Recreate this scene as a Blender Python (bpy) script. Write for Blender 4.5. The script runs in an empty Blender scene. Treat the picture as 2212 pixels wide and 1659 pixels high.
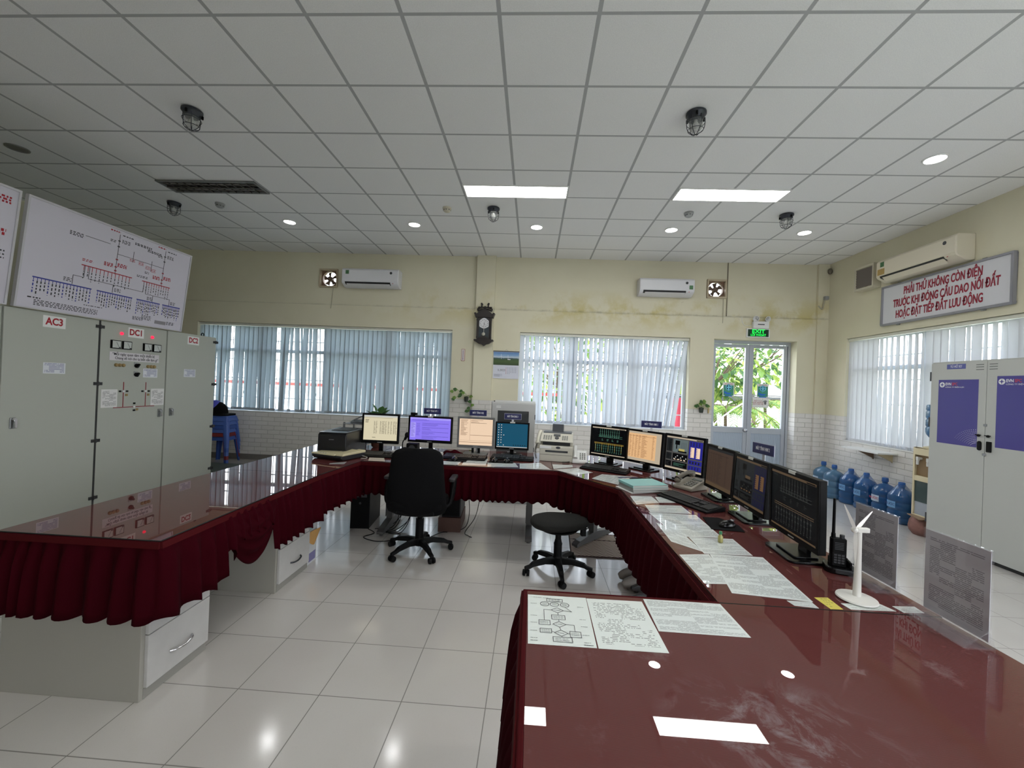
import bpy, bmesh, math, random
from mathutils import Matrix, Vector
SC = bpy.context.scene
COL = SC.collection
RND = random.Random(7)
PI = math.pi

# ------------------------------------------------------------------ camera, world, exposure
CAM_H = 1.518
cd = bpy.data.cameras.new('camera')
cam = bpy.data.objects.new('camera', cd)
COL.objects.link(cam)
cd.sensor_width = 36.0
cd.lens = 889.449 / 2212.0 * 36.0
cd.clip_start = 0.05
cd.clip_end = 200
RIGHT = Vector((0.99797004, 0.04949697, 0.04007305))
UP = Vector((-0.03986395, -0.00520484, 0.99919156))
FWD = Vector((-0.04966552, 0.99876071, 0.00322113))
cam.matrix_world = Matrix(((RIGHT.x, UP.x, -FWD.x, 0), (RIGHT.y, UP.y, -FWD.y, 0), (RIGHT.z, UP.z, -FWD.z, CAM_H), (0, 0, 0, 1)))
SC.camera = cam

world = bpy.data.worlds.new('overcast sky')
SC.world = world
world.use_nodes = True
wn = world.node_tree
wbg = wn.nodes['Background']
wtc = wn.nodes.new('ShaderNodeTexCoord')
wsep = wn.nodes.new('ShaderNodeSeparateXYZ')
wmap = wn.nodes.new('ShaderNodeMapRange')
wramp = wn.nodes.new('ShaderNodeValToRGB')
wn.links.new(wtc.outputs['Generated'], wsep.inputs[0])
wn.links.new(wsep.outputs['Z'], wmap.inputs['Value'])
wmap.inputs['From Min'].default_value = -0.1
wmap.inputs['From Max'].default_value = 0.9
wramp.color_ramp.elements[0].color = (0.95, 0.97, 1.0, 1)
wramp.color_ramp.elements[1].color = (0.72, 0.84, 1.0, 1)
wn.links.new(wmap.outputs[0], wramp.inputs[0])
wn.links.new(wramp.outputs[0], wbg.inputs['Color'])
wbg.inputs['Strength'].default_value = 5.6

SC.view_settings.view_transform = 'Standard'
SC.view_settings.look = 'None'
SC.view_settings.gamma = 1.0
SC.view_settings.exposure = 0.33
SC.view_settings.use_curve_mapping = False
PANEL_L = 19.0      # lit ceiling panels
DOWN_L = 30.0       # lit downlights
SCREEN_L = 0.62     # monitor backlights
cy = SC.cycles
cy.max_bounces = 9
cy.diffuse_bounces = 4
cy.glossy_bounces = 4
cy.transmission_bounces = 6
cy.transparent_max_bounces = 14
cy.caustics_reflective = False
cy.caustics_refractive = False
cy.sample_clamp_indirect = 6.0
cy.use_denoising = True
try:
    cy.denoiser = 'OPENIMAGEDENOISE'
    cy.denoising_input_passes = 'RGB_ALBEDO_NORMAL'
except Exception:
    pass

# ------------------------------------------------------------------ materials
def lin(c):
    out = []
    for v in c[:3]:
        v = v / 255.0
        out.append(v / 12.92 if v <= 0.04045 else ((v + 0.055) / 1.055) ** 2.4)
    return (out[0], out[1], out[2], 1.0)

MATS = {}
def mat(name, col, rough=0.5, metal=0.0, coat=0.0, spec=0.5, emit=None, estr=0.0, bump=0.0, bscale=60.0, var=0.0, vscale=8.0):
    if name in MATS:
        return MATS[name]
    m = bpy.data.materials.new(name)
    m.use_nodes = True
    nt = m.node_tree
    b = nt.nodes['Principled BSDF']
    b.inputs['Base Color'].default_value = lin(col)
    b.inputs['Roughness'].default_value = rough
    b.inputs['Metallic'].default_value = metal
    b.inputs['Specular IOR Level'].default_value = spec
    if coat:
        b.inputs['Coat Weight'].default_value = coat
        b.inputs['Coat Roughness'].default_value = 0.02
    if emit is not None:
        b.inputs['Emission Color'].default_value = lin(emit)
        b.inputs['Emission Strength'].default_value = estr
    if var or bump:
        tc = nt.nodes.new('ShaderNodeTexCoord')
        nz = nt.nodes.new('ShaderNodeTexNoise')
        nz.inputs['Scale'].default_value = vscale if var else bscale
        nz.inputs['Detail'].default_value = 4
        nt.links.new(tc.outputs['Object'], nz.inputs['Vector'])
        if var:
            mx = nt.nodes.new('ShaderNodeMixRGB')
            mx.blend_type = 'MULTIPLY'
            mx.inputs['Fac'].default_value = var
            mx.inputs['Color1'].default_value = lin(col)
            nt.links.new(nz.outputs['Fac'], mx.inputs['Color2'])
            nt.links.new(mx.outputs[0], b.inputs['Base Color'])
        if bump:
            n2 = nt.nodes.new('ShaderNodeTexNoise')
            n2.inputs['Scale'].default_value = bscale
            nt.links.new(tc.outputs['Object'], n2.inputs['Vector'])
            bp = nt.nodes.new('ShaderNodeBump')
            bp.inputs['Strength'].default_value = bump
            bp.inputs['Distance'].default_value = 0.01
            nt.links.new(n2.outputs['Fac'], bp.inputs['Height'])
            nt.links.new(bp.outputs[0], b.inputs['Normal'])
    MATS[name] = m
    return m

def emat(name, col, s):
    """a surface that gives off light (lamps, screens)"""
    if name in MATS:
        return MATS[name]
    m = bpy.data.materials.new(name)
    m.use_nodes = True
    nt = m.node_tree
    nt.nodes.clear()
    e = nt.nodes.new('ShaderNodeEmission')
    e.inputs['Color'].default_value = lin(col)
    e.inputs['Strength'].default_value = s
    o = nt.nodes.new('ShaderNodeOutputMaterial')
    nt.links.new(e.outputs[0], o.inputs[0])
    MATS[name] = m
    return m

def scr(name, col, k=1.0):
    """LCD: backlit colour under a dark glossy front"""
    if name in MATS:
        return MATS[name]
    m = mat(name, (10, 10, 11), 0.4, spec=0.12, emit=col, estr=SCREEN_L * k)
    return m

def glassmat(name, tint=(255, 255, 255), refl=1.0, rough=0.0, alpha=0.0, body=(200, 220, 230)):
    """thin clear sheet: passes light straight through, mirrors by Fresnel; alpha adds a solid tint"""
    if name in MATS:
        return MATS[name]
    m = bpy.data.materials.new(name)
    m.use_nodes = True
    nt = m.node_tree
    nt.nodes.clear()
    tr = nt.nodes.new('ShaderNodeBsdfTransparent')
    tr.inputs[0].default_value = lin(tint)
    src = tr.outputs[0]
    if alpha:
        df = nt.nodes.new('ShaderNodeBsdfPrincipled')
        df.inputs['Base Color'].default_value = lin(body)
        df.inputs['Roughness'].default_value = 0.3
        mx0 = nt.nodes.new('ShaderNodeMixShader')
        mx0.inputs[0].default_value = alpha
        nt.links.new(src, mx0.inputs[1])
        nt.links.new(df.outputs[0], mx0.inputs[2])
        src = mx0.outputs[0]
    gl = nt.nodes.new('ShaderNodeBsdfGlossy')
    gl.inputs['Roughness'].default_value = rough
    fr = nt.nodes.new('ShaderNodeFresnel')
    fr.inputs['IOR'].default_value = 1.45
    mu = nt.nodes.new('ShaderNodeMath')
    mu.operation = 'MULTIPLY'
    mu.inputs[1].default_value = refl
    ge = nt.nodes.new('ShaderNodeNewGeometry')
    fb = nt.nodes.new('ShaderNodeMath')
    fb.operation = 'SUBTRACT'
    fb.inputs[0].default_value = 1.0
    nt.links.new(ge.outputs['Backfacing'], fb.inputs[1])
    fm = nt.nodes.new('ShaderNodeMath')
    fm.operation = 'MULTIPLY'
    nt.links.new(fr.outputs[0], fm.inputs[0])
    nt.links.new(fb.outputs[0], fm.inputs[1])
    nt.links.new(fm.outputs[0], mu.inputs[0])
    mx = nt.nodes.new('ShaderNodeMixShader')
    nt.links.new(mu.outputs[0], mx.inputs[0])
    nt.links.new(src, mx.inputs[1])
    nt.links.new(gl.outputs[0], mx.inputs[2])
    o = nt.nodes.new('ShaderNodeOutputMaterial')
    nt.links.new(mx.outputs[0], o.inputs[0])
    MATS[name] = m
    return m

class NT:
    """tiny wrapper for writing node trees"""
    def __init__(self, name):
        self.m = bpy.data.materials.new(name)
        self.m.use_nodes = True
        self.t = self.m.node_tree
        self.b = self.t.nodes['Principled BSDF']
        MATS[name] = self.m
    def n(self, typ, **kw):
        nd = self.t.nodes.new('ShaderNode' + typ)
        for k, v in kw.items():
            setattr(nd, k, v)
        return nd
    def l(self, a, b):
        self.t.links.new(a, b)
    def math(self, op, a, b=None, c=None):
        nd = self.n('Math', operation=op)
        for i, x in enumerate((a, b, c)):
            if x is None:
                continue
            if isinstance(x, (int, float)):
                nd.inputs[i].default_value = x
            else:
                self.l(x, nd.inputs[i])
        return nd.outputs[0]
    def mix(self, fac, c1, c2, blend='MIX'):
        nd = self.n('MixRGB', blend_type=blend)
        for i, x in enumerate((fac, c1, c2)):
            if isinstance(x, (int, float)):
                nd.inputs[i].default_value = x
            elif isinstance(x, tuple):
                nd.inputs[i].default_value = x
            else:
                self.l(x, nd.inputs[i])
        return nd.outputs[0]
    def noise(self, vec, scale, detail=3.0, rough=0.5):
        nd = self.n('TexNoise')
        nd.inputs['Scale'].default_value = scale
        nd.inputs['Detail'].default_value = detail
        nd.inputs['Roughness'].default_value = rough
        if vec is not None:
            self.l(vec, nd.inputs['Vector'])
        return nd.outputs['Fac']
    def pos(self):
        g = self.n('NewGeometry')
        s = self.n('SeparateXYZ')
        self.l(g.outputs['Position'], s.inputs[0])
        return g.outputs['Position'], s.outputs
    def gridline(self, x, off, step, w):
        """1 on a line of width w repeating every step"""
        a = self.math('SUBTRACT', x, off - w / 2)
        a = self.math('FLOORED_MODULO', a, step)
        return self.math('LESS_THAN', a, w)
    def bump(self, h, strength, dist=0.01):
        bp = self.n('Bump')
        bp.inputs['Strength'].default_value = strength
        bp.inputs['Distance'].default_value = dist
        self.l(h, bp.inputs['Height'])
        self.l(bp.outputs[0], self.b.inputs['Normal'])
    def step(self, x, lo, hi):
        mr = self.n('MapRange')
        mr.inputs['From Min'].default_value = lo
        mr.inputs['From Max'].default_value = hi
        self.l(x, mr.inputs['Value'])
        return mr.outputs[0]

# floor: polished 40 cm porcelain tiles
f = NT('floor_tiles')
P, S = f.pos()
g1 = f.gridline(S['X'], -1.36, 0.4, 0.0045)
g2 = f.gridline(S['Y'], 1.929, 0.4, 0.0045)
gl_ = f.math('MAXIMUM', g1, g2)
nz = f.noise(P, 1.3, 3)
base = f.mix(f.step(nz, 0.3, 0.7), lin((198, 193, 188)), lin((208, 204, 200)))
sp = f.noise(P, 260, 2)
base = f.mix(f.math('MULTIPLY', f.step(sp, 0.62, 0.75), 0.25), base, lin((150, 143, 136)))
f.l(f.mix(gl_, base, lin((122, 118, 112))), f.b.inputs['Base Color'])
f.l(f.math('ADD', f.math('MULTIPLY', gl_, 0.5), f.step(f.noise(P, 2.2, 3), -0.9, 3.0)), f.b.inputs['Roughness'])
f.b.inputs['Roughness'].default_value = 0.14
for lk in list(f.t.links):
    if lk.to_socket == f.b.inputs['Roughness']:
        f.t.links.remove(lk)
rr = f.math('ADD', f.math('MULTIPLY', gl_, 0.5), f.math('MULTIPLY_ADD', f.noise(P, 2.2, 3), 0.12, 0.07))
f.l(rr, f.b.inputs['Roughness'])
f.b.inputs['Specular IOR Level'].default_value = 0.8
f.b.inputs['Coat Weight'].default_value = 0.5
f.b.inputs['Coat Roughness'].default_value = 0.1

# ceiling: 60 cm mineral fibre tiles in a painted T-bar grid
c = NT('ceiling_tiles')
P, S = c.pos()
g1 = c.gridline(S['X'], -3.889, 0.6, 0.026)
g2 = c.gridline(S['Y'], 2.466, 0.6, 0.022)
g = c.math('MAXIMUM', g1, g2)
fi = c.noise(P, 180, 3, 0.7)
base = c.mix(c.step(fi, 0.35, 0.7), lin((232, 232, 232)), lin((246, 246, 245)))
c.l(c.mix(g, base, lin((176, 177, 178))), c.b.inputs['Base Color'])
c.b.inputs['Roughness'].default_value = 0.85
c.bump(c.math('SUBTRACT', c.math('MULTIPLY', fi, 0.25), c.math('MULTIPLY', g, 0.6)), 0.35, 0.008)

def wall_mat(name, axis, stains):
    """cream paint above a white embossed-brick dado (0 - 1.24 m); damp stains and a painted shadow line round the ledge"""
    w = NT(name)
    P, S = w.pos()
    z = S['Z']
    cream = w.mix(w.step(w.noise(P, 1.2, 4), 0.3, 0.7), lin((214, 208, 183)), lin((221, 216, 192)))
    if stains:
        big = w.noise(P, 1.6, 6, 0.65)
        near = w.math('SUBTRACT', 1.0, w.math('MULTIPLY', w.math('ABSOLUTE', w.math('SUBTRACT', z, 2.86)), 2.6))
        near = w.math('MAXIMUM', near, 0.0)
        xs = w.step(S['X'], -3.4, -0.6)
        fac = w.math('MULTIPLY', w.math('MULTIPLY', w.step(big, 0.46, 0.56), near), xs)
        cream = w.mix(w.math('MULTIPLY', fac, 0.75), cream, lin((196, 182, 112)))
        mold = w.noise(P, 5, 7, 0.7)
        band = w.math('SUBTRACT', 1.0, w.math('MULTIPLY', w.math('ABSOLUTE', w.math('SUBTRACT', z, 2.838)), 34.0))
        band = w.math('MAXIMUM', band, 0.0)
        line = w.math('LESS_THAN', w.math('ABSOLUTE', w.math('SUBTRACT', z, 2.832)), 0.005)  # ledge shadow line painted into the colour, broken up by mold noise
        mold_shade = w.math('MULTIPLY', w.math('MULTIPLY', w.step(mold, 0.42, 0.7), band), w.math('MULTIPLY_ADD', xs, 0.5, 0.15))
        mold_shade = w.math('MAXIMUM', mold_shade, w.math('MULTIPLY', line, w.math('MULTIPLY_ADD', mold, 0.5, 0.05)))
        cream = w.mix(mold_shade, cream, lin((112, 104, 76)))
        sp = w.math('MULTIPLY', w.step(w.noise(P, 14, 5, 0.7), 0.66, 0.72), w.math('MULTIPLY', near, xs))
        cream = w.mix(w.math('MULTIPLY', sp, 0.6), cream, lin((128, 116, 84)))
    cb = w.n('CombineXYZ')
    w.l(S[axis], cb.inputs[0])
    w.l(z, cb.inputs[1])
    br = w.n('TexBrick')
    w.l(cb.outputs[0], br.inputs['Vector'])
    br.inputs['Scale'].default_value = 1.0
    br.inputs['Brick Width'].default_value = 0.23
    br.inputs['Row Height'].default_value = 0.0775
    br.inputs['Mortar Size'].default_value = 0.006
    br.inputs['Mortar Smooth'].default_value = 0.6
    br.inputs['Color1'].default_value = lin((226, 223, 218))
    br.inputs['Color2'].default_value = lin((218, 215, 210))
    br.inputs['Mortar'].default_value = lin((196, 192, 186))
    dado = w.math('LESS_THAN', z, 1.24)
    w.l(w.mix(dado, cream, br.outputs['Color']), w.b.inputs['Base Color'])
    w.b.inputs['Roughness'].default_value = 0.75
    h = w.math('MULTIPLY', dado, w.math('SUBTRACT', w.math('MULTIPLY', w.noise(P, 30, 3), 0.25), br.outputs['Fac']))
    w.bump(h, 0.5, 0.012)
    return w.m
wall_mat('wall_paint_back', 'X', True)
wall_mat('wall_paint_side', 'Y', False)

# burgundy cloth under a sheet of glass
t = NT('desk_glass_over_cloth')
P, S = t.pos()
wv = t.n('TexWave', wave_type='BANDS', bands_direction='Y', wave_profile='SIN')
wv.inputs['Scale'].default_value = 120
wv.inputs['Distortion'].default_value = 3.0
wv.inputs['Detail'].default_value = 1.5
t.l(P, wv.inputs['Vector'])
base = t.mix(wv.outputs['Color'], lin((86, 44, 43)), lin((103, 57, 55)))
sm = t.math('MULTIPLY', t.step(t.noise(P, 7, 7, 0.7), 0.58, 0.75), t.step(t.noise(P, 1.7, 2), 0.5, 0.62))
base = t.mix(t.math('MULTIPLY', sm, 0.25), base, lin((190, 180, 182)))
# wiped dust smears on the glass of the front desk
dx = t.math('MULTIPLY', t.math('SUBTRACT', S['X'], 0.60), 3.4)
dy = t.math('MULTIPLY', t.math('SUBTRACT', S['Y'], 0.97), 4.6)
rad = t.math('SQRT', t.math('ADD', t.math('MULTIPLY', dx, dx), t.math('MULTIPLY', dy, dy)))
fall = t.math('MAXIMUM', t.math('SUBTRACT', 1.0, rad), 0.0)
sw = t.n('TexNoise')
sw.inputs['Scale'].default_value = 9
sw.inputs['Detail'].default_value = 8
sw.inputs['Roughness'].default_value = 0.72
sw.inputs['Distortion'].default_value = 0.7
t.l(P, sw.inputs['Vector'])
sm2 = t.math('MULTIPLY', t.step(sw.outputs['Fac'], 0.5, 0.72), fall)
base = t.mix(t.math('MULTIPLY', sm2, 0.75), base, lin((176, 168, 172)))
t.l(base, t.b.inputs['Base Color'])
t.b.inputs['Roughness'].default_value = 0.9
t.b.inputs['Specular IOR Level'].default_value = 0.0
t.b.inputs['Coat Weight'].default_value = 1.0
t.b.inputs['Coat Roughness'].default_value = 0.0
t.b.inputs['Coat IOR'].default_value = 1.52

def paper_mat(name, base, ink, rows, cols, dens, coat, marg=0.08, strength=0.55, bold=0.5):
    """printed sheet: rows of word-like dashes laid out by UV"""
    p = NT(name)
    uv = p.n('UVMap')
    s = p.n('SeparateXYZ')
    p.l(uv.outputs[0], s.inputs[0])
    u, v = s.outputs['X'], s.outputs['Y']
    row = p.math('FLOOR', p.math('MULTIPLY', v, rows))
    fr = p.math('FRACT', p.math('MULTIPLY', v, rows))
    on = p.math('LESS_THAN', fr, bold)
    cb = p.n('CombineXYZ')
    p.l(p.math('MULTIPLY', u, cols), cb.inputs[0])
    p.l(p.math('MULTIPLY', row, 7.31), cb.inputs[1])
    nz = p.noise(cb.outputs[0], 1.0, 2)
    words = p.math('GREATER_THAN', nz, 1.0 - dens)
    cb2 = p.n('CombineXYZ')
    p.l(p.math('FLOOR', p.math('MULTIPLY', u, 4.0)), cb2.inputs[0])
    p.l(p.math('FLOOR', p.math('MULTIPLY', v, rows / 3.0)), cb2.inputs[1])
    wn_ = p.n('TexWhiteNoise', noise_dimensions='2D')
    p.l(cb2.outputs[0], wn_.inputs['Vector'])
    blk = p.math('GREATER_THAN', wn_.outputs['Value'], 0.28)
    mk = p.math('MULTIPLY', p.math('MULTIPLY', on, words), blk)
    for a in (u, v):
        mk = p.math('MULTIPLY', mk, p.math('GREATER_THAN', a, marg))
        mk = p.math('MULTIPLY', mk, p.math('LESS_THAN', a, 1 - marg))
    p.l(p.mix(p.math('MULTIPLY', mk, strength), lin(base), lin(ink)), p.b.inputs['Base Color'])
    p.b.inputs['Roughness'].default_value = 0.6
    if coat:
        p.b.inputs['Coat Weight'].default_value = 1.0
        p.b.inputs['Coat Roughness'].default_value = 0.015
        p.b.inputs['Coat IOR'].default_value = 1.52
    return p.m
paper_mat('paper_text', (226, 232, 228), (60, 62, 66), 34, 26, 0.52, True, strength=0.6)
paper_mat('paper_dense', (222, 228, 226), (70, 74, 84), 60, 40, 0.58, True, marg=0.03, strength=0.55)
paper_mat('paper_plain_text', (226, 225, 224), (50, 50, 54), 40, 24, 0.55, False, strength=0.7)
paper_mat('paper_grey_text', (178, 174, 180), (48, 46, 50), 44, 30, 0.6, False, strength=0.6)
paper_mat('sticker_text', (222, 224, 230), (70, 80, 140), 8, 14, 0.6, False, marg=0.06, strength=0.7)

# ------------------------------------------------------------------ plain materials
WHITE_PL = mat('white_plastic', (228, 228, 226), 0.35)
BLACK_PL = mat('black_plastic', (13, 13, 14), 0.5, spec=0.14)
BLACK_GL = mat('black_gloss', (10, 10, 11), 0.22, spec=0.35)
DARK_PL = mat('dark_grey_plastic', (54, 56, 60), 0.45)
GREY_PL = mat('grey_plastic', (150, 152, 152), 0.45)
BEIGE_PL = mat('beige_plastic', (206, 200, 180), 0.45)
CREAM_PL = mat('cream_plastic', (222, 212, 178), 0.45)
CHROME = mat('chrome', (205, 205, 208), 0.18, metal=1.0)
STEEL = mat('brushed_steel', (150, 152, 152), 0.35, metal=1.0)
ALU = mat('aluminium_frame', (182, 188, 196), 0.4, metal=0.35)
ALU_PANEL = mat('aluminium_panel', (176, 188, 202), 0.45, metal=0.2)
BLK_FAB = mat('black_fabric', (10, 10, 12), 0.95, spec=0.2, bump=0.3, bscale=400)
GREY_FAB = mat('charcoal_fabric', (44, 44, 43), 0.95, spec=0.2, bump=0.4, bscale=300)
WINE = mat('burgundy_satin', (48, 1, 10), 0.9, spec=0.06)
WINE_TOP = mat('burgundy_band', (66, 12, 16), 0.9, spec=0.1)
CAB_GREY = mat('panel_grey_green', (178, 181, 172), 0.5, bump=0.05, bscale=200)
LOCK_GREY = mat('locker_grey', (188, 190, 186), 0.45)
DESK_GREY = mat('desk_laminate_grey', (164, 161, 152), 0.5)
DRAWER = mat('drawer_front_grey', (200, 198, 196), 0.45, var=0.15, vscale=14)
RED_INK = mat('red_ink', (165, 24, 40), 0.6)
BLUE_INK = mat('blue_ink', (58, 66, 150), 0.6)
BLACK_INK = mat('black_ink', (52, 52, 58), 0.6)
WHITE_INK = mat('white_ink', (235, 235, 238), 0.6)
PAPER = mat('white_paper', (232, 232, 230), 0.7)
NAVY = mat('navy_plate', (34, 38, 92), 0.4)
PURPLE = mat('violet_blue_poster', (66, 58, 140), 0.3, coat=0.4)
CLEAR = glassmat('clear_glass', refl=1.0)
ACRYL = glassmat('clear_acrylic', refl=1.0, alpha=0.04, body=(225, 225, 235))

# ------------------------------------------------------------------ mesh builder
class MB:
    def __init__(s):
        s.v, s.f, s.mi, s.uv = [], [], [], {}
    def add(s, vs, fs, m=0, M=None):
        o = len(s.v)
        for p in vs:
            p = Vector(p)
            s.v.append(M @ p if M is not None else p)
        for fc in fs:
            s.f.append([i + o for i in fc])
            s.mi.append(m)
        return s
    def bx(s, x0, x1, y0, y1, z0, z1, m=0, M=None):
        vs = [(x0, y0, z0), (x1, y0, z0), (x1, y1, z0), (x0, y1, z0), (x0, y0, z1), (x1, y0, z1), (x1, y1, z1), (x0, y1, z1)]
        fs = [(0, 3, 2, 1), (4, 5, 6, 7), (0, 1, 5, 4), (1, 2, 6, 5), (2, 3, 7, 6), (3, 0, 4, 7)]
        return s.add(vs, fs, m, M)
    def box(s, c, d, m=0, rz=0, rx=0, ry=0):
        M = Matrix.Translation(c) @ Matrix.Rotation(rz, 4, 'Z') @ Matrix.Rotation(ry, 4, 'Y') @ Matrix.Rotation(rx, 4, 'X')
        return s.bx(-d[0] / 2, d[0] / 2, -d[1] / 2, d[1] / 2, -d[2] / 2, d[2] / 2, m, M)
    def prism(s, poly, z0, z1, m=0, M=None):
        n = len(poly)
        vs = [(p[0], p[1], z0) for p in poly] + [(p[0], p[1], z1) for p in poly]
        fs = [tuple(range(n - 1, -1, -1)), tuple(range(n, 2 * n))]
        fs += [(i, (i + 1) % n, n + (i + 1) % n, n + i) for i in range(n)]
        return s.add(vs, fs, m, M)
    def wallprism(s, poly, y0, y1, m=0):
        """polygon in x,z extruded along y (front at y0)"""
        return s.prism([(x, z) for x, z in poly], -y1, -y0, m, Matrix.Rotation(PI / 2, 4, 'X'))
    def sideprism(s, poly, x0, x1, m=0):
        """polygon in y,z extruded along x"""
        M = Matrix(((0, 0, 1, 0), (1, 0, 0, 0), (0, 1, 0, 0), (0, 0, 0, 1)))
        return s.prism(poly, x0, x1, m, M)
    def cyl(s, p0, p1, r0, r1=None, n=16, m=0):
        r1 = r0 if r1 is None else r1
        p0, p1 = Vector(p0), Vector(p1)
        d = (p1 - p0).normalized()
        a = d.orthogonal().normalized()
        b = d.cross(a)
        vs = []
        for p, r in ((p0, r0), (p1, r1)):
            for i in range(n):
                t = 2 * PI * i / n
                vs.append(p + a * (r * math.cos(t)) + b * (r * math.sin(t)))
        fs = [(i, (i + 1) % n, n + (i + 1) % n, n + i) for i in range(n)]
        fs += [tuple(range(n - 1, -1, -1)), tuple(range(n, 2 * n))]
        return s.add(vs, fs, m)
    def lathe(s, prof, n=24, m=0, M=None):
        vs, fs = [], []
        for r, z in prof:
            for i in range(n):
                t = 2 * PI * i / n
                vs.append((max(r, 1e-4) * math.cos(t), max(r, 1e-4) * math.sin(t), z))
        for k in range(len(prof) - 1):
            for i in range(n):
                j = (i + 1) % n
                fs.append((k * n + i, k * n + j, (k + 1) * n + j, (k + 1) * n + i))
        fs.append(tuple(range(n - 1, -1, -1)))
        q = (len(prof) - 1) * n
        fs.append(tuple(range(q, q + n)))
        return s.add(vs, fs, m, M)
    def tube(s, pts, r, n=8, m=0, closed=False):
        pts = [Vector(p) for p in pts]
        rs = r if isinstance(r, (list, tuple)) else [r] * len(pts)
        N = len(pts)
        vs, fs = [], []
        prev = None
        for i, p in enumerate(pts):
            if closed:
                d = pts[(i + 1) % N] - pts[i - 1]
            else:
                d = pts[min(i + 1, N - 1)] - pts[max(i - 1, 0)]
            d.normalize()
            if prev is None:
                a = d.orthogonal().normalized()
            else:
                a = prev - d * prev.dot(d)
                a = a.normalized() if a.length > 1e-6 else d.orthogonal().normalized()
            prev = a
            b = d.cross(a)
            for k in range(n):
                t = 2 * PI * k / n
                vs.append(p + a * (rs[i] * math.cos(t)) + b * (rs[i] * math.sin(t)))
        for i in range(N if closed else N - 1):
            j = (i + 1) % N
            for k in range(n):
                q = (k + 1) % n
                fs.append((i * n + k, i * n + q, j * n + q, j * n + k))
        if not closed:
            fs.append(tuple(range(n - 1, -1, -1)))
            fs.append(tuple(range((N - 1) * n, N * n)))
        return s.add(vs, fs, m)
    def ball(s, c, r, nu=16, nv=10, m=0, M=None):
        r = (r, r, r) if isinstance(r, (int, float)) else r
        vs, fs = [], []
        for j in range(nv + 1):
            ph = -PI / 2 + PI * j / nv
            for i in range(nu):
                t = 2 * PI * i / nu
                vs.append((c[0] + r[0] * math.cos(ph) * math.cos(t), c[1] + r[1] * math.cos(ph) * math.sin(t), c[2] + r[2] * math.sin(ph)))
        for j in range(nv):
            for i in range(nu):
                k = (i + 1) % nu
                fs.append((j * nu + i, j * nu + k, (j + 1) * nu + k, (j + 1) * nu + i))
        return s.add(vs, fs, m, M)
    def build(s, name, mats, parent=None, smooth=None, bevel=0, solid=0, loc=None, rz=0, subd=0):
        me = bpy.data.meshes.new(name)
        me.from_pydata([tuple(p) for p in s.v], [], s.f)
        mats = mats if isinstance(mats, (list, tuple)) else [mats]
        for m in mats:
            me.materials.append(m)
        for p, k in zip(me.polygons, s.mi):
            p.material_index = k
        if s.uv:
            ul = me.uv_layers.new(name='UVMap')
            for fi, uvs in s.uv.items():
                for li, w in zip(me.polygons[fi].loop_indices, uvs):
                    ul.data[li].uv = w
        bm = bmesh.new()
        bm.from_mesh(me)
        if not s.uv:
            bmesh.ops.remove_doubles(bm, verts=bm.verts, dist=1e-5)
        bmesh.ops.recalc_face_normals(bm, faces=bm.faces)
        bm.to_mesh(me)
        bm.free()
        if smooth is not None:
            for p in me.polygons:
                p.use_smooth = True
            me.set_sharp_from_angle(angle=math.radians(smooth))
        o = bpy.data.objects.new(name, me)
        COL.objects.link(o)
        if parent is not None:
            o.parent = parent
        if loc is not None:
            o.location = loc
        if rz:
            o.rotation_euler = (0, 0, rz)
        if solid:
            md = o.modifiers.new('thickness', 'SOLIDIFY')
            md.thickness = solid
            md.offset = 0
        if subd:
            md = o.modifiers.new('subdivision', 'SUBSURF')
            md.levels = md.render_levels = subd
        if bevel:
            md = o.modifiers.new('bevel', 'BEVEL')
            md.width = bevel
            md.segments = 2
            md.limit_method = 'ANGLE'
            md.angle_limit = math.radians(40)
        return o

def rrect(w, d, r, n=5, cx=0, cy=0):
    pts = []
    for sx, sy, a0 in ((1, 1, 0), (-1, 1, 90), (-1, -1, 180), (1, -1, 270)):
        for i in range(n + 1):
            a = math.radians(a0 + 90 * i / n)
            pts.append((cx + sx * (w / 2 - r) + r * math.cos(a), cy + sy * (d / 2 - r) + r * math.sin(a)))
    return pts

def catmull(pts, n=8):
    pts = [Vector(p) for p in pts]
    out = []
    P = [pts[0]] + pts + [pts[-1]]
    for i in range(1, len(P) - 2):
        for k in range(n):
            t = k / n
            a, b, c2, d = P[i - 1], P[i], P[i + 1], P[i + 2]
            out.append(0.5 * ((2 * b) + (c2 - a) * t + (2 * a - 5 * b + 4 * c2 - d) * t * t + (3 * b - a - 3 * c2 + d) * t * t * t))
    out.append(pts[-1])
    return out

def tag(o, label=None, cat=None, group=None, kind=None):
    if label:
        o['label'] = label
    if cat:
        o['category'] = cat
    if group:
        o['group'] = group
    if kind:
        o['kind'] = kind
    return o

def thing(name, label, cat, loc=(0, 0, 0), rz=0, group=None, tilt=None):
    o = bpy.data.objects.new(name, None)
    o.empty_display_size = 0.05
    COL.objects.link(o)
    o.location = loc
    o.rotation_euler = (0, 0, rz)
    if tilt:
        o.rotation_euler = tilt
    return tag(o, label, cat, group)

def dup(root, loc=None, rz=None, label=None):
    """copy of a thing with copies of its parts and sub-parts"""
    def rec(o, par):
        c2 = o.copy()
        COL.objects.link(c2)
        c2.parent = par
        for ch in o.children:
            rec(ch, c2)
        return c2
    r = rec(root, root.parent)
    if loc is not None:
        r.location = loc
    if rz is not None:
        r.rotation_euler = (0, 0, rz)
    if label:
        r['label'] = label
    return r

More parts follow.
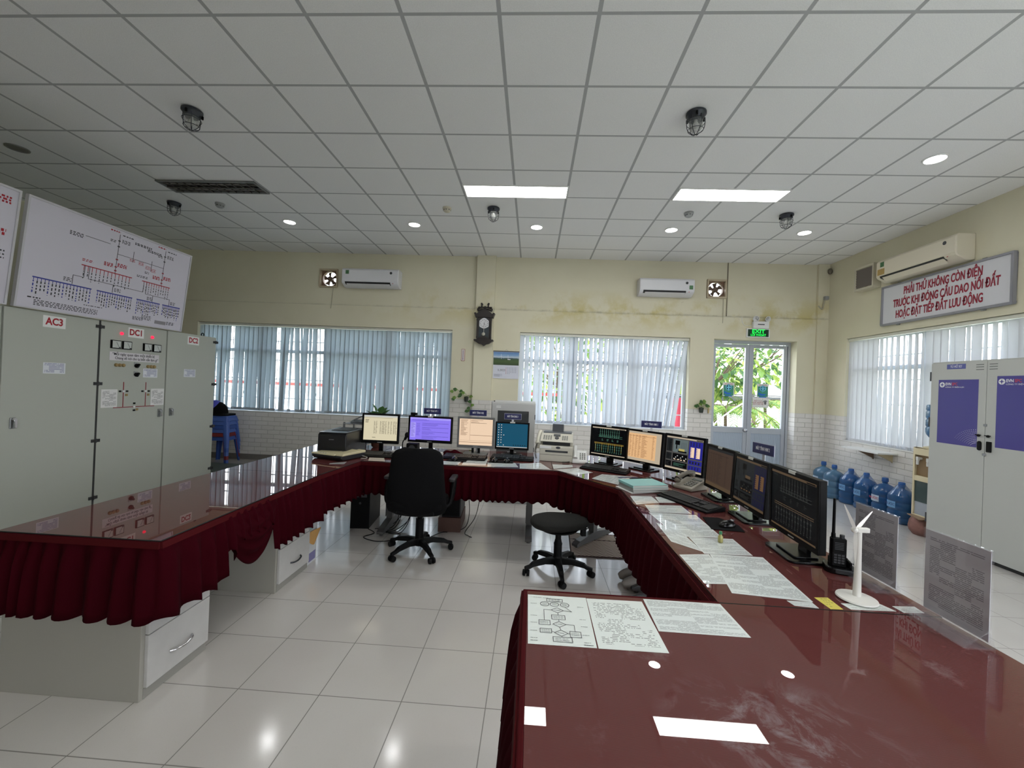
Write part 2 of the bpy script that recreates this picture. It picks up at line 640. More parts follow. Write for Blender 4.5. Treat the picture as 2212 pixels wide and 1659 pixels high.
def text(name, body, size, m, parent, loc, rot=(PI / 2, 0, 0), align='CENTER', xs=1.0, bold=0.0, depth=0.001, shear=0.0, width=None):
    """lettering as a mesh part; by default stands in the x-z plane facing -y"""
    # the built-in face has no horned O / U: set the plain letter and add the horn by hand
    plain, horns = '', []
    for i, ch in enumerate(body):
        k = 'ƯỨỬỮỰỪƠỚỜỞỠỢưứửữựừơớờởỡợ'.find(ch)
        if k >= 0:
            horns.append(i)
            ch = 'UÚỦŨỤÙOÓÒỎÕỌuúủũụùoóòỏõọ'[k]
        plain += ch
    body = plain
    def glyph_right(s_):
        c0 = bpy.data.curves.new('tmp', 'FONT')
        c0.body = s_
        c0.size = size
        o0 = bpy.data.objects.new('tmp', c0)
        m0 = bpy.data.meshes.new_from_object(o0)
        r_ = max(v.co.x for v in m0.vertices)
        bpy.data.objects.remove(o0)
        bpy.data.meshes.remove(m0)
        return r_
    cu = bpy.data.curves.new(name, 'FONT')
    cu.body = body
    cu.size = size
    cu.align_x = align
    cu.align_y = 'CENTER'
    cu.extrude = depth
    cu.offset = bold
    cu.shear = shear
    cu.space_line = 0.95
    cu.resolution_u = 3
    tmp = bpy.data.objects.new(name + '_tmp', cu)
    me = bpy.data.meshes.new_from_object(tmp)
    bpy.data.objects.remove(tmp)
    me.name = name
    if horns:
        tot = glyph_right(body)
        bm = bmesh.new()
        bm.from_mesh(me)
        for i in horns:
            gx = glyph_right(body[:i + 1]) - tot / 2
            y1 = size * .33
            w_ = size * .045 + bold
            pts = [(gx - size * .03, y1 - w_), (gx + size * .05, y1 - w_ * .6), (gx + size * .10, y1 + size * .10), (gx + size * .04, y1 + size * .12), (gx + size * .02, y1 + size * .03), (gx - size * .03, y1 + size * .01)]
            lo = [bm.verts.new((x_, y_, -depth)) for x_, y_ in pts]
            hi = [bm.verts.new((x_, y_, depth)) for x_, y_ in pts]
            bm.faces.new(lo[::-1])
            bm.faces.new(hi)
            for k in range(6):
                bm.faces.new((lo[k], lo[(k + 1) % 6], hi[(k + 1) % 6], hi[k]))
        bm.to_mesh(me)
        bm.free()
    xsv = [v.co.x for v in me.vertices] or [0, 1]
    if width:
        xs = width / max(1e-6, max(xsv) - min(xsv))
    for v in me.vertices:
        v.co.x *= xs
    me.materials.clear()
    me.materials.append(m)
    o = bpy.data.objects.new(name, me)
    COL.objects.link(o)
    o.parent = parent
    o.location = loc
    o.rotation_euler = rot
    return o

def struct(o):
    o['kind'] = 'structure'
    return o

# ------------------------------------------------------------------ the room
BY, RX, LX, FY, CZ = 7.17, 4.90, -7.0, -2.6, 3.755
m = MB(); m.bx(LX - .3, RX + .3, FY - .3, BY + .26, -0.12, 0); struct(m.build('floor', MATS['floor_tiles']))
m = MB(); m.bx(LX - .3, RX + .3, FY - .3, BY + .26, CZ, CZ + 0.1); struct(m.build('ceiling', MATS['ceiling_tiles']))

def holed(mb, u0, u1, z0, z1, y0, y1, holes):
    """slab in local x (u) / z with rectangular through-holes"""
    us = sorted(set([u0, u1] + [h[0] for h in holes] + [h[1] for h in holes]))
    zs = sorted(set([z0, z1] + [h[2] for h in holes] + [h[3] for h in holes]))
    us = [u for u in us if u0 <= u <= u1]
    zs = [z for z in zs if z0 <= z <= z1]
    solid = lambda i, k: 0 <= i < len(us) - 1 and 0 <= k < len(zs) - 1 and not any(
        h[0] - 1e-6 <= us[i] and us[i + 1] <= h[1] + 1e-6 and h[2] - 1e-6 <= zs[k] and zs[k + 1] <= h[3] + 1e-6 for h in holes)
    for i in range(len(us) - 1):
        for k in range(len(zs) - 1):
            if not solid(i, k):
                continue
            a, b, c2, d = us[i], us[i + 1], zs[k], zs[k + 1]
            mb.add([(a, y0, c2), (b, y0, c2), (b, y0, d), (a, y0, d)], [(0, 1, 2, 3)])
            mb.add([(a, y1, c2), (b, y1, c2), (b, y1, d), (a, y1, d)], [(3, 2, 1, 0)])
            for (di, dk, q) in ((-1, 0, [(a, c2), (a, d)]), (1, 0, [(b, c2), (b, d)]), (0, -1, [(a, c2), (b, c2)]), (0, 1, [(a, d), (b, d)])):
                if not solid(i + di, k + dk):
                    (p, r), (p2, r2) = q
                    mb.add([(p, y0, r), (p, y1, r), (p2, y1, r2), (p2, y0, r2)], [(0, 1, 2, 3)])
W1 = (-6.1, -1.44, 0.86, 2.45)
W2 = (-0.25, 2.66, 0.86, 2.45)
D1 = (3.06, 4.43, 0.0, 2.45)
FANS = [(-3.88, -3.54, 3.14, 3.46), (2.905, 3.24, 3.14, 3.46)]
m = MB()
holed(m, LX, RX, 0, 2.83, BY, BY + .26, [W1, W2, D1])
holed(m, LX, RX, 2.83, CZ, BY + .018, BY + .26, FANS)
m.add([(LX, BY, 2.83), (RX, BY, 2.83), (RX, BY + .018, 2.83), (LX, BY + .018, 2.83)], [(0, 1, 2, 3)])
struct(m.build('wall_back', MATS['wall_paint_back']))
# right wall: local x = -Y, built in place
W3 = (2.1, 6.72, 0.86, 2.46)
W4 = (-2.4, 1.6, 0.5, 2.85)
FAN3 = (6.11, 6.47, 3.15, 3.46)
m = MB()
holed(m, FY, BY, 0, CZ, 0, .26, [W3, W4, FAN3])
for i, p in enumerate(m.v):
    m.v[i] = Vector((RX + p.y, p.x, p.z))
struct(m.build('wall_right', MATS['wall_paint_side']))
m = MB(); m.bx(LX - .2, LX, FY, BY, 0, CZ); struct(m.build('wall_left', MATS['wall_paint_side']))
W5 = (.8, 4.5, 0.5, 2.85)
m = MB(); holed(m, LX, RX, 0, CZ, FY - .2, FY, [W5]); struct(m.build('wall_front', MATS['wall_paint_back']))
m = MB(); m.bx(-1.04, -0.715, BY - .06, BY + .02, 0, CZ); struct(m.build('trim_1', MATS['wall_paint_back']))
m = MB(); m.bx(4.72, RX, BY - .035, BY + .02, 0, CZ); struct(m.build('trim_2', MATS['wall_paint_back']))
BASE_T = mat('baseboard_tile', (120, 116, 110), 0.3)
m = MB(); m.bx(LX, -1.05, BY - .012, BY, 0, .1); m.bx(-.71, 3.05, BY - .012, BY, 0, .1); struct(m.build('baseboard_back', BASE_T))
m = MB(); m.bx(RX - .012, RX, FY, BY - .04, 0, .1); struct(m.build('baseboard_right', BASE_T))

def window(name, u0, u1, z0, z1, n, org, rz, ydepth):
    """sliding aluminium window set in the reveal: frame, mullions, panes, sill, security bars"""
    w = thing(name, None, None, org, rz)
    w['kind'] = 'structure'
    fr = MB()
    t = 0.05
    y0, y1 = ydepth, ydepth + .06
    fr.bx(u0, u1, y0, y1, z0, z0 + t); fr.bx(u0, u1, y0, y1, z1 - t, z1)
    fr.bx(u0, u0 + t, y0, y1, z0 + t, z1 - t); fr.bx(u1 - t, u1, y0, y1, z0 + t, z1 - t)
    zt = z0 + (z1 - z0) * 0.70
    fr.bx(u0 + t, u1 - t, y0, y1, zt - .03, zt + .03)
    for i in range(1, n):
        u = u0 + (u1 - u0) * i / n
        fr.bx(u - .035, u + .035, y0 - .005, y1 + .005, z0 + t, z1 - t)
    fr.build('window_frame', ALU, w)
    for i in range(n):
        a, b = u0 + (u1 - u0) * i / n, u0 + (u1 - u0) * (i + 1) / n
        p = MB(); p.bx(a + .03, b - .03, y0 + .027, y0 + .033, z0 + .03, z1 - .03); p.build('pane', CLEAR, w)
    s = MB(); s.bx(u0 + .001, u1 - .001, 0.001, ydepth - .001, z0, z0 + .012); s.build('window_sill', WHITE_PL, w)
    g = MB()
    k = int((u1 - u0) / .13)
    for i in range(1, k):
        u = u0 + (u1 - u0) * i / k
        g.bx(u - .006, u + .006, y1 + .04, y1 + .052, z0, z1)
    for zz in (z0 + .25, z0 + .6, z0 + .95, z0 + 1.3):
        g.bx(u0, u1, y1 + .036, y1 + .056, zz - .009, zz + .009)
    g.build('security_bars', mat('white_bar_paint', (225, 225, 225), 0.4), w)
    return w
window('window_1', W1[0], W1[1], W1[2], W1[3], 4, (0, BY, 0), 0, 0.13)
window('window_2', W2[0], W2[1], W2[2], W2[3], 3, (0, BY, 0), 0, 0.13)
window('window_3', -W3[1], -W3[0], W3[2], W3[3], 4, (RX, 0, 0), -PI / 2, 0.13)
window('added_window_5', -W5[1], -W5[0], W5[2], W5[3], 3, (0, FY, 0), PI, 0.06)  # unseen window behind the camera, added to lift the room's daylight
window('added_window_4', -W4[1], -W4[0], W4[2], W4[3], 3, (RX, 0, 0), -PI / 2, 0.13)  # unseen window without a blind, added as a daylight source from the right

# double aluminium door with glass upper halves
dr = thing('door_1', None, None, (0, BY, 0)); dr['kind'] = 'structure'
m = MB()
DY = .17
m.bx(3.06, 3.10, DY, DY + .08, 0, 2.45); m.bx(4.39, 4.43, DY, DY + .08, 0, 2.45); m.bx(3.10, 4.39, DY, DY + .08, 2.40, 2.45)
m.build('door_frame', ALU, dr, bevel=.003)
for k, (a, b) in enumerate(((3.105, 3.742), (3.748, 4.385))):
    m = MB()
    y0, y1 = DY + .015, DY + .06
    gx0, gx1 = a + .07, b - .06
    m.bx(a, gx0, y0, y1, .02, 2.39); m.bx(gx1, b, y0, y1, .02, 2.39)
    m.bx(gx0, gx1, y0, y1, 2.335, 2.39); m.bx(gx0, gx1, y0, y1, .85, .95); m.bx(gx0, gx1, y0, y1, .02, .12)
    lf = m.build('door_leaf', ALU, dr, bevel=.003)
    m = MB(); m.bx(gx0, gx1, y0 + .02, y0 + .026, .95, 2.335); m.build('pane', CLEAR, lf)
    m = MB(); n = 26
    for i in range(n):
        u0 = gx0 + (gx1 - gx0) * i / n
        m.bx(u0, u0 + (gx1 - gx0) / n * .8, y0 + .008, y0 + .03, .12, .85)
    m.bx(gx0, gx1, y0 + .012, y0 + .03, .12, .85)
    m.build('lower_panel', ALU_PANEL, lf)
    if k == 0:
        m = MB()
        m.lathe([(.012, 0), (.012, .025), (.027, .035), (.03, .05), (.022, .062), (.0, .066)], 20, 0, Matrix.Translation((b - .035, y0, .9)) @ Matrix.Rotation(PI / 2, 4, 'X'))
        m.lathe([(.033, 0), (.03, .006), (.0, .007)], 20, 0, Matrix.Translation((b - .035, y0, .9)) @ Matrix.Rotation(PI / 2, 4, 'X'))
        m.build('door_knob', CHROME, lf, smooth=40)

# ------------------------------------------------------------------ outside
m = MB(); m.bx(-40, 40, BY + .3, 60, -.35, -.15); m.bx(RX + .3, 40, -30, BY + .3, -.35, -.15); m.bx(-12, RX + .3, -30, FY - .3, -.35, -.15)
struct(m.build('ground_outside', mat('outside_concrete', (226, 222, 212), 0.9, var=0.3, vscale=1.0)))
m = MB()
for (x0, x1, y0, y1) in ((-30, 2.2, 10.0, 14.5), (2.6, 14, 9.7, 10.7), (7.0, 9.5, -6, 9), (10.6, 20, -6, 9)):
    m.bx(x0, x1, y0, y1, -.15, -.12)
tag(m.build('lawn', mat('grass', (120, 150, 50), 0.9, var=0.5, vscale=9)), 'sunlit yellow green grass strip outside beyond the glass door', 'grass', kind='stuff')
LEAF = []
for nm, cc in (('leaf_light', (168, 184, 92)), ('leaf_mid', (118, 150, 70)), ('leaf_dark', (70, 108, 58))):
    lm = NT(nm)
    lm.b.inputs['Base Color'].default_value = lin(cc)
    lm.b.inputs['Roughness'].default_value = 0.5
    tl = lm.n('BsdfTranslucent'); tl.inputs[0].default_value = lin(cc)
    ms = lm.n('MixShader'); ms.inputs[0].default_value = 0.35
    lm.l(lm.b.outputs[0], ms.inputs[1]); lm.l(tl.outputs[0], ms.inputs[2])
    lm.l(ms.outputs[0], lm.t.nodes['Material Output'].inputs[0])
    LEAF.append(lm.m)
BARK = mat('bark', (118, 98, 84), 0.9, var=0.5, vscale=12)

def leaf(mb, base, d, L, W, m=0, fold=0.15):
    """pointed leaf blade, folded on its midrib"""
    d = Vector(d).normalized()
    sd = d.cross(Vector((0, 0, 1)))
    sd = sd.normalized() if sd.length > 1e-3 else Vector((1, 0, 0))
    up = sd.cross(d)
    b = Vector(base)
    pts = [b, b + d * L * .35 + sd * W + up * W * fold, b + d * L * .35, b + d * L * .35 - sd * W + up * W * fold,
           b + d * L * .7 + sd * W * .8, b + d * L * .7 - up * L * .03, b + d * L * .7 - sd * W * .8, b + d * L - up * L * .12]
    mb.add(pts, [(0, 1, 2), (0, 2, 3), (1, 4, 5, 2), (2, 5, 6, 3), (4, 7, 5), (5, 7, 6)], m)

def rdir(zmin=-.3, zmax=1):
    a = RND.uniform(0, 2 * PI)
    z = RND.uniform(zmin, zmax)
    r = math.sqrt(max(0, 1 - z * z))
    return Vector((r * math.cos(a), r * math.sin(a), z))

def tree(name, label, loc, h, crown, nleaf, L, trunk_r, mix=(0, 1, 2), cat='tree'):
    t = thing(name, label, cat, loc, 0, 'plants outside the back wall')
    tb = MB()
    top = Vector((.12, .05, h))
    tb.tube(catmull([(0, 0, 0), (.08, .02, h * .35), (-.04, .05, h * .7), top], 4), [trunk_r * (1 - .5 * i / 12) for i in range(13)], 8)
    for i in range(7):
        d = rdir(.1, .8)
        tb.tube([Vector((0, 0, h * .75)), Vector((0, 0, h * .85)) + d * .4 * crown[0], Vector((0, 0, h)) + Vector((d.x * crown[0], d.y * crown[1], d.z * crown[2])) * .8], [trunk_r * .5, trunk_r * .3, trunk_r * .12], 6)
    tb.build('trunk', BARK, t, smooth=60)
    fb = MB()
    for i in range(nleaf):
        d = rdir(-1, 1)
        r = RND.uniform(.35, 1) ** .6
        p = Vector((d.x * crown[0] * r, d.y * crown[1] * r, h + d.z * crown[2] * r))
        leaf(fb, p, (d + rdir(-.6, .3) * .9), L * RND.uniform(.7, 1.2), L * .22, RND.choice(mix))
    fb.build('foliage', LEAF, t)
    return t
tree('frangipani_tree', 'leafy tree seen through the left glass of the door', (4.35, 10.1, -.15), 2.5, (1.2, .95, 1.05), 900, .26, .055)
tree('leafy_tree', 'taller leafy tree seen high in the right glass of the door', (6.7, 12.9, -.15), 3.2, (1.7, 1.2, 1.4), 1000, .28, .07)
tree('broad_tree', 'green tree seen between the slats of the window right of the clock', (.8, 13.0, -.15), 2.2, (2.2, 1.1, 1.4), 900, .32, .08)
tree('garden_tree', 'green garden tree outside the right wall window', (9.0, 6.4, -.15), 2.2, (1.0, 1.5, 1.1), 320, .32, .08)
def shrub(label, loc, h, n, L, mix):
    t = thing('garden_shrub', label, 'shrub', loc, 0, 'plants outside the back wall')
    st, fb = MB(), MB()
    for i in range(n):
        d = rdir(.35, 1)
        tip = d * h * RND.uniform(.7, 1.05)
        st.tube([(0, 0, 0), tip * .5 + Vector((0, 0, .05)), tip], [.012, .009, .005], 5)
        for k in range(9):
            dd = (rdir(-.1, .9))
            leaf(fb, tip * RND.uniform(.55, 1.0), dd, L * RND.uniform(.7, 1.1), L * .16, RND.choice(mix))
    st.build('stem', BARK, t)
    fb.build('foliage', LEAF, t)
    return t
shrub('bushy shrub low in the right glass of the door', (4.95, 8.8, -.15), 1.3, 22, .3, (0, 1, 1))
shrub('low shrub at the bottom left of the left door glass', (3.75, 8.7, -.15), 1.0, 12, .22, (0, 0, 1))
shrub('green shrub at the foot of the window right of the clock', (.9, 9.3, -.15), 1.4, 14, .3, (0, 1))
def palm(label, loc, h):
    t = thing('small_palm', label, 'palm', loc, 0, 'plants outside the back wall')
    tb, fb = MB(), MB()
    tb.tube([(0, 0, 0), (.02, 0, h * .5), (0, .02, h)], [.05, .04, .03], 8)
    for i in range(11):
        a = 2 * PI * i / 11 + .3
        d = Vector((math.cos(a), math.sin(a), 0))
        pts = [Vector((0, 0, h)) + d * (s * 1.0) + Vector((0, 0, .55 * s - .85 * s * s)) for s in (0, .2, .4, .6, .8, 1)]
        tb.tube(pts, [.012, .01, .008, .006, .005, .003], 5)
        sd = d.cross(Vector((0, 0, 1)))
        for k in range(1, 22):
            q = k / 22 * 5
            i0 = min(int(q), 4)
            p = pts[i0].lerp(pts[i0 + 1], q - i0)
            for sg in (-1, 1):
                leaf(fb, p, sd * sg + d * .6 + Vector((0, 0, -.45)), .34, .018, RND.choice((0, 1, 1)))
    tb.build('trunk', BARK, t)
    fb.build('fronds', LEAF, t)
palm('small palm with drooping fronds behind the left glass of the door', (4.25, 9.25, -.15), 1.35)
palm('small palm with drooping fronds behind the right glass of the door', (5.45, 9.9, -.15), 1.5)
m = MB(); m.box((5.8, 11.4, 1.40), (6, .12, .16)); m.box((5.8, 11.5, 1.51), (6, .3, .03))
for x in (3.0, 8.6):
    m.box((x, 11.4, .60), (.1, .1, 1.46))
tag(m.build('carport_beam', mat('dark_roof_beam', (86, 86, 88), 0.7)), 'long dark beam crossing behind the plants outside the door', 'beam')
m = MB(); m.cyl((4.66, 9.2, -.15), (4.66, 9.2, 1.45), .07, .06, 10)
tag(m.build('wooden_post', BARK, smooth=50), 'upright brown post outside the right glass of the door', 'post')
m = MB(); m.tube(catmull([(3.15, 8.2, -.1), (3.5, 8.2, .82), (3.8, 8.2, 1.14), (4.1, 8.25, 1.34)], 5), .014, 8)
tag(m.build('white_hose', WHITE_PL, smooth=60), 'thin white pole leaning across the left glass of the door', 'pole')
m = MB(); m.cyl((2.95, 8.4, -.15), (2.95, 8.4, 1.4), .13, n=16)
tag(m.build('red_drum', mat('drum_red', (186, 52, 74), .6), smooth=40), 'red upright drum glimpsed at the right end of the middle window', 'drum')
# red and white railing beyond the left window
m = MB()
for z in (.95, 1.25):
    m.bx(-12, 1.2, 12.0, 12.06, z, z + .09, 0 if z > 1 else 1)
for i in range(12):
    m.bx(-12 + i * 1.1, -11.92 + i * 1.1, 12.0, 12.06, -.15, 1.4, 1)
tag(m.build('yard_railing', [mat('red_rail', (178, 60, 54), 0.6), WHITE_PL]), 'red and white railing glimpsed between the left window slats', 'railing')
m = MB()
m.bx(-16, 6, 26, 27, -.15, 2.6)
tag(m.build('yard_wall', mat('far_wall', (214, 208, 198), 0.9)), 'long pale boundary wall far behind the garden', 'wall')

# ------------------------------------------------------------------ vertical blinds
def blind_mat(name, col, tr, k):
    b = NT(name)
    P, S = b.pos()
    b.b.inputs['Base Color'].default_value = lin(col)
    b.b.inputs['Roughness'].default_value = 0.8
    t1 = b.n('BsdfTranslucent'); t1.inputs[0].default_value = lin(tr)
    ms = b.n('MixShader'); ms.inputs[0].default_value = k
    b.l(b.b.outputs[0], ms.inputs[1]); b.l(t1.outputs[0], ms.inputs[2])
    b.l(ms.outputs[0], b.t.nodes['Material Output'].inputs[0])
    return b.m
BL1 = blind_mat('blind_fabric_blue_grey', (172, 180, 184), (172, 194, 208), .15)
BL2 = blind_mat('blind_fabric_pale', (212, 216, 222), (206, 214, 224), .21)
BL3 = blind_mat('blind_fabric_white', (214, 216, 220), (208, 212, 218), .165)

def blind(label, u0, u1, ztop, zbot, org, rz, ydep, pitch, angf, bm, lean=None, skip=(), twf=None):
    t = thing('vertical_blind', label, 'blind', org, rz, 'vertical blinds')
    m = MB(); m.bx(u0 + .004, u1 - .004, ydep - .025, ydep + .025, ztop - .045, ztop - .004)
    m.build('head_rail', mat('blind_rail', (216, 216, 204), 0.4), t, bevel=.003)
    n = int(round((u1 - u0 - .06) / pitch))
    w = .102
    for i in range(n):
        u = u0 + .045 + (u1 - u0 - .09) * i / (n - 1)
        if i in skip:
            continue
        a = angf(i, n)
        ln = lean(i, n) if lean else 0.0
        m = MB()
        zs = [ztop - .05, ztop - .5, (ztop + zbot) / 2, zbot + .3, zbot + .045, zbot]
        vs, fs = [], []
        nc = 5
        tw = twf(i, n) if twf else RND.uniform(-.3, .3)
        for k, z in enumerate(zs):
            q = (ztop - z) / (ztop - zbot)
            aa = a + tw * q
            dx, dy = math.cos(aa), math.sin(aa)
            for j in range(nc):
                s = (j / (nc - 1) - .5)
                bow = .009 * (1 - 4 * s * s)
                vs.append((u + ln * q + dx * s * w - dy * bow, ydep + dy * s * w + dx * bow, z))
        for k in range(len(zs) - 1):
            for j in range(nc - 1):
                fs.append((k * nc + j, k * nc + j + 1, (k + 1) * nc + j + 1, (k + 1) * nc + j))
        m.add(vs, fs)
        # weighted hem pocket at the foot
        m.box((u + ln, ydep, zbot + .022), (w * .96, .004, .04), 0, rz=a)
        m.build('slat', bm, t, smooth=40)
    return t
def ang1(i, n):
    g = {7: 1.0, 17: 1.05, 20: .5, 22: .62, 24: .5, 26: .9, 27: 1.0, 43: .6, 47: .5, 49: .62, 51: .5}
    return -g[i] if i in g else -.03 + .09 * math.sin(i * 1.7)
blind('wide blue grey vertical blind on the left window, a few slats twisted open', W1[0], W1[1], W1[3], .885, (0, BY, 0), 0, .055, .083, ang1, BL1,
      twf=lambda i, n: 0.0 if i in (7, 17, 27) else -(.02, .3, .1, .42, .05, .2, .46, .0, .25)[(i * 5 + i // 7) % 9],
      lean=lambda i, n: {19: -.07, 21: .06, 22: .05, 26: .06}.get(i, .015 * math.sin(i * 2.1)))
def ang2(i, n):
    if i < 18:
        return .62 + .12 * math.sin(i * 1.9) + (.35 if i in (2, 5, 7, 13, 15) else 0)
    return .47 + .08 * math.sin(i * 1.3)
blind('pale vertical blind on the middle window, left slats half open and right end pulled in', W2[0], W2[1], W2[3], .885, (0, BY, 0), 0, .055, .084, ang2, BL2,
      lean=lambda i, n: -.20 * max(0, (i - 24) / 9.0) + .012 * math.sin(i * 2.3))
def ang3(i, n):
    if i < 5:
        return .1
    return -.46 + .1 * math.sin(i * 2.3) if i in (6, 7, 8, 9, 10, 11, 12, 13, 17, 19, 21, 22, 23, 28, 30, 31, 33, 34, 36) else .12 + .1 * math.sin(i * 1.1)
blind('white vertical blind on the right wall window behind the steel locker', -W3[1], -W3[0], W3[3], .87, (RX, 0, 0), -PI / 2, .05, .09, ang3, BL3, twf=lambda i, n: .42 + .1 * math.sin(i * 3) if ang3(i, n) < -.3 else RND.uniform(-.1, .1))

# ------------------------------------------------------------------ door notices, exit sign, emergency lamp
SKYB = mat('poster_sky', (150, 196, 214), 0.5); LOGOB = mat('poster_blue', (36, 110, 205), 0.5); TEAL = mat('poster_green', (70, 150, 120), 0.5)
def poster(label, x, z, w, h):
    t = thing('door_poster', label, 'poster', (x, BY + DY + .03, z), 0, 'blue posters on the glass door')
    m = MB(); m.bx(-w / 2, w / 2, -.001, .0, -h / 2, h / 2); m.build('sheet', PAPER, t)
    m = MB(); m.bx(-w / 2 + .012, w / 2 - .012, -.002, -.001, -h / 2 + .012, h / 2 - .045)
    pic = m.build('picture', TEAL, t)
    m = MB()
    for r in (0,):
        m.lathe([(.052, 0), (.052, .001), (.040, .001), (.040, 0)], 28, 0, Matrix.Translation((.0, -.003, .035)) @ Matrix.Rotation(PI / 2, 4, 'X'))
    for a in range(4):
        c_, s_ = math.cos(a * PI / 2), math.sin(a * PI / 2)
        m.wallprism([(.07 * c_, .035 + .07 * s_), (.013 * (c_ - s_), .035 + .013 * (s_ + c_)), (0, .035), (.013 * (c_ + s_), .035 + .013 * (s_ - c_))], -.005, -.003)
    m.build('star_emblem', mat('poster_star', (120, 205, 235), 0.5), t)
    m = MB()
    m.wallprism([(-.07, -.03), (-.02, -.055), (.02, -.06), (.06, -.055), (.03, -.085), (-.03, -.09), (-.07, -.07)], -.004, -.002)
    m.bx(-.06, .06, -.004, -.002, -.12, -.105)
    m.build('hand_picture', LOGOB, t)
    text('heading', 'AN TOÀN', .03, RED_INK, t, (0, -.003, h / 2 - .025), depth=.0003)
    return t
poster('blue emblem poster on the left glass leaf of the door', 3.42, 1.60, .195, .235)
poster('blue emblem poster on the right glass leaf of the door', 4.0, 1.60, .195, .235)
t = thing('door_notice', 'white notice with a hand drawing on the right door glass', 'notice', (3.97, BY + DY + .03, 1.39))
m = MB(); m.bx(-.135, .135, -.001, 0, -.085, .085); m.build('sheet', PAPER, t)
text('lettering', 'ĐẨY CỬA\nNHẸ NHÀNG\nXIN CẢM ƠN', .03, RED_INK, t, (-.04, -.002, 0), depth=.0003)
m = MB(); m.bx(.035, .037, -.002, -.001, -.08, .08); m.ball((.08, -.002, -.01), (.02, .001, .024), 12, 8)
for k in range(5):
    a = PI * .25 + k * PI * .14
    m.box((.08 + .03 * math.cos(a), -.0015, -.005 + .036 * math.sin(a)), (.01, .001, .035), 0, ry=PI / 2 - a)
m.build('hand_drawing', mat('notice_grey', (110, 108, 112), .6), t)

GREEN_E = emat('exit_green', (40, 255, 90), 1.1)
t = thing('exit_sign', 'green lit EXIT LỐI THOÁT sign above the glass door', 'exit sign', (3.765, BY, 2.565))
m = MB(); m.bx(-.19, .19, -.035, 0, -.075, .075); m.build('housing', WHITE_PL, t, bevel=.004)
m = MB(); m.bx(-.17, .17, -.037, -.035, -.06, .06); m.build('panel', mat('exit_panel', (10, 30, 22), .4, emit=(12, 60, 34), estr=.25), t)
text('lettering', 'EXIT', .085, GREEN_E, t, (0, -.039, .024), bold=.002, width=.21, depth=.0006)
text('lettering', 'LỐI THOÁT', .05, GREEN_E, t, (0, -.039, -.035), bold=.001, width=.25, depth=.0006)
t = thing('emergency_lamp', 'white twin head emergency lamp on top of the exit sign', 'lamp', (3.80, BY, 2.64))
m = MB(); m.bx(-.13, .13, -.06, 0, .0, .12); m.build('housing', WHITE_PL, t, bevel=.012)
m = MB(); m.bx(-.06, .05, -.062, -.06, .06, .075); m.build('vent', DARK_PL, t)
for sx in (-1, 1):
    m = MB(); m.lathe([(.02, 0), (.045, .03), (.05, .05), (.044, .052), (.03, .03), (.0, .025)], 20, 0, Matrix.Translation((sx * .085, -.03, .165)) @ Matrix.Rotation(PI / 2 + .2, 4, 'X') @ Matrix.Rotation(sx * .3, 4, 'Y'))
    h = m.build('lamp_head', WHITE_PL, t, smooth=40)
    m = MB(); m.ball((sx * .085, -.072, .165), .022, 12, 8); m.build('bulb', CHROME, h, smooth=60)
    m = MB(); m.cyl((sx * .085, -.03, .115), (sx * .085, -.03, .15), .014); m.build('swivel', GREY_PL, h, smooth=40)
t = thing('wire_loop', 'thin looped lead beside the emergency lamp above the door', 'cord', (3.5, BY, 2.8))
m = MB(); m.tube(catmull([(0, -.006, .03), (.01, -.006, -.05), (.06, -.006, -.11), (.17, -.006, -.1)], 6), .004, 6); m.build('lead', WHITE_PL, t)

# ------------------------------------------------------------------ split air conditioners
def aircon(label, x0, x1, z0, z1, org, rz, body, sticker_left, louver_open):
    w, h, d = x1 - x0, z1 - z0, .21
    t = thing('air_conditioner', label, 'air conditioner', org, rz, 'wall air conditioners')
    prof = [(0, 0), (0, h), (-d * .86, h), (-d, h - .03), (-d, .075), (-d * .93, .05), (-d * .45, 0)]
    m = MB(); m.sideprism(prof, -w / 2, w / 2); m.build('body', body, t, bevel=.01, smooth=40)
    m = MB(); m.sideprism([(-d - .004, h - .035), (-d - .004, .085), (-d + .004, .085), (-d + .004, h - .035)], -w / 2 + .01, w / 2 - .01)
    m.build('front_panel', body, t, bevel=.003)
    m = MB(); m.sideprism([(-d - .001, .074), (-d * .93 - .003, .048), (-d * .5, .01), (-d * .5, .03), (-d * .9, .06)], -w / 2 + .06, w / 2 - .14)
    m.build('outlet', mat('ac_slot', (26, 27, 30), .5), t)
    m = MB(); m.box((-.03, -d * .82, .028), (w - .24, .075, .006), 0, rx=-.35 if louver_open else -.75); m.build('louver', body, t, bevel=.002)
    m = MB(); m.lathe([(.022, 0), (.022, .002), (0, .002)], 20, 0, Matrix.Translation((w / 2 - .13, -d - .004, h - .075)) @ Matrix.Rotation(PI / 2, 4, 'X')); m.build('badge', DARK_PL, t)
    m = MB()
    xx = -w / 2 + .1 if sticker_left else w / 2 - .06
    m.bx(xx - .03, xx + .03, -d - .0055, -d - .004, h - .105 if sticker_left else .1, h - .04 if sticker_left else .165)
    m.build('energy_sticker', mat('energy_green', (76, 122, 82), .5), t)
    m = MB(); m.bx(w / 2 - .10, w / 2 - .085, -d - .005, -d - .003, .05, .062); m.build('indicator', mat('ac_led', (200, 120, 120), .4), t)
    return t
aircon('white split air conditioner high left, beside the left extractor fan', -3.38, -2.38, 3.13, 3.44, (-2.88, BY + .018, 3.13), 0, mat('ac_white', (224, 224, 228), .35), True, True)
aircon('white split air conditioner between the clock and the right extractor fan', 1.73, 2.63, 3.13, 3.41, (2.18, BY + .018, 3.13), 0, mat('ac_white', (224, 224, 228), .35), False, True)
t = aircon('cream air conditioner on the right wall above the red lettered board', 4.85, 5.93, 3.13, 3.43, (RX, 5.40, 3.135), -PI / 2, mat('ac_cream', (222, 214, 194), .4), True, False)
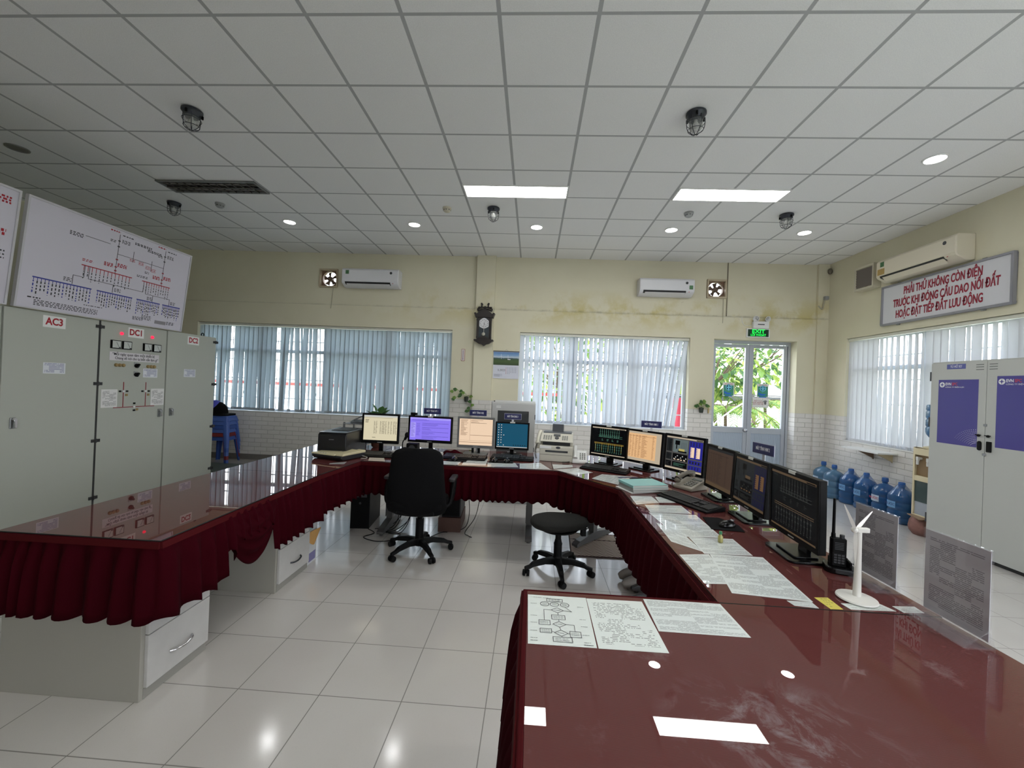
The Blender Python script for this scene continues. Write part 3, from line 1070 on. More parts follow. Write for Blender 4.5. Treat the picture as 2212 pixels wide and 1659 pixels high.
m = MB(); m.bx(-.51, -.40, -.217, -.214, .09, .17); m.build('paper_label', mat('label_tan', (178, 150, 90), .6), t)

# ------------------------------------------------------------------ extractor fans
def fan(label, org, rz, s, closed):
    t = thing('extractor_fan', label, 'fan', org, rz, 'wall extractor fans')
    bx_ = mat('fan_beige', (186, 172, 146), .5) if not closed else BEIGE_PL
    m = MB(); h = s / 2
    fy = -.11 if closed else -.03
    m.bx(-h, h, fy, .1, h - .03, h); m.bx(-h, h, fy, .1, -h, -h + .03); m.bx(-h, -h + .025, fy, .1, -h + .03, h - .03); m.bx(h - .025, h, fy, .1, -h + .03, h - .03)
    m.build('frame', bx_, t, bevel=.004)
    n = 36
    q = h - .02
    ring = MB()
    for i in range(n):
        a0, a1 = 2 * PI * i / n, 2 * PI * (i + 1) / n
        def sq(a):
            c_, s_ = math.cos(a), math.sin(a)
            k = q / max(abs(c_), abs(s_))
            return (k * c_, k * s_)
        r = h * .78
        p = [(r * math.cos(a0), r * math.sin(a0)), sq(a0), sq(a1), (r * math.cos(a1), r * math.sin(a1))]
        ring.add([(x, .03, z) for x, z in p] + [(x, .09, z) for x, z in p], [(0, 1, 2, 3), (7, 6, 5, 4), (0, 3, 7, 4)])
    ring.build('shroud', mat('fan_brown', (120, 92, 72), .6), t)
    m = MB()
    for k in range(5):
        a = 2 * PI * k / 5 + .4
        r0, r1 = .035, h * .72
        pr = lambda r, da, y: (r * math.cos(a + da), y, r * math.sin(a + da))
        m.add([pr(r0, -.3, .05), pr(r1, -.28, .045), pr(r1, .34, .075), pr(r0, .5, .07)], [(0, 1, 2, 3)])
    m.build('blades', mat('fan_blade', (92, 74, 62), .6), t, solid=.003)
    m = MB(); m.cyl((0, .03, 0), (0, .1, 0), .045, n=20); m.build('hub', mat('fan_blade', (92, 74, 62), .6), t, smooth=40)
    m = MB()
    for k in range(4):
        a = PI / 4 + k * PI / 2
        m.tube([(0, .095, 0), (h * 1.1 * math.cos(a), .095, h * 1.1 * math.sin(a))], .006, 6)
    m.build('motor_struts', DARK_PL, t)
    if closed:
        m = MB()
        for k in range(7):
            z = -h + .045 + k * (s - .09) / 7
            m.box((-.0, -.095, z + .02), (s - .055, .004, .045), 0, rx=.25)
        m.build('shutter', mat('fan_shutter', (110, 102, 98), .5), t)
    return t
fan('beige extractor fan in the wall left of the left air conditioner', (-3.71, BY + .018, 3.30), 0, .335, False)
fan('beige extractor fan in the wall above the door side, daylight through its blades', (3.072, BY + .018, 3.30), 0, .325, False)
fan('cream shuttered extractor fan on the right wall left of the red lettered board', (RX, 6.29, 3.305), -PI / 2, .35, True)
GREYP = mat('conduit_grey', (176, 170, 148), .5)
def pipe(label, pts, r=.009, mt=None):
    m = MB(); m.tube(pts, r, 8)
    tag(m.build('cable_conduit', mt or GREYP, smooth=60), label, 'conduit')
pipe('thin conduit running from ceiling to ledge beside the right extractor fan', [(3.25, BY + .01, 3.75), (3.25, BY + .01, 2.84)], .008, mat('conduit_dark', (120, 112, 92), .6))  # darker grey brown than the other conduit
pipe('short pull cord hanging below the left extractor fan', [(-3.62, BY + .008, 3.13), (-3.64, BY + .002, 2.84), (-3.645, BY - .004, 2.76)], .005)
pipe('short pull cord hanging below the right extractor fan', [(3.19, BY + .008, 3.14), (3.19, BY + .0, 2.83), (3.185, BY - .004, 2.72)], .005)
pipe('bent grey conduit on the corner pilaster', catmull([(4.72, BY - .045, 3.05), (4.78, BY - .045, 3.0), (4.8, BY - .045, 3.06), (4.82, BY - .045, 3.18)], 6), .012)
m = MB(); m.bx(4.80, 4.86, BY - .09, BY - .035, 3.15, 3.21)
tag(m.build('junction_box', GREY_PL, bevel=.004), 'small grey junction box on the corner pilaster', 'junction box')
m = MB(); m.ball((RX - .04, BY - .09, 3.62), (.03, .035, .05), 12, 8); m.cyl((RX, BY - .06, 3.66), (RX - .04, BY - .08, 3.62), .012)
tag(m.build('security_sensor', mat('sensor_dark', (96, 90, 78), .5), smooth=50), 'small dark sensor in the top right corner of the room', 'sensor')

# ------------------------------------------------------------------ wall clock on the pilaster
t = thing('wall_clock', 'dark carved wooden pendulum clock on the wall pilaster', 'clock', (-.868, BY - .06, 2.5))
WOOD = mat('dark_walnut', (34, 27, 26), .4)
m = MB(); m.bx(-.125, .125, -.10, 0, -.22, .18); m.build('case', WOOD, t, bevel=.006)
m = MB()
m.wallprism([(-.15, .16), (-.165, .20), (-.18, .235), (-.15, .245), (-.135, .225)] + [(-.13 + .26 * i / 10, .225 + .075 * math.sin(PI * i / 10)) for i in range(11)] + [(.135, .225), (.15, .245), (.18, .235), (.165, .20), (.15, .16)], -.115, 0)
m.build('cornice', WOOD, t, bevel=.004)
m = MB()
for sx in (-1, 1):
    m.tube(catmull([(sx * .11, -.05, .27), (sx * .125, -.05, .31), (sx * .085, -.05, .33), (sx * .055, -.05, .36), (sx * .06, -.05, .40), (sx * .04, -.05, .385)], 5), .013, 8)
    m.ball((sx * .06, -.05, .405), .017, 10, 8); m.ball((sx * .10, -.05, .335), .022, 10, 8)
    m.tube(catmull([(sx * .06, -.05, .33), (sx * .03, -.05, .345), (sx * .015, -.05, .31)], 5), .01, 8)
m.ball((0, -.05, .335), (.022, .02, .03), 12, 8); m.tube([(-.11, -.05, .285), (-.05, -.05, .31), (.05, -.05, .31), (.11, -.05, .285)], .012, 8)
m.build('crest', WOOD, t, smooth=50)
m = MB()
m.wallprism([(-.165, -.215), (-.17, -.235), (-.14, -.25), (-.09, -.285), (-.04, -.295), (0, -.325), (.04, -.295), (.09, -.285), (.14, -.25), (.17, -.235), (.165, -.215)], -.11, 0)
m.build('bracket', WOOD, t, bevel=.004)
m = MB()
m.wallprism([(-.088, -.19)] + [(-.088 + .176 * i / 8, -.165 - .03 * abs(i - 4) / 4 + .02 * math.sin(PI * i / 8)) for i in range(1, 8)] + [(.088, -.19), (.088, .10)] + [(.088 - .176 * i / 10, .10 + .06 * math.sin(PI * i / 10)) for i in range(1, 10)] + [(-.088, .10)], -.104, -.1)
dr_ = m.build('glass_door', mat('clock_glass', (58, 66, 74), .12, coat=1.0), t)
m = MB()
m.wallprism([(-.08, .005)] + [(-.08 + .16 * i / 8, .005 - .035 * math.sin(PI * i / 8)) for i in range(1, 8)] + [(.08, .005), (.08, .10)] + [(.08 - .16 * i / 10, .10 + .05 * math.sin(PI * i / 10)) for i in range(1, 10)] + [(-.08, .10)], -.108, -.104)
m.build('dial', mat('dial_white', (214, 214, 216), .5), t)
m = MB()
for k in range(12):
    a = k * PI / 6
    m.box((.062 * math.sin(a), -.109, .058 + .062 * math.cos(a)), (.009, .002, .014), 0)
m.box((.010, -.110, .045), (.006, .002, .045), 0, ry=-.5 + PI)
m.box((-.002, -.111, .03), (.004, .002, .07), 0, ry=.08)
m.box((.012, -.110, .078), (.003, .002, .05), 0, ry=.5)
m.build('hands', BLACK_INK, t)
m = MB(); m.cyl((0, -.107, 0), (0, -.107, -.1), .004, n=8); m.lathe([(.03, 0), (.028, .008), (0, .012)], 20, 0, Matrix.Translation((-.005, -.105, -.125)) @ Matrix.Rotation(PI / 2, 4, 'X'))
m.build('pendulum', mat('brass_pale', (190, 186, 176), .3, metal=.8), t, smooth=40)
m = MB()
for sx in (-1, 1):
    m.lathe([(.012, -.2), (.016, -.18), (.011, -.16), (.011, .1), (.017, .12), (.012, .15)], 12, 0, Matrix.Translation((sx * .115, -.105, 0)))
m.build('columns', WOOD, t, smooth=50)

# ------------------------------------------------------------------ calendar, thermometer
t = thing('wall_calendar', 'wall calendar with a green field photo between clock and middle window', 'calendar', (-.475, BY, 1.87), 0)
m = MB(); m.bx(-.225, .225, -.012, -.006, -.24, .235); m.build('page', mat('calendar_page', (214, 216, 228), .6), t)
m = MB(); m.bx(-.228, .228, -.016, -.004, .225, .24); m.build('binding', mat('binding_dark', (52, 56, 62), .5), t)
pm = NT('calendar_photo')
pm_uv = pm.n('TexCoord'); pm_s = pm.n('SeparateXYZ'); pm.l(pm_uv.outputs['Object'], pm_s.inputs[0])
zz_ = pm_s.outputs['Z']
rp = pm.n('ValToRGB')
rp.color_ramp.elements[0].position = 0.0; rp.color_ramp.elements[0].color = lin((44, 62, 34))
rp.color_ramp.elements[1].position = 1.0; rp.color_ramp.elements[1].color = lin((70, 116, 178))
for po, cc in ((.32, (70, 92, 48)), (.48, (60, 84, 52)), (.5, (66, 86, 96)), (.56, (98, 120, 132)), (.58, (196, 206, 214)), (.75, (128, 164, 204))):
    e_ = rp.color_ramp.elements.new(po); e_.color = lin(cc)
nzz = pm.noise(pm_uv.outputs['Object'], 14, 4)
pm.l(pm.math('ADD', pm.math('MULTIPLY', zz_, 4.0), pm.math('MULTIPLY', nzz, .12)), rp.inputs[0])
pm.l(rp.outputs[0], pm.b.inputs['Base Color'])
m = MB(); m.bx(-.222, .222, -.0135, -.012, 0.0, .225); m.build('photo', pm.m, t, loc=(0, 0, -.005))
m = MB(); m.bx(.03, .034, -.0145, -.0135, .1, .17); m.bx(-.09, -.086, -.0145, -.0135, .1, .185); m.box((.05, -.014, .095), (.05, .001, .012)); m.build('mast_picture', WHITE_INK, t)
text('date_lettering', '5.2023', .05, BLACK_INK, t, (-.075, -.013, -.095), depth=.0003)
m = MB()
for r in range(6):
    for k in range(7):
        if r == 5 and k > 2:
            continue
        m.bx(.0 + k * .028, .010 + k * .028, -.0128, -.0119, -.05 - r * .021, -.041 - r * .021, 1 if k == 0 and r else 0)
for r in range(4):
    m.bx(-.205, -.06 - (r % 2) * .04, -.0128, -.0119, -.17 - r * .012, -.166 - r * .012)
m.build('date_grid', [mat('grey_ink', (104, 106, 130), .6), RED_INK], t)
m = MB(); m.tube(catmull([(-.03, -.008, .24), (0, -.008, .265), (.03, -.008, .24)], 5), .002, 6); m.build('hanging_loop', STEEL, t)
t = thing('wall_thermometer', 'small white thermometer with a red border right of the left window', 'thermometer', (-1.235, BY, 2.015))
m = MB(); m.bx(-.032, .032, -.01, 0, -.105, .105); m.build('backing', mat('thermo_red', (176, 110, 104), .5), t, bevel=.003)
m = MB(); m.bx(-.026, .026, -.012, -.01, -.098, .098); m.build('scale', mat('thermo_white', (216, 208, 204), .5), t)
m = MB(); m.cyl((0, -.013, -.07), (0, -.013, .08), .004); m.ball((0, -.013, -.075), .008, 10, 8); m.build('tube', mat('thermo_tube', (120, 90, 130), .3), t)

# ------------------------------------------------------------------ plants hung on the wall
def wall_plant(label, loc, stems, pot):
    t = thing('wall_plant', label, 'plant', loc, 0, 'small plants hung on the brick dado')
    m = MB(); m.lathe([(.028, -.09), (.038, -.02), (.04, 0), (.034, 0), (.0, -.012)], 16, 0, Matrix.Translation((0, -.045, 0))); m.build('pot', pot, t, smooth=40)
    st, fb = MB(), MB()
    for pts, lv in stems:
        cv = catmull([(x, -.05 - y, z) for x, y, z in pts], 5)
        st.tube(cv, .003, 5)
        for q, sx in lv:
            p = cv[min(len(cv) - 1, int(q * (len(cv) - 1)))]
            d = Vector((sx, -.25, RND.uniform(-.5, .2))).normalized()
            up = Vector((0, -.8, .6))
            sd = d.cross(up).normalized()
            L, W = .062, .036
            vs = [p, p + d * .012 + sd * W * .7 - d * .012, p + d * L * .4 + sd * W, p + d * L * .8 + sd * W * .5, p + d * L, p + d * L * .8 - sd * W * .5, p + d * L * .4 - sd * W, p - sd * W * .7]
            fb.add(vs + [p + d * L * .45 + up * .006], [(0, 1, 8), (1, 2, 8), (2, 3, 8), (3, 4, 8), (4, 5, 8), (5, 6, 8), (6, 7, 8), (7, 0, 8)], RND.choice((0, 1)))
    st.build('stem', mat('vine_stem', (104, 124, 66), .6), t)
    fb.build('leaves', [LEAF[1], LEAF[2]], t)
    return t
wall_plant('trailing heart leaf plant on the brick dado left of the pilaster', (-1.14, BY, 1.29),
    [([(0, 0, 0), (-.02, .01, .06), (-.1, .02, .09), (-.19, .02, .12), (-.23, .01, .08)], [(.3, -1), (.55, 1), (.7, -1), (.85, 1), (1, -1)]),
     ([(0, 0, 0), (-.06, .02, .03), (-.14, .02, .01), (-.2, .02, -.05)], [(.4, -1), (.7, 1), (.9, -1), (1, -1)]),
     ([(0, 0, 0), (.05, .02, .02), (.09, .02, -.08), (.08, .02, -.18), (.04, .02, -.24)], [(.3, 1), (.5, -1), (.65, 1), (.8, -1), (.95, 1), (1, -1)])], mat('dark_pot', (46, 54, 46), .5))
wall_plant('small round leaf plant on the brick dado between middle window and door', (2.87, BY, 1.27),
    [([(0, 0, 0), (0, .01, .06), (.01, .02, .12)], [(.5, -1), (.7, 1), (.9, -1), (1, 1)]), ([(0, 0, 0), (-.04, .02, .03), (-.08, .02, .02)], [(.6, -1), (1, -1)]), ([(0, 0, 0), (.04, .02, .04), (.07, .02, .03)], [(.7, 1), (1, 1)])], mat('dark_pot', (46, 54, 46), .5))
m = MB(); m.ball((3.0, BY - .02, 1.22), (.014, .02, .05), 10, 8)
tag(m.build('door_hook', mat('hook_tan', (206, 184, 134), .4), smooth=60), 'small tan hook on the wall beside the door, right of the round leaf plant', 'hook')

# ------------------------------------------------------------------ red lettered board on the right wall
t = thing('safety_board', 'long white board with three lines of red Vietnamese capitals', 'sign', (RX, 5.25, 2.83), -PI / 2)
m = MB(); m.bx(-.78, .78, -.03, -.005, -.255, .255); m.build('panel', mat('board_white', (214, 214, 220), .5), t)
m = MB()
for (a, b, c2, d) in ((-.80, .80, .25, .275), (-.80, .80, -.275, -.25), (-.80, -.775, -.25, .25), (.775, .80, -.25, .25)):
    m.bx(a, b, -.045, 0, c2, d)
m.build('frame', mat('board_frame', (150, 150, 158), .4, metal=.3), t, bevel=.004)
for i, (s, w) in enumerate((('PHẢI THỬ KHÔNG CÒN ĐIỆN', .96), ('TRƯỚC KHI ĐÓNG CẦU DAO NỐI ĐẤT', 1.29), ('HOẶC ĐẶT TIẾP ĐẤT LƯU ĐỘNG', 1.08))):
    text('lettering', s, .142, mat('board_red', (150, 26, 52), .6), t, ((0.02, .03, -.03)[i], -.032, (.15, .0, -.15)[i]), width=w, bold=.0036, depth=.001, shear=.06)
m = MB()
for x in (-.55, .5):
    m.bx(x - .02, x + .02, -.02, 0, .275, .29); m.bx(x - .02, x + .02, -.02, 0, -.29, -.275)
m.build('bracket', GREY_PL, t)

# ------------------------------------------------------------------ ceiling fittings
PAN_E = emat('panel_light', (255, 255, 252), PANEL_L)
DWN_E = emat('downlight_light', (255, 255, 255), DOWN_L)
def panel(label, x, y):
    t = thing('ceiling_panel_light', label, 'ceiling light', (x, y, CZ), 0, 'lit ceiling panels')
    m = MB()
    for (a, b, c2, d) in ((-.597, .597, -.147, -.132), (-.597, .597, .132, .147), (-.597, -.582, -.132, .132), (.582, .597, -.132, .132)):
        m.bx(a, b, c2, d, -.012, -.001)
    m.build('frame', WHITE_PL, t)
    m = MB(); m.bx(-.582, .582, -.132, .132, -.006, -.001); m.build('diffuser', PAN_E, t)
panel('lit rectangular ceiling panel above the back desks, the left one of two', -.28, 4.73)
panel('lit rectangular ceiling panel towards the door, the right one of two', 2.125, 4.73)
panel('added lit ceiling panel out of view over the front of the room, left of centre', -.28, .95)  # unseen panel, added to raise the room's brightness
panel('added lit ceiling panel out of view over the front of the room, right of centre', 2.125, .95)  # also added out of view; keeps the right side brighter than the left
t = thing('louvre_light', 'unlit dark louvred ceiling light at the left', 'ceiling light', (-3.9, 4.73, CZ))
m = MB()
for (a, b, c2, d) in ((-.597, .597, -.147, -.125), (-.597, .597, .125, .147), (-.597, -.577, -.125, .125), (.577, .597, -.125, .125)):
    m.bx(a, b, c2, d, -.02, -.001)
m.build('frame', mat('louvre_frame', (120, 122, 122), .5), t)
m = MB(); m.bx(-.577, .577, -.125, .125, -.003, -.001); m.build('reflector', mat('louvre_back', (66, 64, 62), .35), t)
m = MB()
for i in range(1, 12):
    x = -.577 + 1.154 * i / 12
    m.bx(x - .004, x + .004, -.125, .125, -.022, -.003)
m.bx(-.577, .577, -.008, .008, -.024, -.003)
m.build('louvre_blades', mat('louvre_blade', (92, 90, 88), .3, metal=.6), t)
m = MB()
for y in (-.065, .065):
    m.cyl((-.56, y, -.009), (.56, y, -.009), .0055, n=10)
m.build('tubes', mat('lamp_tube', (150, 148, 144), .25), t, smooth=50)
def downlight(label, x, y, lit=True):
    t = thing('round_downlight', label, 'ceiling light', (x, y, CZ), 0, 'round ceiling downlights')
    m = MB(); m.lathe([(.092, -.001), (.09, -.008), (.078, -.011), (.074, -.006), (.074, -.002)], 32); m.build('trim_ring', WHITE_PL if lit else mat('ring_grey', (118, 118, 114), .5), t, smooth=40)
    m = MB(); m.lathe([(.0, -.0045), (.075, -.0045), (.075, -.002), (0, -.002)], 32); m.build('diffuser', DWN_E if lit else mat('lamp_off', (108, 108, 104), .4), t)
for i, x in enumerate((-3.6, -1.77, -.03, 1.83, 3.61)):
    downlight(('leftmost lit downlight of the row near the back wall', 'second lit downlight from the left in the row near the back wall', 'middle lit downlight of the row near the back wall', 'fourth lit downlight from the left in the row near the back wall', 'rightmost lit downlight of the row near the back wall')[i], x, 5.78)
downlight('lit downlight on its own at the upper right of the ceiling', 3.61, 3.96)
downlight('unlit round downlight at the far left of the ceiling', -5.39, 3.97, False)
GLS_B = glassmat('bulkhead_glass', alpha=.35, body=(176, 178, 176))
DKM = mat('dark_painted_metal', (52, 55, 62), .4, metal=.3)
def bulkhead(label, x, y):
    t = thing('bulkhead_lamp', label, 'ceiling lamp', (x, y, CZ), RND.uniform(-.3, .3), 'caged bulkhead lamps')
    m = MB(); m.lathe([(.062, 0), (.078, -.006), (.078, -.02), (.068, -.03), (.06, -.055), (.055, -.06)], 28); m.build('base', DKM, t, smooth=40)
    m = MB(); m.lathe([(.05, -.056), (.052, -.09), (.047, -.125), (.03, -.152), (.0, -.16)], 24); m.build('glass_dome', GLS_B, t, smooth=50)
    m = MB(); m.lathe([(.012, -.056), (.012, -.075), (.026, -.1), (.026, -.115), (.012, -.132), (0, -.136)], 16); m.build('bulb', mat('bulb_white', (206, 206, 202), .4), t, smooth=50)
    m = MB()
    for k in range(6):
        a = k * PI / 3
        m.tube(catmull([(.066 * math.cos(a), .066 * math.sin(a), -.045), (.068 * math.cos(a), .068 * math.sin(a), -.09), (.058 * math.cos(a), .058 * math.sin(a), -.14), (.02 * math.cos(a), .02 * math.sin(a), -.172), (0, 0, -.174)], 5), .0028, 6)
    for r, z in ((.069, -.085), (.058, -.14)):
        m.tube([(r * math.cos(2 * PI * i / 24), r * math.sin(2 * PI * i / 24), z) for i in range(24)], .0025, 6, closed=True)
    m.build('wire_guard', DKM, t, smooth=50)
    for k in range(3):
        a = k * 2 * PI / 3 + .5
        m = MB(); m.cyl((.072 * math.cos(a), .072 * math.sin(a), -.03), (.072 * math.cos(a), .072 * math.sin(a), -.055), .009, n=8)
        m.build('clamp', BLACK_PL, t, smooth=40)
for (lb, x, y) in (('caged bulkhead lamp at the upper left of the ceiling, nearest the camera', -2.99, 3.36), ('caged bulkhead lamp at the upper right of the ceiling, nearest the camera', 1.22, 3.35),
                   ('caged bulkhead lamp beyond the dark louvred light at the left', -4.82, 5.20), ('caged bulkhead lamp just beyond the left lit panel', -.58, 5.19), ('caged bulkhead lamp just beyond the right lit panel', 3.04, 5.22)):
    bulkhead(lb, x, y)
def smoke(label, x, y, mt):
    t = thing('smoke_detector', label, 'smoke detector', (x, y, CZ), 0, 'ceiling smoke detectors')
    m = MB(); m.lathe([(.056, 0), (.056, -.018), (.05, -.024)], 24); m.build('base', mt, t, smooth=40)
    m = MB(); m.lathe([(.048, -.024), (.044, -.045), (.03, -.055), (0, -.057)], 24); m.build('cover', mt, t, smooth=40)
    m = MB()
    for k in range(8):
        a = k * PI / 4
        m.box((.045 * math.cos(a), .045 * math.sin(a), -.036), (.006, .014, .008), 0, rz=a)
    m.build('vent', DARK_PL, t)
smoke('beige smoke detector left of the left lit ceiling panel', -1.18, 5.21, BEIGE_PL)
smoke('grey smoke detector just beyond the right lit panel left end', 1.86, 5.22, GREY_PL)
smoke('grey smoke detector beside the dark louvred light', -4.2, 5.21, GREY_PL)

# ------------------------------------------------------------------ desks
TZ = 0.75
TOPM = MATS['desk_glass_over_cloth']
GEDGE = mat('glass_edge', (46, 62, 58), .15)
def skirt(parent, path, hem, name='skirt', pleat=.085, amp=.018, seed=1, band=.035):
    """gathered cloth hanging from the desk edge; hem(s, x, y) gives the foot height"""
    rnd = random.Random(seed)
    pts = [Vector((p[0], p[1], 0)) for p in path]
    L = [0]
    for i in range(1, len(pts)):
        L.append(L[-1] + (pts[i] - pts[i - 1]).length)
    step = .010
    n = int(L[-1] / step)
    rows = 9
    ph, phs = 0, []
    for i in range(n + 1):
        phs.append(ph)
        ph += 2 * PI * step / pleat * (1 + .35 * math.sin(i * .041 + seed) + .2 * math.sin(i * .113))
    m = MB()
    vs = []
    for i in range(n + 1):
        s = min(i * step, L[-1])
        k = 0
        while k < len(L) - 2 and L[k + 1] < s:
            k += 1
        d = (pts[k + 1] - pts[k]).normalized()
        # soften the outward direction near corners
        s2 = 0.06
        def at(q):
            q = min(max(q, 0), L[-1])
            j = 0
            while j < len(L) - 2 and L[j + 1] < q:
                j += 1
            return pts[j].lerp(pts[j + 1], (q - L[j]) / max(1e-6, L[j + 1] - L[j]))
        dd = (at(s + s2) - at(s - s2))
        d2 = dd.normalized() if dd.length > 1e-4 else d
        nr = Vector((d2.y, -d2.x, 0))
        p = at(s)
        hz = hem(s, p.x, p.y)
        wav = math.sin(phs[i])
        sharp = wav * abs(wav) ** .3
        for r in range(rows):
            q = (0, .05, .1, .2, .35, .5, .7, .87, 1)[r]
            z = (TZ - .004) * (1 - q) + hz * q
            g = (0, .05, .2, .55, .8, .9, 1, 1.05, 1.1)[r] * amp
            off = .003 + g * (1 + sharp) + .012 * q
            lat = .3 * amp * math.cos(phs[i] * .5) * q
            zz = z + (q ** 3) * .010 * math.cos(phs[i])
            vs.append(p + nr * off + d2 * lat + Vector((0, 0, zz)))
    fs = []
    for i in range(n):
        for r in range(rows - 1):
            a = i * rows + r
            fs.append((a, a + 1, a + rows + 1, a + rows))
    m.add(vs, fs)
    o = m.build(name, WINE, parent, smooth=70, solid=.003)
    b = MB()
    N = len(pts)
    for i in range(N - 1):
        a, c2 = pts[i], pts[i + 1]
        d = (c2 - a).normalized()
        nr = Vector((d.y, -d.x, 0))
        a2, c3 = a - d * .002, c2 + d * .002
        b.add([a2 + nr * .003 + Vector((0, 0, TZ - band)), c3 + nr * .003 + Vector((0, 0, TZ - band)), c3 + nr * .003 + Vector((0, 0, TZ - .006)), a2 + nr * .003 + Vector((0, 0, TZ - .006)),
               a2 + nr * .014 + Vector((0, 0, TZ - band)), c3 + nr * .014 + Vector((0, 0, TZ - band)), c3 + nr * .010 + Vector((0, 0, TZ - .006)), a2 + nr * .010 + Vector((0, 0, TZ - .006))],
              [(0, 1, 2, 3), (7, 6, 5, 4), (0, 4, 5, 1), (3, 2, 6, 7), (0, 3, 7, 4), (1, 5, 6, 2)])
    b.build('skirt_band', WINE_TOP, o)
    return o

def desk(name, label, poly, group='burgundy cloth covered desks'):
    t = thing(name, label, 'desk', (0, 0, 0), 0, group)
    m = MB(); m.prism(poly, TZ - .034, TZ - .005); m.build('tabletop', mat('desk_board', (96, 34, 36), .6), t)
    m = MB()
    m.prism(poly, TZ - .005, TZ)
    for i, fc in enumerate(m.f):
        m.mi[i] = 0 if i == 1 else 1
    g = m.build('glass_top', [TOPM, GEDGE], t)
    return t

LXI, LXO = -1.655, -2.45
d1 = desk('skirted_desk', 'left arm desk nearest the camera, its burgundy skirt gathered in a swag', [(LXO, 1.79), (LXI, 1.79), (LXI, 3.208), (LXO, 3.208)])
def hemL(s, x, y):
    base = .395
    if s > .85:   # side facing the middle of the room
        if 2.12 < y < 2.28:
            base += .15 * math.exp(-((y - 2.2) / .045) ** 2)
        if 2.24 < y < 2.58:
            base = .58
    return base
skirt(d1, [(LXO, 1.79), (LXI, 1.79), (LXI, 3.2)], hemL, seed=2, amp=.022)
m = MB()
# tied-up fold of the skirt: a draped swag hanging from the tie point
NU, NV = 26, 30
for i in range(NU + 1):
    u = i / NU
    for j in range(NV + 1):
        v = j / NV
        dep = .07 + .25 * math.sin(PI * min(1, u * .92 + .06)) ** .7
        z = .716 - dep * v - .03 * u * v
        x = LXI + .014 + .04 * math.sin(PI * min(1, v * 1.15)) * math.sin(PI * (.12 + .8 * u)) + .011 * math.sin(v * 4.5 * 2 * PI + u * 1.5) * math.sin(PI * u) * v ** .3
        m.v.append(Vector((x, 2.205 + .41 * u + .02 * v * math.sin(PI * u), z)))
for i in range(NU):
    for j in range(NV):
        q = i * (NV + 1) + j
        m.f.append([q, q + 1, q + NV + 2, q + NV + 1]); m.mi.append(0)
m.build('skirt_swag', WINE, d1, smooth=80, solid=.004)
d2 = desk('skirted_desk', 'left arm desk between the near left desk and the printer', [(LXO, 3.214), (LXI, 3.214), (LXI + .07, 3.80), (-1.585, 4.75), (LXO, 4.75)])
skirt(d2, [(LXI, 3.19), (LXI + .07, 3.83)], lambda s, x, y: .43, seed=5)
d3 = desk('skirted_desk', 'long back desk carrying four monitors and the fax machine', [(-1.58, 3.815), (.22, 3.815), (.22, 4.75), (-1.58, 4.75)])
skirt(d3, [(-1.60, 3.80), (.24, 3.80)], lambda s, x, y: .45 + .006 * math.sin(x * 3), seed=9, amp=.013)
d4 = desk('skirted_desk', 'angled corner desk with three monitors in the far right corner', [(.224, 3.815), (.27, 3.80), (.715, 3.20), (.715, 3.05), (1.5, 3.05), (1.5, 3.95), (.75, 4.75), (.224, 4.75)])
skirt(d4, [(.20, 3.80), (.27, 3.79), (.70, 3.20), (.70, 3.03)], lambda s, x, y: .43, seed=11, amp=.014)
d5 = desk('skirted_desk', 'right arm desk under the three dim monitors', [(.715, 1.556), (1.5, 1.556), (1.5, 3.046), (.715, 3.046)])
skirt(d5, [(.70, 3.046), (.70, 1.57)], lambda s, x, y: .41 + .01 * math.sin(y * 4), seed=14, amp=.018)
d6 = desk('skirted_desk', 'large front right desk nearest the camera, three sheets on its glass', [(.012, .30), (1.49, .30), (1.49, 1.55), (.012, 1.55)])
skirt(d6, [(.0, 1.56), (.0, .30)], lambda s, x, y: .36, seed=17, amp=.022)
m = MB()
m.bx(.0, .72, 1.551, 1.562, .715, .7515); m.bx(-.004, .012, .30, 1.562, .715, .7515)
m.build('skirt_band', WINE_TOP, d6, bevel=.004)
# desk legs: T feet of grey metal
LEGM = mat('leg_grey_metal', (96, 96, 96), .4, metal=.4)
def tleg(par, x, y, rz, ln, off=0.0):
    m = MB()
    M = Matrix.Translation((x, y, 0)) @ Matrix.Rotation(rz, 4, 'Z')
    m.bx(-.03, .03, -.035, .035, .05, TZ - .034, 0, M)
    m.bx(-.036, -.03, -.05, .05, .12, .30, 0, M)
    q = [(-ln / 2 + off, .022), (-ln / 2 + off, .045), (-ln / 2 + off + .05, .066), (-.05, .1), (.05, .1), (ln / 2 + off - .05, .066), (ln / 2 + off, .045), (ln / 2 + off, .022)]
    m.sideprism([(a, b) for a, b in q], -.033, .033)
    o = MB(); o.add(m.v[16:], [[i - 16 for i in f_] for f_ in m.f[12:]], 0, M)
    m2 = MB(); m2.add(m.v[:16], m.f[:12])
    m2.add(o.v, o.f)
    for s in (-1, 1):
        p = M @ Vector((0, s * (ln / 2 - .04) + off, 0))
        m2.cyl((p.x, p.y, 0), (p.x, p.y, .024), .018, n=12)
    return m2.build('leg', LEGM, par, bevel=.004)
tleg(d3, .02, 4.25, 0, .58); tleg(d3, -1.42, 4.22, 0, .58)
tleg(d4, .66, 4.15, -.72, .62); tleg(d4, 1.1, 3.15, PI / 2, .6)
tleg(d5, 1.08, 2.95, PI / 2, .66); tleg(d5, 1.08, 1.75, PI / 2, .6); tleg(d6, .6, .9, PI / 2, .7)
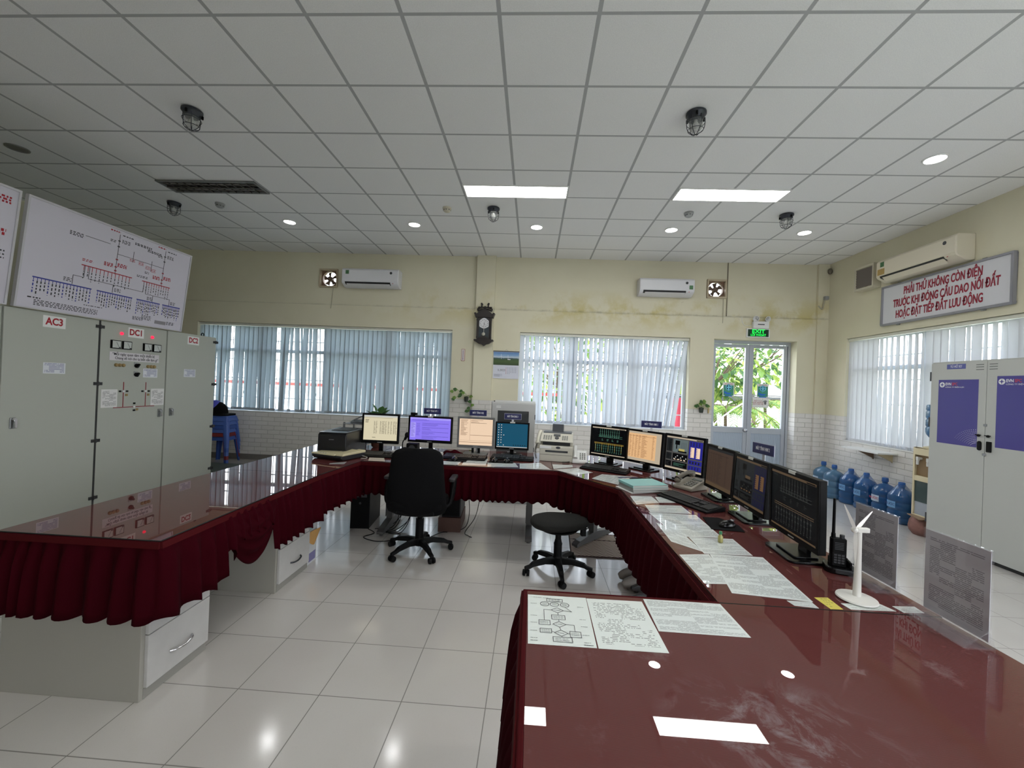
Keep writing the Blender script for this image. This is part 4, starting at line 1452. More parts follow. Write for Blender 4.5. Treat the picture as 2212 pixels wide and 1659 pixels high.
for y in (3.19, 3.33):      # the two curved feet that show under the right skirt
    m = MB()
    pts = catmull([(1.1, y + (.03 if y < 3.25 else .12), .07), (.95, y + (.02 if y < 3.25 else .06), .075), (.82, y, .06), (.745, y - .01, .035)], 6)
    m.tube(pts, [.042] * 12 + [.041, .04, .038, .035, .031, .026, .018], 12)
    m.cyl((.8, y, 0), (.8, y, .035), .022, n=12)
    m.build('curved_foot', mat('foot_grey', (140, 134, 128), .45), d4, smooth=60)

# drawer pedestals under the left arm
def pedestal(label, y0, y1, handle_dark):
    t = thing('drawer_pedestal', label, 'drawer cabinet', (0, 0, 0), 0, 'grey drawer pedestals')
    x1 = -1.738
    m = MB(); m.bx(-2.42, x1, y0 + .0, y1, .0, .714)
    m.build('body', DESK_GREY, t, bevel=.002)
    m = MB(); m.bx(x1 - .001, x1 + .002, y0 + .02, y1 - .0, .002, .05); m.build('plinth', mat('plinth_grey', (150, 148, 142), .5), t)
    for z0, z1 in ((.055, .297), (.301, .50), (.504, .70)):
        m = MB(); m.bx(x1, x1 + .018, y0 + .02, y1 - .005, z0, z1)
        d = m.build('drawer', DRAWER, t, bevel=.002)
        yc, zc = (y0 + y1) / 2 + .01, (z0 + z1) / 2 - .02
        m = MB(); m.tube(catmull([(x1 + .018, yc - .065, zc - .004), (x1 + .036, yc - .045, zc - .006), (x1 + .042, yc, zc - .008), (x1 + .036, yc + .045, zc - .002), (x1 + .018, yc + .065, zc)], 5), .006, 8)
        m.build('handle', DKM if handle_dark else CHROME, d, smooth=60)
    return t
pedestal('grey drawer pedestal under the near left desk with a bright arched handle', 1.80, 2.185, False)
pedestal('grey drawer pedestal behind the swag with a dark arched handle', 2.79, 3.205, True)
# carton and curved card behind the second pedestal
t = thing('paper_carton', 'white printed carton standing behind the far drawer pedestal', 'box', (-1.86, 3.30, 0))
m = MB(); m.bx(-.11, .11, -.07, .07, 0, .40); m.build('box', mat('carton_white', (206, 208, 210), .6), t, bevel=.003)
m = MB(); m.bx(.11, .1115, -.05, .05, .02, .09); m.build('label', mat('carton_print', (120, 116, 160), .6), t)
m = MB(); m.bx(.11, .1115, -.068, .0, .28, .40); m.build('cover_print', mat('carton_cyan', (150, 190, 190), .6), t)
m = MB()
ys = [i / 10 for i in range(11)]
m.add([(-1.745 + .05 * math.sin(PI * q), 3.22 + .17 * q, .215 + .075 * math.sin(PI * (.25 + .6 * q))) for q in ys] + [(-1.745 + .02 * math.sin(PI * q), 3.22 + .11 * q, .20 - .04 * math.sin(PI * q)) for q in ys],
      [(i, i + 1, 12 + i, 11 + i) for i in range(10)])
tag(m.build('bent_card', mat('card_tan', (186, 142, 84), .7), solid=.004), 'bent tan card poking out beside the far drawer pedestal', 'card')

# ------------------------------------------------------------------ sheets under the desk glass
_pn = [0]
def sheet(label, poly, m='paper_dense', name='paper_sheet', rot=0, group='printed sheets under the desk glass'):
    _pn[0] += 1
    z0 = TZ + .0002 + .00012 * (_pn[0] % 7)
    q = [poly[(i + rot) % 4] for i in range(4)]
    c_ = Vector((sum(p[0] for p in q) / 4, sum(p[1] for p in q) / 4, 0))
    mb = MB()
    vs = [(p[0], p[1], z0 + .0006) for p in q] + [(p[0], p[1], z0) for p in q]
    mb.add(vs, [(0, 1, 2, 3), (7, 6, 5, 4), (0, 4, 5, 1), (1, 5, 6, 2), (2, 6, 7, 3), (3, 7, 4, 0)])
    uv = [(0, 1), (1, 1), (1, 0), (0, 0)]
    mb.uv[0] = uv
    for k in range(1, 6):
        mb.uv[k] = [(0, 0)] * 4
    o = mb.build(name, MATS[m] if isinstance(m, str) else m)
    return tag(o, label, 'paper', group)
PLAINP = mat('paper_blank_glassed', (226, 232, 228), .6, coat=1.0)
t1 = sheet('flowchart sheet at the near left corner of the front right desk', [(.014, 1.522), (.226, 1.523), (.222, 1.234), (.017, 1.233)], PLAINP)
# flowchart drawn upside down for the camera (read from the far side)
fx = MB()
zf = TZ + .00195
def seg(a, b, w=.0012, mi=0):
    a, b = Vector((*a, zf)), Vector((*b, zf))
    d = (b - a).normalized() * .0005
    n_ = Vector((-(b - a).y, (b - a).x, 0)).normalized() * w
    fx.add([a - d - n_, b + d - n_, b + d + n_, a - d + n_], [(0, 1, 2, 3)], mi)
def loop(pts, w=.0011):
    for i in range(len(pts)):
        seg(pts[i], pts[(i + 1) % len(pts)], w)
def oval(x, y, rx, ry):
    loop([(x + rx * math.cos(k * PI / 8), y + ry * math.sin(k * PI / 8)) for k in range(16)])
def scrib(x, y, w, n, dz=.008):
    for k in range(n):
        for j in range(4):
            a = x - w / 2 + w * j / 4
            seg((a, y - dz * (k - (n - 1) / 2)), (a + w * RND.uniform(.12, .22), y - dz * (k - (n - 1) / 2)), .0009)
for x in (.074, .108, .144):
    oval(x, 1.462, .015, .014); scrib(x, 1.462, .016, 2)
def dia(x, y, w=.021, h=.016):
    loop([(x - w, y), (x, y + h), (x + w, y), (x, y - h)]); scrib(x, y, w, 1)
def rec(x, y, w=.02, h=.012):
    loop([(x - w, y - h), (x + w, y - h), (x + w, y + h), (x - w, y + h)]); scrib(x, y, w * 1.5, 2)
rec(.11, 1.49, .028, .009)
dia(.116, 1.425); dia(.118, 1.342); dia(.121, 1.295)
rec(.117, 1.382, .022, .013); rec(.07, 1.348, .018, .013); rec(.073, 1.303, .018, .011); rec(.165, 1.292, .017, .015); rec(.123, 1.262, .029, .012)
for a, b in (((.117, 1.409), (.117, 1.395)), ((.117, 1.369), (.118, 1.358)), ((.118, 1.326), (.12, 1.311)), ((.121, 1.279), (.122, 1.274)), ((.07, 1.361), (.07, 1.425)), ((.07, 1.425), (.095, 1.425)), ((.165, 1.307), (.165, 1.342)), ((.165, 1.342), (.139, 1.342)), ((.144, 1.448), (.165, 1.42)), ((.165, 1.42), (.137, 1.425)), ((.091, 1.303), (.1, 1.297)), ((.142, 1.295), (.148, 1.293))):
    seg(a, b, .0009)
for y in (1.462, 1.385, 1.345, 1.3, 1.262, 1.25):
    scrib(.036, y, .022, 1); scrib(.198, y - .008, .022, 1)
scrib(.2, 1.243, .03, 1); scrib(.05, 1.505, .03, 1); scrib(.085, 1.503, .03, 1)
fx.build('flowchart_lines', mat('chart_ink', (92, 92, 96), .6), t1)
sheet('text sheet with a small diagram, middle of three on the front right desk', [(.2275, 1.52), (.428, 1.523), (.432, 1.234), (.2265, 1.233)], 'paper_text', rot=2)
sheet('wide sheet of small marks, right of three on the front right desk', [(.438, 1.543), (.715, 1.542), (.722, 1.342), (.435, 1.343)], 'paper_dense', rot=2)
for lb, q in (('upper left table sheet on the right arm desk below the teal book stack', [(.739, 3.031), (.896, 3.045), (.902, 2.885), (.731, 2.812)]),
              ('sheet touching the near end of the black keyboard on the right arm desk', [(.921, 3.043), (1.0, 3.045), (1.023, 2.908), (.904, 2.886)]),
              ('sheet left of the keyboard on the right arm desk', [(.785, 2.815), (1.034, 2.84), (1.036, 2.661), (.775, 2.65)]),
              ('large sheet left of the mouse pad on the right arm desk', [(.764, 2.645), (1.056, 2.642), (1.044, 2.251), (.80, 2.237)]),
              ('slanted sheet along the skirt edge of the right arm desk', [(.752, 2.45), (.846, 2.32), (.856, 2.038), (.742, 2.152)]),
              ('sheet with the tiny bottle standing on it, right arm desk', [(.86, 2.235), (1.092, 2.242), (1.083, 2.025), (.852, 2.017)]),
              ('sheet at the skirt edge nearest the front desk, right arm', [(.723, 1.985), (.872, 2.012), (.83, 1.709), (.725, 1.7)]),
              ('largest dense sheet on the right arm desk beside the nearest dim monitor', [(.876, 2.014), (1.122, 2.012), (1.083, 1.603), (.80, 1.633)]),
              ('small slip at the near corner of the right arm desk', [(.986, 1.601), (1.076, 1.602), (1.074, 1.5575), (.993, 1.566)]),
              ('sheet nearest the office chair on the back desk', [(-.871, 3.983), (-.663, 4.014), (-.669, 3.847), (-.839, 3.825)]),
              ('slanted sheet right of the office chair on the back desk', [(-.645, 4.069), (-.425, 4.235), (-.412, 3.882), (-.635, 3.851)]),
              ('sheet below the teal desktop monitor on the back desk', [(-.41, 4.03), (-.141, 4.079), (-.102, 3.88), (-.389, 3.83)]),
              ('sheet left of the fax machine on the back desk', [(-.095, 4.06), (.11, 4.15), (.199, 3.848), (-.087, 3.821)]),
              ('sheet in front of the fax machine foot on the corner desk', [(.228, 4.1), (.427, 4.12), (.42, 4.013), (.23, 3.875)]),
              ('sheet at the skirt edge of the corner desk left of the keyboard', [(.24, 3.85), (.45, 3.97), (.585, 3.80), (.41, 3.66)]),
              ('sheet under the front edge of the corner keyboard', [(.538, 3.551), (.658, 3.745), (.933, 3.7), (.735, 3.348)])):
    sheet(lb, q)
sheet('cream sheet left of the office chair on the back desk', [(-1.575, 3.985), (-1.432, 4.0), (-1.361, 3.832), (-1.523, 3.83)], mat('paper_cream', (226, 214, 196), .6, coat=1.0))
sheet('grey slip in front of the flatbed scanner', [(-1.798, 3.635), (-1.685, 3.735), (-1.66, 3.62), (-1.78, 3.59)], mat('paper_grey', (170, 170, 172), .6, coat=1.0))
YEL = paper_mat('paper_yellow', (228, 214, 96), (110, 104, 60), 6, 10, .5, True)
sheet('small yellow slip beside the white wind turbine model', [(1.112, 1.641), (1.166, 1.646), (1.162, 1.562), (1.116, 1.559)], YEL)
sheet('white slip under the wind turbine base', [(1.185, 1.606), (1.338, 1.622), (1.357, 1.573), (1.192, 1.565)], 'paper_text')
sheet('white slip left of the near acrylic sign on the right arm desk', [(1.373, 1.61), (1.459, 1.617), (1.455, 1.573), (1.377, 1.566)], 'paper_text')

# ------------------------------------------------------------------ left electrical cabinets (face +x)
CX = -4.6
LEDR = emat('red_led', (255, 40, 70), 1.6)
def cabinet(label, y0, name_txt, hinge_side, handle_side):
    t = thing('electrical_cabinet', label, 'cabinet', (CX, y0, 0), PI / 2, 'grey electrical cabinets in a row')
    m = MB(); m.bx(.002, .798, .02, .80, 0, 2.035); m.build('body', CAB_GREY, t)
    m = MB(); m.bx(.006, .794, .0, .02, .06, 2.03); d = m.build('door', CAB_GREY, t, bevel=.003)
    if hinge_side is not None:
        for z in (1.965, 1.36, .755, .15):
            m = MB()
            m.cyl((hinge_side, -.008, z - .022), (hinge_side, -.008, z + .022), .009, n=10)
            m.bx(hinge_side - .042, hinge_side + .042, -.01, 0, z - .016, z + .016)
            for sx in (-.028, .028):
                m.cyl((hinge_side + sx, -.013, z), (hinge_side + sx, -.009, z), .006, n=8)
            m.build('hinge', mat('hinge_dark', (48, 48, 50), .5), t, smooth=40)
    if handle_side is not None:
        m = MB(); m.bx(handle_side - .022, handle_side + .022, -.008, 0, .955, 1.055); h = m.build('handle', STEEL, d, bevel=.004)
        m = MB(); m.cyl((handle_side, -.03, 1.035), (handle_side, 0, 1.035), .016, n=14); m.box((handle_side + .004, -.028, 1.0), (.018, .014, .075), 0); m.build('handle', CHROME, d, bevel=.002)
    if name_txt:
        xc = {'AC3': .385, 'DC1': .395, 'DC2': .395}[name_txt]
        m = MB(); m.bx(xc - .094, xc + .094, -.002, 0, 1.892, 2.002); p = m.build('name_plate', PAPER, d)
        text('lettering', name_txt, .094, RED_INK, p, (xc, -.003, 1.947), width=.145, bold=.003, depth=.0003)
    return t, d
def sticker(d, x, z, w=.185, h=.105):
    m = MB(); m.add([(x - w / 2, -.0015, z + h / 2), (x + w / 2, -.0015, z + h / 2), (x + w / 2, -.0015, z - h / 2), (x - w / 2, -.0015, z - h / 2)] + [(x - w / 2, 0, z + h / 2), (x + w / 2, 0, z + h / 2), (x + w / 2, 0, z - h / 2), (x - w / 2, 0, z - h / 2)],
                    [(0, 1, 2, 3), (7, 6, 5, 4), (0, 4, 5, 1), (1, 5, 6, 2), (2, 6, 7, 3), (3, 7, 4, 0)])
    m.uv[0] = [(0, 1), (1, 1), (1, 0), (0, 0)]
    for k in range(1, 6):
        m.uv[k] = [(0, 0)] * 4
    return m.build('sticker', MATS['sticker_text'], d)
SEAL = mat('door_seal_dark', (52, 52, 52), .8)
cabinet('grey electrical cabinet at the very left edge, next to AC3', 2.535, None, None, None)
a, d = cabinet('grey electrical cabinet labelled AC3', 3.34, 'AC3', .80, .095); sticker(d, .40, 1.506)
m = MB(); m.bx(.791, .809, -.003, .01, .04, 2.03); m.build('door_seal', SEAL, a)
a, d = cabinet('grey electrical cabinet labelled DC1 with meters and red lamps', 4.145, 'DC1', None, .73)
Y0 = 4.145
for y, z in ((4.371, 1.921), (4.741, 1.922)):
    m = MB(); m.lathe([(.017, 0), (.017, .008), (.012, .016), (0, .018)], 16, 0, Matrix.Translation((y - Y0, 0, z)) @ Matrix.Rotation(PI / 2, 4, 'X')); m.build('red_lamp', LEDR, d, smooth=40)
for y0, y1 in ((4.253, 4.358), (4.378, 4.480), (4.627, 4.726), (4.748, 4.851)):
    x0, x1 = y0 - Y0, y1 - Y0
    m = MB(); m.bx(x0, x1, -.02, 0, 1.748, 1.840); mt_ = m.build('meter', BLACK_PL, d, bevel=.002)
    m = MB(); m.bx(x0 + .008, x1 - .008, -.0215, -.02, 1.756, 1.832); m.build('meter_face', mat('meter_face', (196, 200, 196), .3, coat=.5), mt_)
    m = MB(); m.box(((x0 + x1) / 2 + .01, -.022, 1.795), (.003, .001, .055), 0, ry=-.5); m.bx(x1 - .03, x1 - .01, -.0225, -.0215, 1.757, 1.768); m.build('needle', BLACK_INK, mt_)
m = MB(); m.bx(4.25 - Y0, 4.842 - Y0, -.002, 0, 1.618, 1.712); sl = m.build('slogan_strip', mat('strip_white', (216, 212, 216), .6), d)
text('lettering', '“Mỗi ngày quan tâm một thiết bị', .042, BLACK_INK, sl, (4.53 - Y0, -.003, 1.688), width=.50, depth=.0003, bold=.0004)
text('lettering', 'Chúng sẽ nói cho ta biết cần làm gì”', .042, BLACK_INK, sl, (4.57 - Y0, -.003, 1.645), width=.52, depth=.0003, bold=.0004)
BRS = mat('button_brass', (150, 128, 84), .5)
for yc in (4.363, 4.741):
    for k in (-1, 0, 1):
        m = MB(); m.lathe([(.019, 0), (.019, .012), (.014, .018), (0, .019)], 14, 0, Matrix.Translation((yc - Y0 + k * .04, 0, 1.568)) @ Matrix.Rotation(PI / 2, 4, 'X')); m.build('push_button', BRS, d, smooth=40)
for z in (1.570, 1.467):
    m = MB(); m.bx(4.53 - Y0, 4.582 - Y0, -.004, 0, z - .01, z + .038)
    k_ = m.build('selector_switch', GREY_PL, d)
    m = MB(); m.cyl((4.556 - Y0, -.004, z), (4.556 - Y0, -.02, z), .024, n=16); m.box((4.556 - Y0, -.028, z), (.016, .018, .05), 0, ry=.6); m.build('knob', BLACK_PL, k_, smooth=40)
sticker(d, 4.737 - Y0, 1.49)
m = MB()
for (x0, x1, z0, z1) in ((4.415, 4.423, 1.099, 1.38), (4.683, 4.691, 1.10, 1.38), (4.312, 4.805, 1.091, 1.099)):
    m.bx(x0 - Y0, x1 - Y0, -.0025, 0, z0, z1)
m.build('mimic_lines', mat('mimic_red', (140, 34, 44), .5), d)
for y, z, vert in ((4.420, 1.276, 0), (4.685, 1.274, 0), (4.551, 1.095, 1)):
    m = MB(); x = y - Y0
    for s in (-1, 1):
        m.bx(x - .012 + (0 if vert else s * .04), x + .012 + (0 if vert else s * .04), -.006, 0, z - .009 + (s * .04 if vert else 0), z + .009 + (s * .04 if vert else 0))
        m.build('breaker_symbol', BLACK_PL, d); m = MB()
    m = MB(); m.cyl((x, -.006, z), (x, 0, z), .013, n=14); m.build('breaker_symbol', mat('symbol_white', (220, 220, 220), .4), d)
    m = MB(); m.bx(x + .022, x + .05, -.004, 0, z - .055 + (.01 if vert else 0), z - .03 + (.01 if vert else 0)); m.build('tag_plate', BRS, d)
def note(d, x0, x1, z0, z1):
    m = MB(); m.add([(x0, -.0015, z1), (x1, -.0015, z1), (x1, -.0015, z0), (x0, -.0015, z0), (x0, 0, z1), (x1, 0, z1), (x1, 0, z0), (x0, 0, z0)], [(0, 1, 2, 3), (7, 6, 5, 4), (0, 4, 5, 1), (1, 5, 6, 2), (2, 6, 7, 3), (3, 7, 4, 0)])
    m.uv[0] = [(0, 1), (1, 1), (1, 0), (0, 0)]
    for k in range(1, 6):
        m.uv[k] = [(0, 0)] * 4
    m.build('pinned_note', MATS['paper_plain_text'], d)
note(d, .035, .208, 1.10, 1.298); note(d, .61, .786, 1.10, 1.302)
a, d = cabinet('grey electrical cabinet labelled DC2, rightmost of the row', 4.95, 'DC2', .782, .085); sticker(d, .357, 1.507)
m = MB(); m.tube([(.665 + .022 * math.cos(i * PI / 8), .1, 2.06 + .022 * math.sin(i * PI / 8)) for i in range(16)], .006, 8, closed=True); m.cyl((.665, .1, 2.03), (.665, .1, 2.045), .01, n=10)
m.build('lifting_eye', BLACK_PL, a, smooth=60)

# ------------------------------------------------------------------ line diagram boards on top of the cabinets
BOARD_W = mat('board_white_lilac', (208, 204, 216), .45)
def diagram_board(label, y0, w, full):
    tl = .105   # leans out a little at the top
    t = thing('diagram_board', label, 'diagram board', (CX + .02, y0, 2.04), PI / 2, 'wiring diagram boards on the cabinets')
    t.rotation_euler = Matrix.Rotation(PI / 2, 3, 'Z').to_4x4().to_euler()
    t.rotation_euler = (Matrix.Rotation(PI / 2, 4, 'Z') @ Matrix.Rotation(tl, 4, 'X')).to_euler()
    h = .985
    m = MB(); m.bx(0, w, -.012, .012, 0.012, h); m.build('panel', BOARD_W, t)
    m = MB()
    m.bx(-.006, w + .006, -.02, .014, h - .012, h + .006); m.bx(-.006, w + .006, -.02, .014, .0, .012); m.bx(-.006, .010, -.02, .014, .012, h - .012); m.bx(w - .010, w + .006, -.02, .014, .012, h - .012)
    m.build('frame', mat('board_edge', (196, 194, 200), .4, metal=.2), t)
    g = MB()
    def ln(x0, z0, x1, z1, mi=0, lw=.0022):
        if abs(x1 - x0) > abs(z1 - z0):
            g.bx(min(x0, x1), max(x0, x1), -.0135, -.012, z0 - lw, z0 + lw, mi)
        else:
            g.bx(x0 - lw, x0 + lw, -.0135, -.012, min(z0, z1), max(z0, z1), mi)
    def words(x, z, w_, n, mi=0, lw=.0035, dz=.014, vert=False):
        for r in range(n):
            p = 0
            while p < w_:
                q = RND.uniform(.012, .035)
                q = min(q, w_ - p)
                if vert:
                    ln(x + r * dz, z - p, x + r * dz, z - p - q * .8, mi, lw)
                else:
                    ln(x + p, z - r * dz, x + p + q * .85, z - r * dz, mi, lw)
                p += q + .008
    if full:
        X = lambda u: u * w
        for xc in (.47, .79):
            ln(X(xc), .93, X(xc), .50, 0)
            words(X(xc) - .1, .95, .1, 1, 1, .006); words(X(xc) + .03, .93, .12, 1, 0, .005); words(X(xc) + .03, .88, .09, 3, 0); words(X(xc) - .09, .85, .06, 2)
            words(X(xc) - .12, .60, .09, 3, 1, .005); words(X(xc) + .015, .62, .1, 3, 1, .005)
            for z in (.86, .80, .66, .58, .54):
                g.bx(X(xc) - .012, X(xc) + .012, -.0135, -.012, z - .006, z + .006, 0 if z > .7 else 1)
        words(X(.57), .90, .2, 2, 0, .005); words(X(.66), .87, .18, 2, 0, .005)
        ln(X(.47), .72, X(.79), .72, 0); ln(X(.57), .80, X(.57), .68); ln(X(.70), .76, X(.70), .64)
        for (x, z) in ((.55, .69), (.61, .68), (.66, .655), (.70, .64)):
            ln(X(x), z, X(x) + .06, z, 1); ln(X(x), z + .03, X(x) + .06, z + .03, 1); words(X(x), z + .015, .06, 1, 1)
        words(X(.2), .80, .12, 3, 0, .004); ln(X(.28), .80, X(.42), .80)
        words(X(.61), .56, .13, 2); words(X(.66), .62, .05, 2)
        # red busbars with feeders
        ln(X(.28), .51, X(.58), .51, 1, .0045); ln(X(.65), .51, X(.86), .51, 1, .0045); words(X(.28), .57, .1, 2, 1)
        for i in range(13):
            x = X(.295) + i * X(.0225)
            ln(x, .51, x, .46, 1); words(x, .455, RND.uniform(.05, .1), 1, 0, .0035, vert=True)
        for i in range(11):
            x = X(.665) + i * X(.0185)
            ln(x, .51, x, .47, 1); words(x, .46, RND.uniform(.05, .11), 1, 0, .0035, vert=True)
        # links down to the blue bars
        ln(X(.30), .51, X(.30), .39); ln(X(.30), .39, X(.245), .39); ln(X(.245), .39, X(.245), .30)
        ln(X(.325), .51, X(.325), .385); ln(X(.325), .385, X(.665), .385); ln(X(.47), .385, X(.47), .30)
        ln(X(.665), .385, X(.665), .51); ln(X(.685), .51, X(.685), .37); ln(X(.685), .37, X(.87), .37); ln(X(.74), .37, X(.74), .29); ln(X(.87), .37, X(.87), .28)
        for (a_, b_, n) in ((.06, .35, 17), (.38, .6, 15), (.63, .80, 14), (.82, .965, 14)):
            ln(X(a_), .29, X(b_), .29, 2, .006)
            for i in range(n):
                x = X(a_ + .006) + i * X((b_ - a_ - .012) / (n - 1))
                ln(x, .285, x, .262, 2); words(x, .26, RND.uniform(.08, .14), 1, 2 if i % 4 == 0 else 0, .0045, vert=True)
        for (x, z) in ((.2, .35), (.48, .35), (.70, .34), (.88, .34)):
            words(X(x), z, .07, 3)
        words(X(.05), .105, .1, 1, 0, .006); words(X(.08), .085, .55, 4, 0, .0035); words(X(.32), .12, .18, 1)
        words(X(.62), .09, .12, 3); words(X(.68), .12, .12, 4); g.bx(X(.78), X(.865), -.0135, -.012, .05, .09, 3); words(X(.87), .09, .11, 3)
    else:
        words(w - .35, .90, .3, 3, 1, .008, .022); words(w - .2, .62, .14, 2, 1, .012, .03); words(w - .18, .45, .13, 3, 0, .006, .03)
        ln(w * .3, .8, w * .3, .2); ln(w * .1, .5, w * .9, .5, 1, .004)
    g.build('diagram', [BLACK_INK, RED_INK, BLUE_INK, mat('grey_block', (140, 136, 142), .6)], t)
    return t
diagram_board('white wiring diagram board leaning above cabinets AC3 and DC1', 3.385, 1.715, True)
diagram_board('white diagram board cut by the left edge of the view', 1.60, 1.725, False)

# ------------------------------------------------------------------ monitors
S = {}
def sc(k, col, g=1.0):
    if k not in S:
        S[k] = scr('screen_' + k, col, g)
    return S[k]
sc('cream', (226, 216, 184), 1.15); sc('cream_dk', (150, 142, 122)); sc('violet', (138, 120, 236), 1.35); sc('violet_dk', (84, 72, 176)); sc('violet_lt', (168, 156, 246), 1.3)
sc('peach', (240, 210, 180), 1.25); sc('peach_dk', (160, 128, 104)); sc('teal', (24, 92, 122), .9); sc('white', (214, 216, 214), 1.0)
sc('black', (8, 10, 14), .5); sc('navy', (44, 44, 150), 1.0); sc('grey', (96, 94, 92), .8); sc('bar', (206, 190, 166), 1.0); sc('orange', (238, 190, 138), 1.15)
sc('orange_dk', (176, 128, 88)); sc('green', (96, 150, 128), .8); sc('amber', (180, 146, 60), 1.0); sc('brown', (98, 78, 66), .55); sc('brown_dk', (74, 58, 50), .5)
sc('dim_line', (72, 74, 72), .6); sc('dim_bar', (120, 98, 74), .55); sc('dim_navy', (34, 34, 70), .55); sc('dim_grey', (50, 54, 56), .5); sc('dim_orange', (150, 112, 76), .5); sc('pict', (120, 134, 134), .8); sc('yellow', (200, 186, 110), 1.0)
SK = list(S.keys())
SI = {k: i for i, k in enumerate(SK)}

class Scr:
    def __init__(s, w, h):
        s.m = MB(); s.w = w; s.h = h; s.k = 0
    def r(s, x0, x1, y0, y1, col, lv=1):
        """rectangle in 0..1 screen units (y up)"""
        y = -.0002 - .00012 * lv
        s.m.add([((x0 - .5) * s.w, y, y0 * s.h), ((x1 - .5) * s.w, y, y0 * s.h), ((x1 - .5) * s.w, y, y1 * s.h), ((x0 - .5) * s.w, y, y1 * s.h)], [(0, 1, 2, 3)], SI[col])
    def rows(s, x0, x1, y0, y1, n, col, fill=.55, lv=3):
        for i in range(n):
            y = y1 - (y1 - y0) * (i + .5) / n
            s.r(x0, x0 + (x1 - x0) * RND.uniform(.4, 1), y - (y1 - y0) / n * fill / 2, y + (y1 - y0) / n * fill / 2, col, lv)

def scr_table(g):
    g.r(0, 1, 0, 1, 'cream'); g.r(0, 1, .93, 1, 'white', 2); g.r(.0, .86, .895, .905, 'cream_dk', 3); g.r(.0, 1, 0, .035, 'black', 3)
    for x in (.3, .36, .48, .54, .58, .64, .72, .8, .88, .94):
        g.rows(x, x + .045, .28, .78, 20, 'cream_dk')
    g.rows(.04, .16, .7, .84, 3, 'cream_dk'); g.rows(.26, .46, .12, .16, 1, 'cream_dk')
def scr_violet(g):
    g.r(0, 1, 0, 1, 'violet'); g.r(0, 1, .91, 1, 'violet_lt', 2); g.r(.15, 1, 0, .03, 'black', 3); g.rows(.05, .6, .86, .93, 2, 'violet_dk', .3)
    g.r(.02, .14, .12, .78, 'violet_lt', 2); g.rows(.03, .13, .16, .76, 12, 'violet_dk', .25)
    g.rows(.16, .28, .2, .76, 8, 'violet_dk', .2)
    for y in (.75, .56, .37, .18):
        g.r(.3, .95, y, y + .012, 'violet_dk', 3); g.rows(.3, .7, y - .12, y - .02, 3, 'violet_dk', .25)
def scr_peach(g):
    g.r(0, 1, 0, 1, 'peach'); g.rows(.04, .26, .36, .97, 20, 'peach_dk', .4); g.r(.32, .325, .18, .98, 'peach_dk', 3)
    g.r(.32, 1, .37, .385, 'peach_dk', 3); g.r(0, 1, .1, .115, 'peach_dk', 3); g.r(0, 1, .17, .175, 'peach_dk', 3); g.rows(.34, .86, .83, .97, 4, 'peach_dk', .3); g.r(.34, .82, .84, .85, 'black', 4)
def scr_desktop(g):
    g.r(0, 1, 0, 1, 'teal'); g.r(0, 1, 0, .03, 'white', 3)
    for c_, n in ((0, 9), (1, 8), (2, 2)):
        for i in range(n):
            y = .95 - i * .105
            if c_ == 2:
                y = (.53, .11)[i]
            g.r(.04 + c_ * .085, .07 + c_ * .085, y - .04, y, 'white', 3); g.r(.03 + c_ * .085, .08 + c_ * .085, y - .065, y - .05, 'dim_grey', 3)
    for i in range(6):
        g.r(.54 + i * .075, .57 + i * .075, .08, .12, 'dim_grey', 3)
def scr_oneline(g, dim):
    L_, B_ = ('dim_line', 'dim_bar') if dim else ('green', 'bar')
    A_ = 'dim_bar' if dim else 'amber'
    g.r(0, 1, 0, 1, 'black'); g.r(0, 1, .945, .985, B_, 2); g.r(.8, .97, .95, .97, 'black', 3); g.r(0, 1, 0, .03, B_, 2); g.r(.04, .15, .9, .93, 'dim_grey', 2)
    for i in range(10):
        x = .24 + i * .062
        g.r(x, x + .008, .70, .93, L_, 2); g.r(x - .012, x + .02, .73, .745, L_, 2); g.r(x - .012, x + .02, .83, .84, L_, 2); g.rows(x - .015, x + .03, .64, .69, 2, L_, .5)
    g.r(.2, .9, .69, .70, L_, 2); g.r(.2, .9, .635, .645, L_, 2)
    for x in (.3, .45, .6, .75):
        g.rows(x, x + .06, .5, .58, 3, L_, .4)
    g.r(.08, .95, .42, .432, A_, 2); g.r(.08, .95, .385, .397, A_, 2)
    for i in range(13):
        x = .12 + i * .064
        g.r(x, x + .007, .14, .42, 'yellow' if not dim and i % 3 == 0 else L_, 2); g.r(x - .012, x + .018, .30, .33, L_, 2); g.r(x - .012, x + .018, .22, .24, L_, 2); g.rows(x - .014, x + .02, .08, .14, 2, L_, .5)
def scr_list(g, dim):
    b, d = ('brown', 'brown_dk') if dim else ('orange', 'orange_dk')
    g.r(0, 1, 0, 1, b); g.r(0, 1, .93, 1, 'dim_grey' if dim else 'bar', 2); g.r(.85, 1, 0, .93, 'brown' if dim else 'bar', 2)
    for x0, x1 in ((.03, .11), (.13, .2), (.22, .3), (.32, .4), (.42, .6), (.74, .8)):
        g.rows(x0, x1, .12, .88, 26, d, .4)
    g.r(.0, .84, .84, .85, d, 3); g.r(0, 1, 0, .09, 'dim_bar' if dim else 'bar', 3)
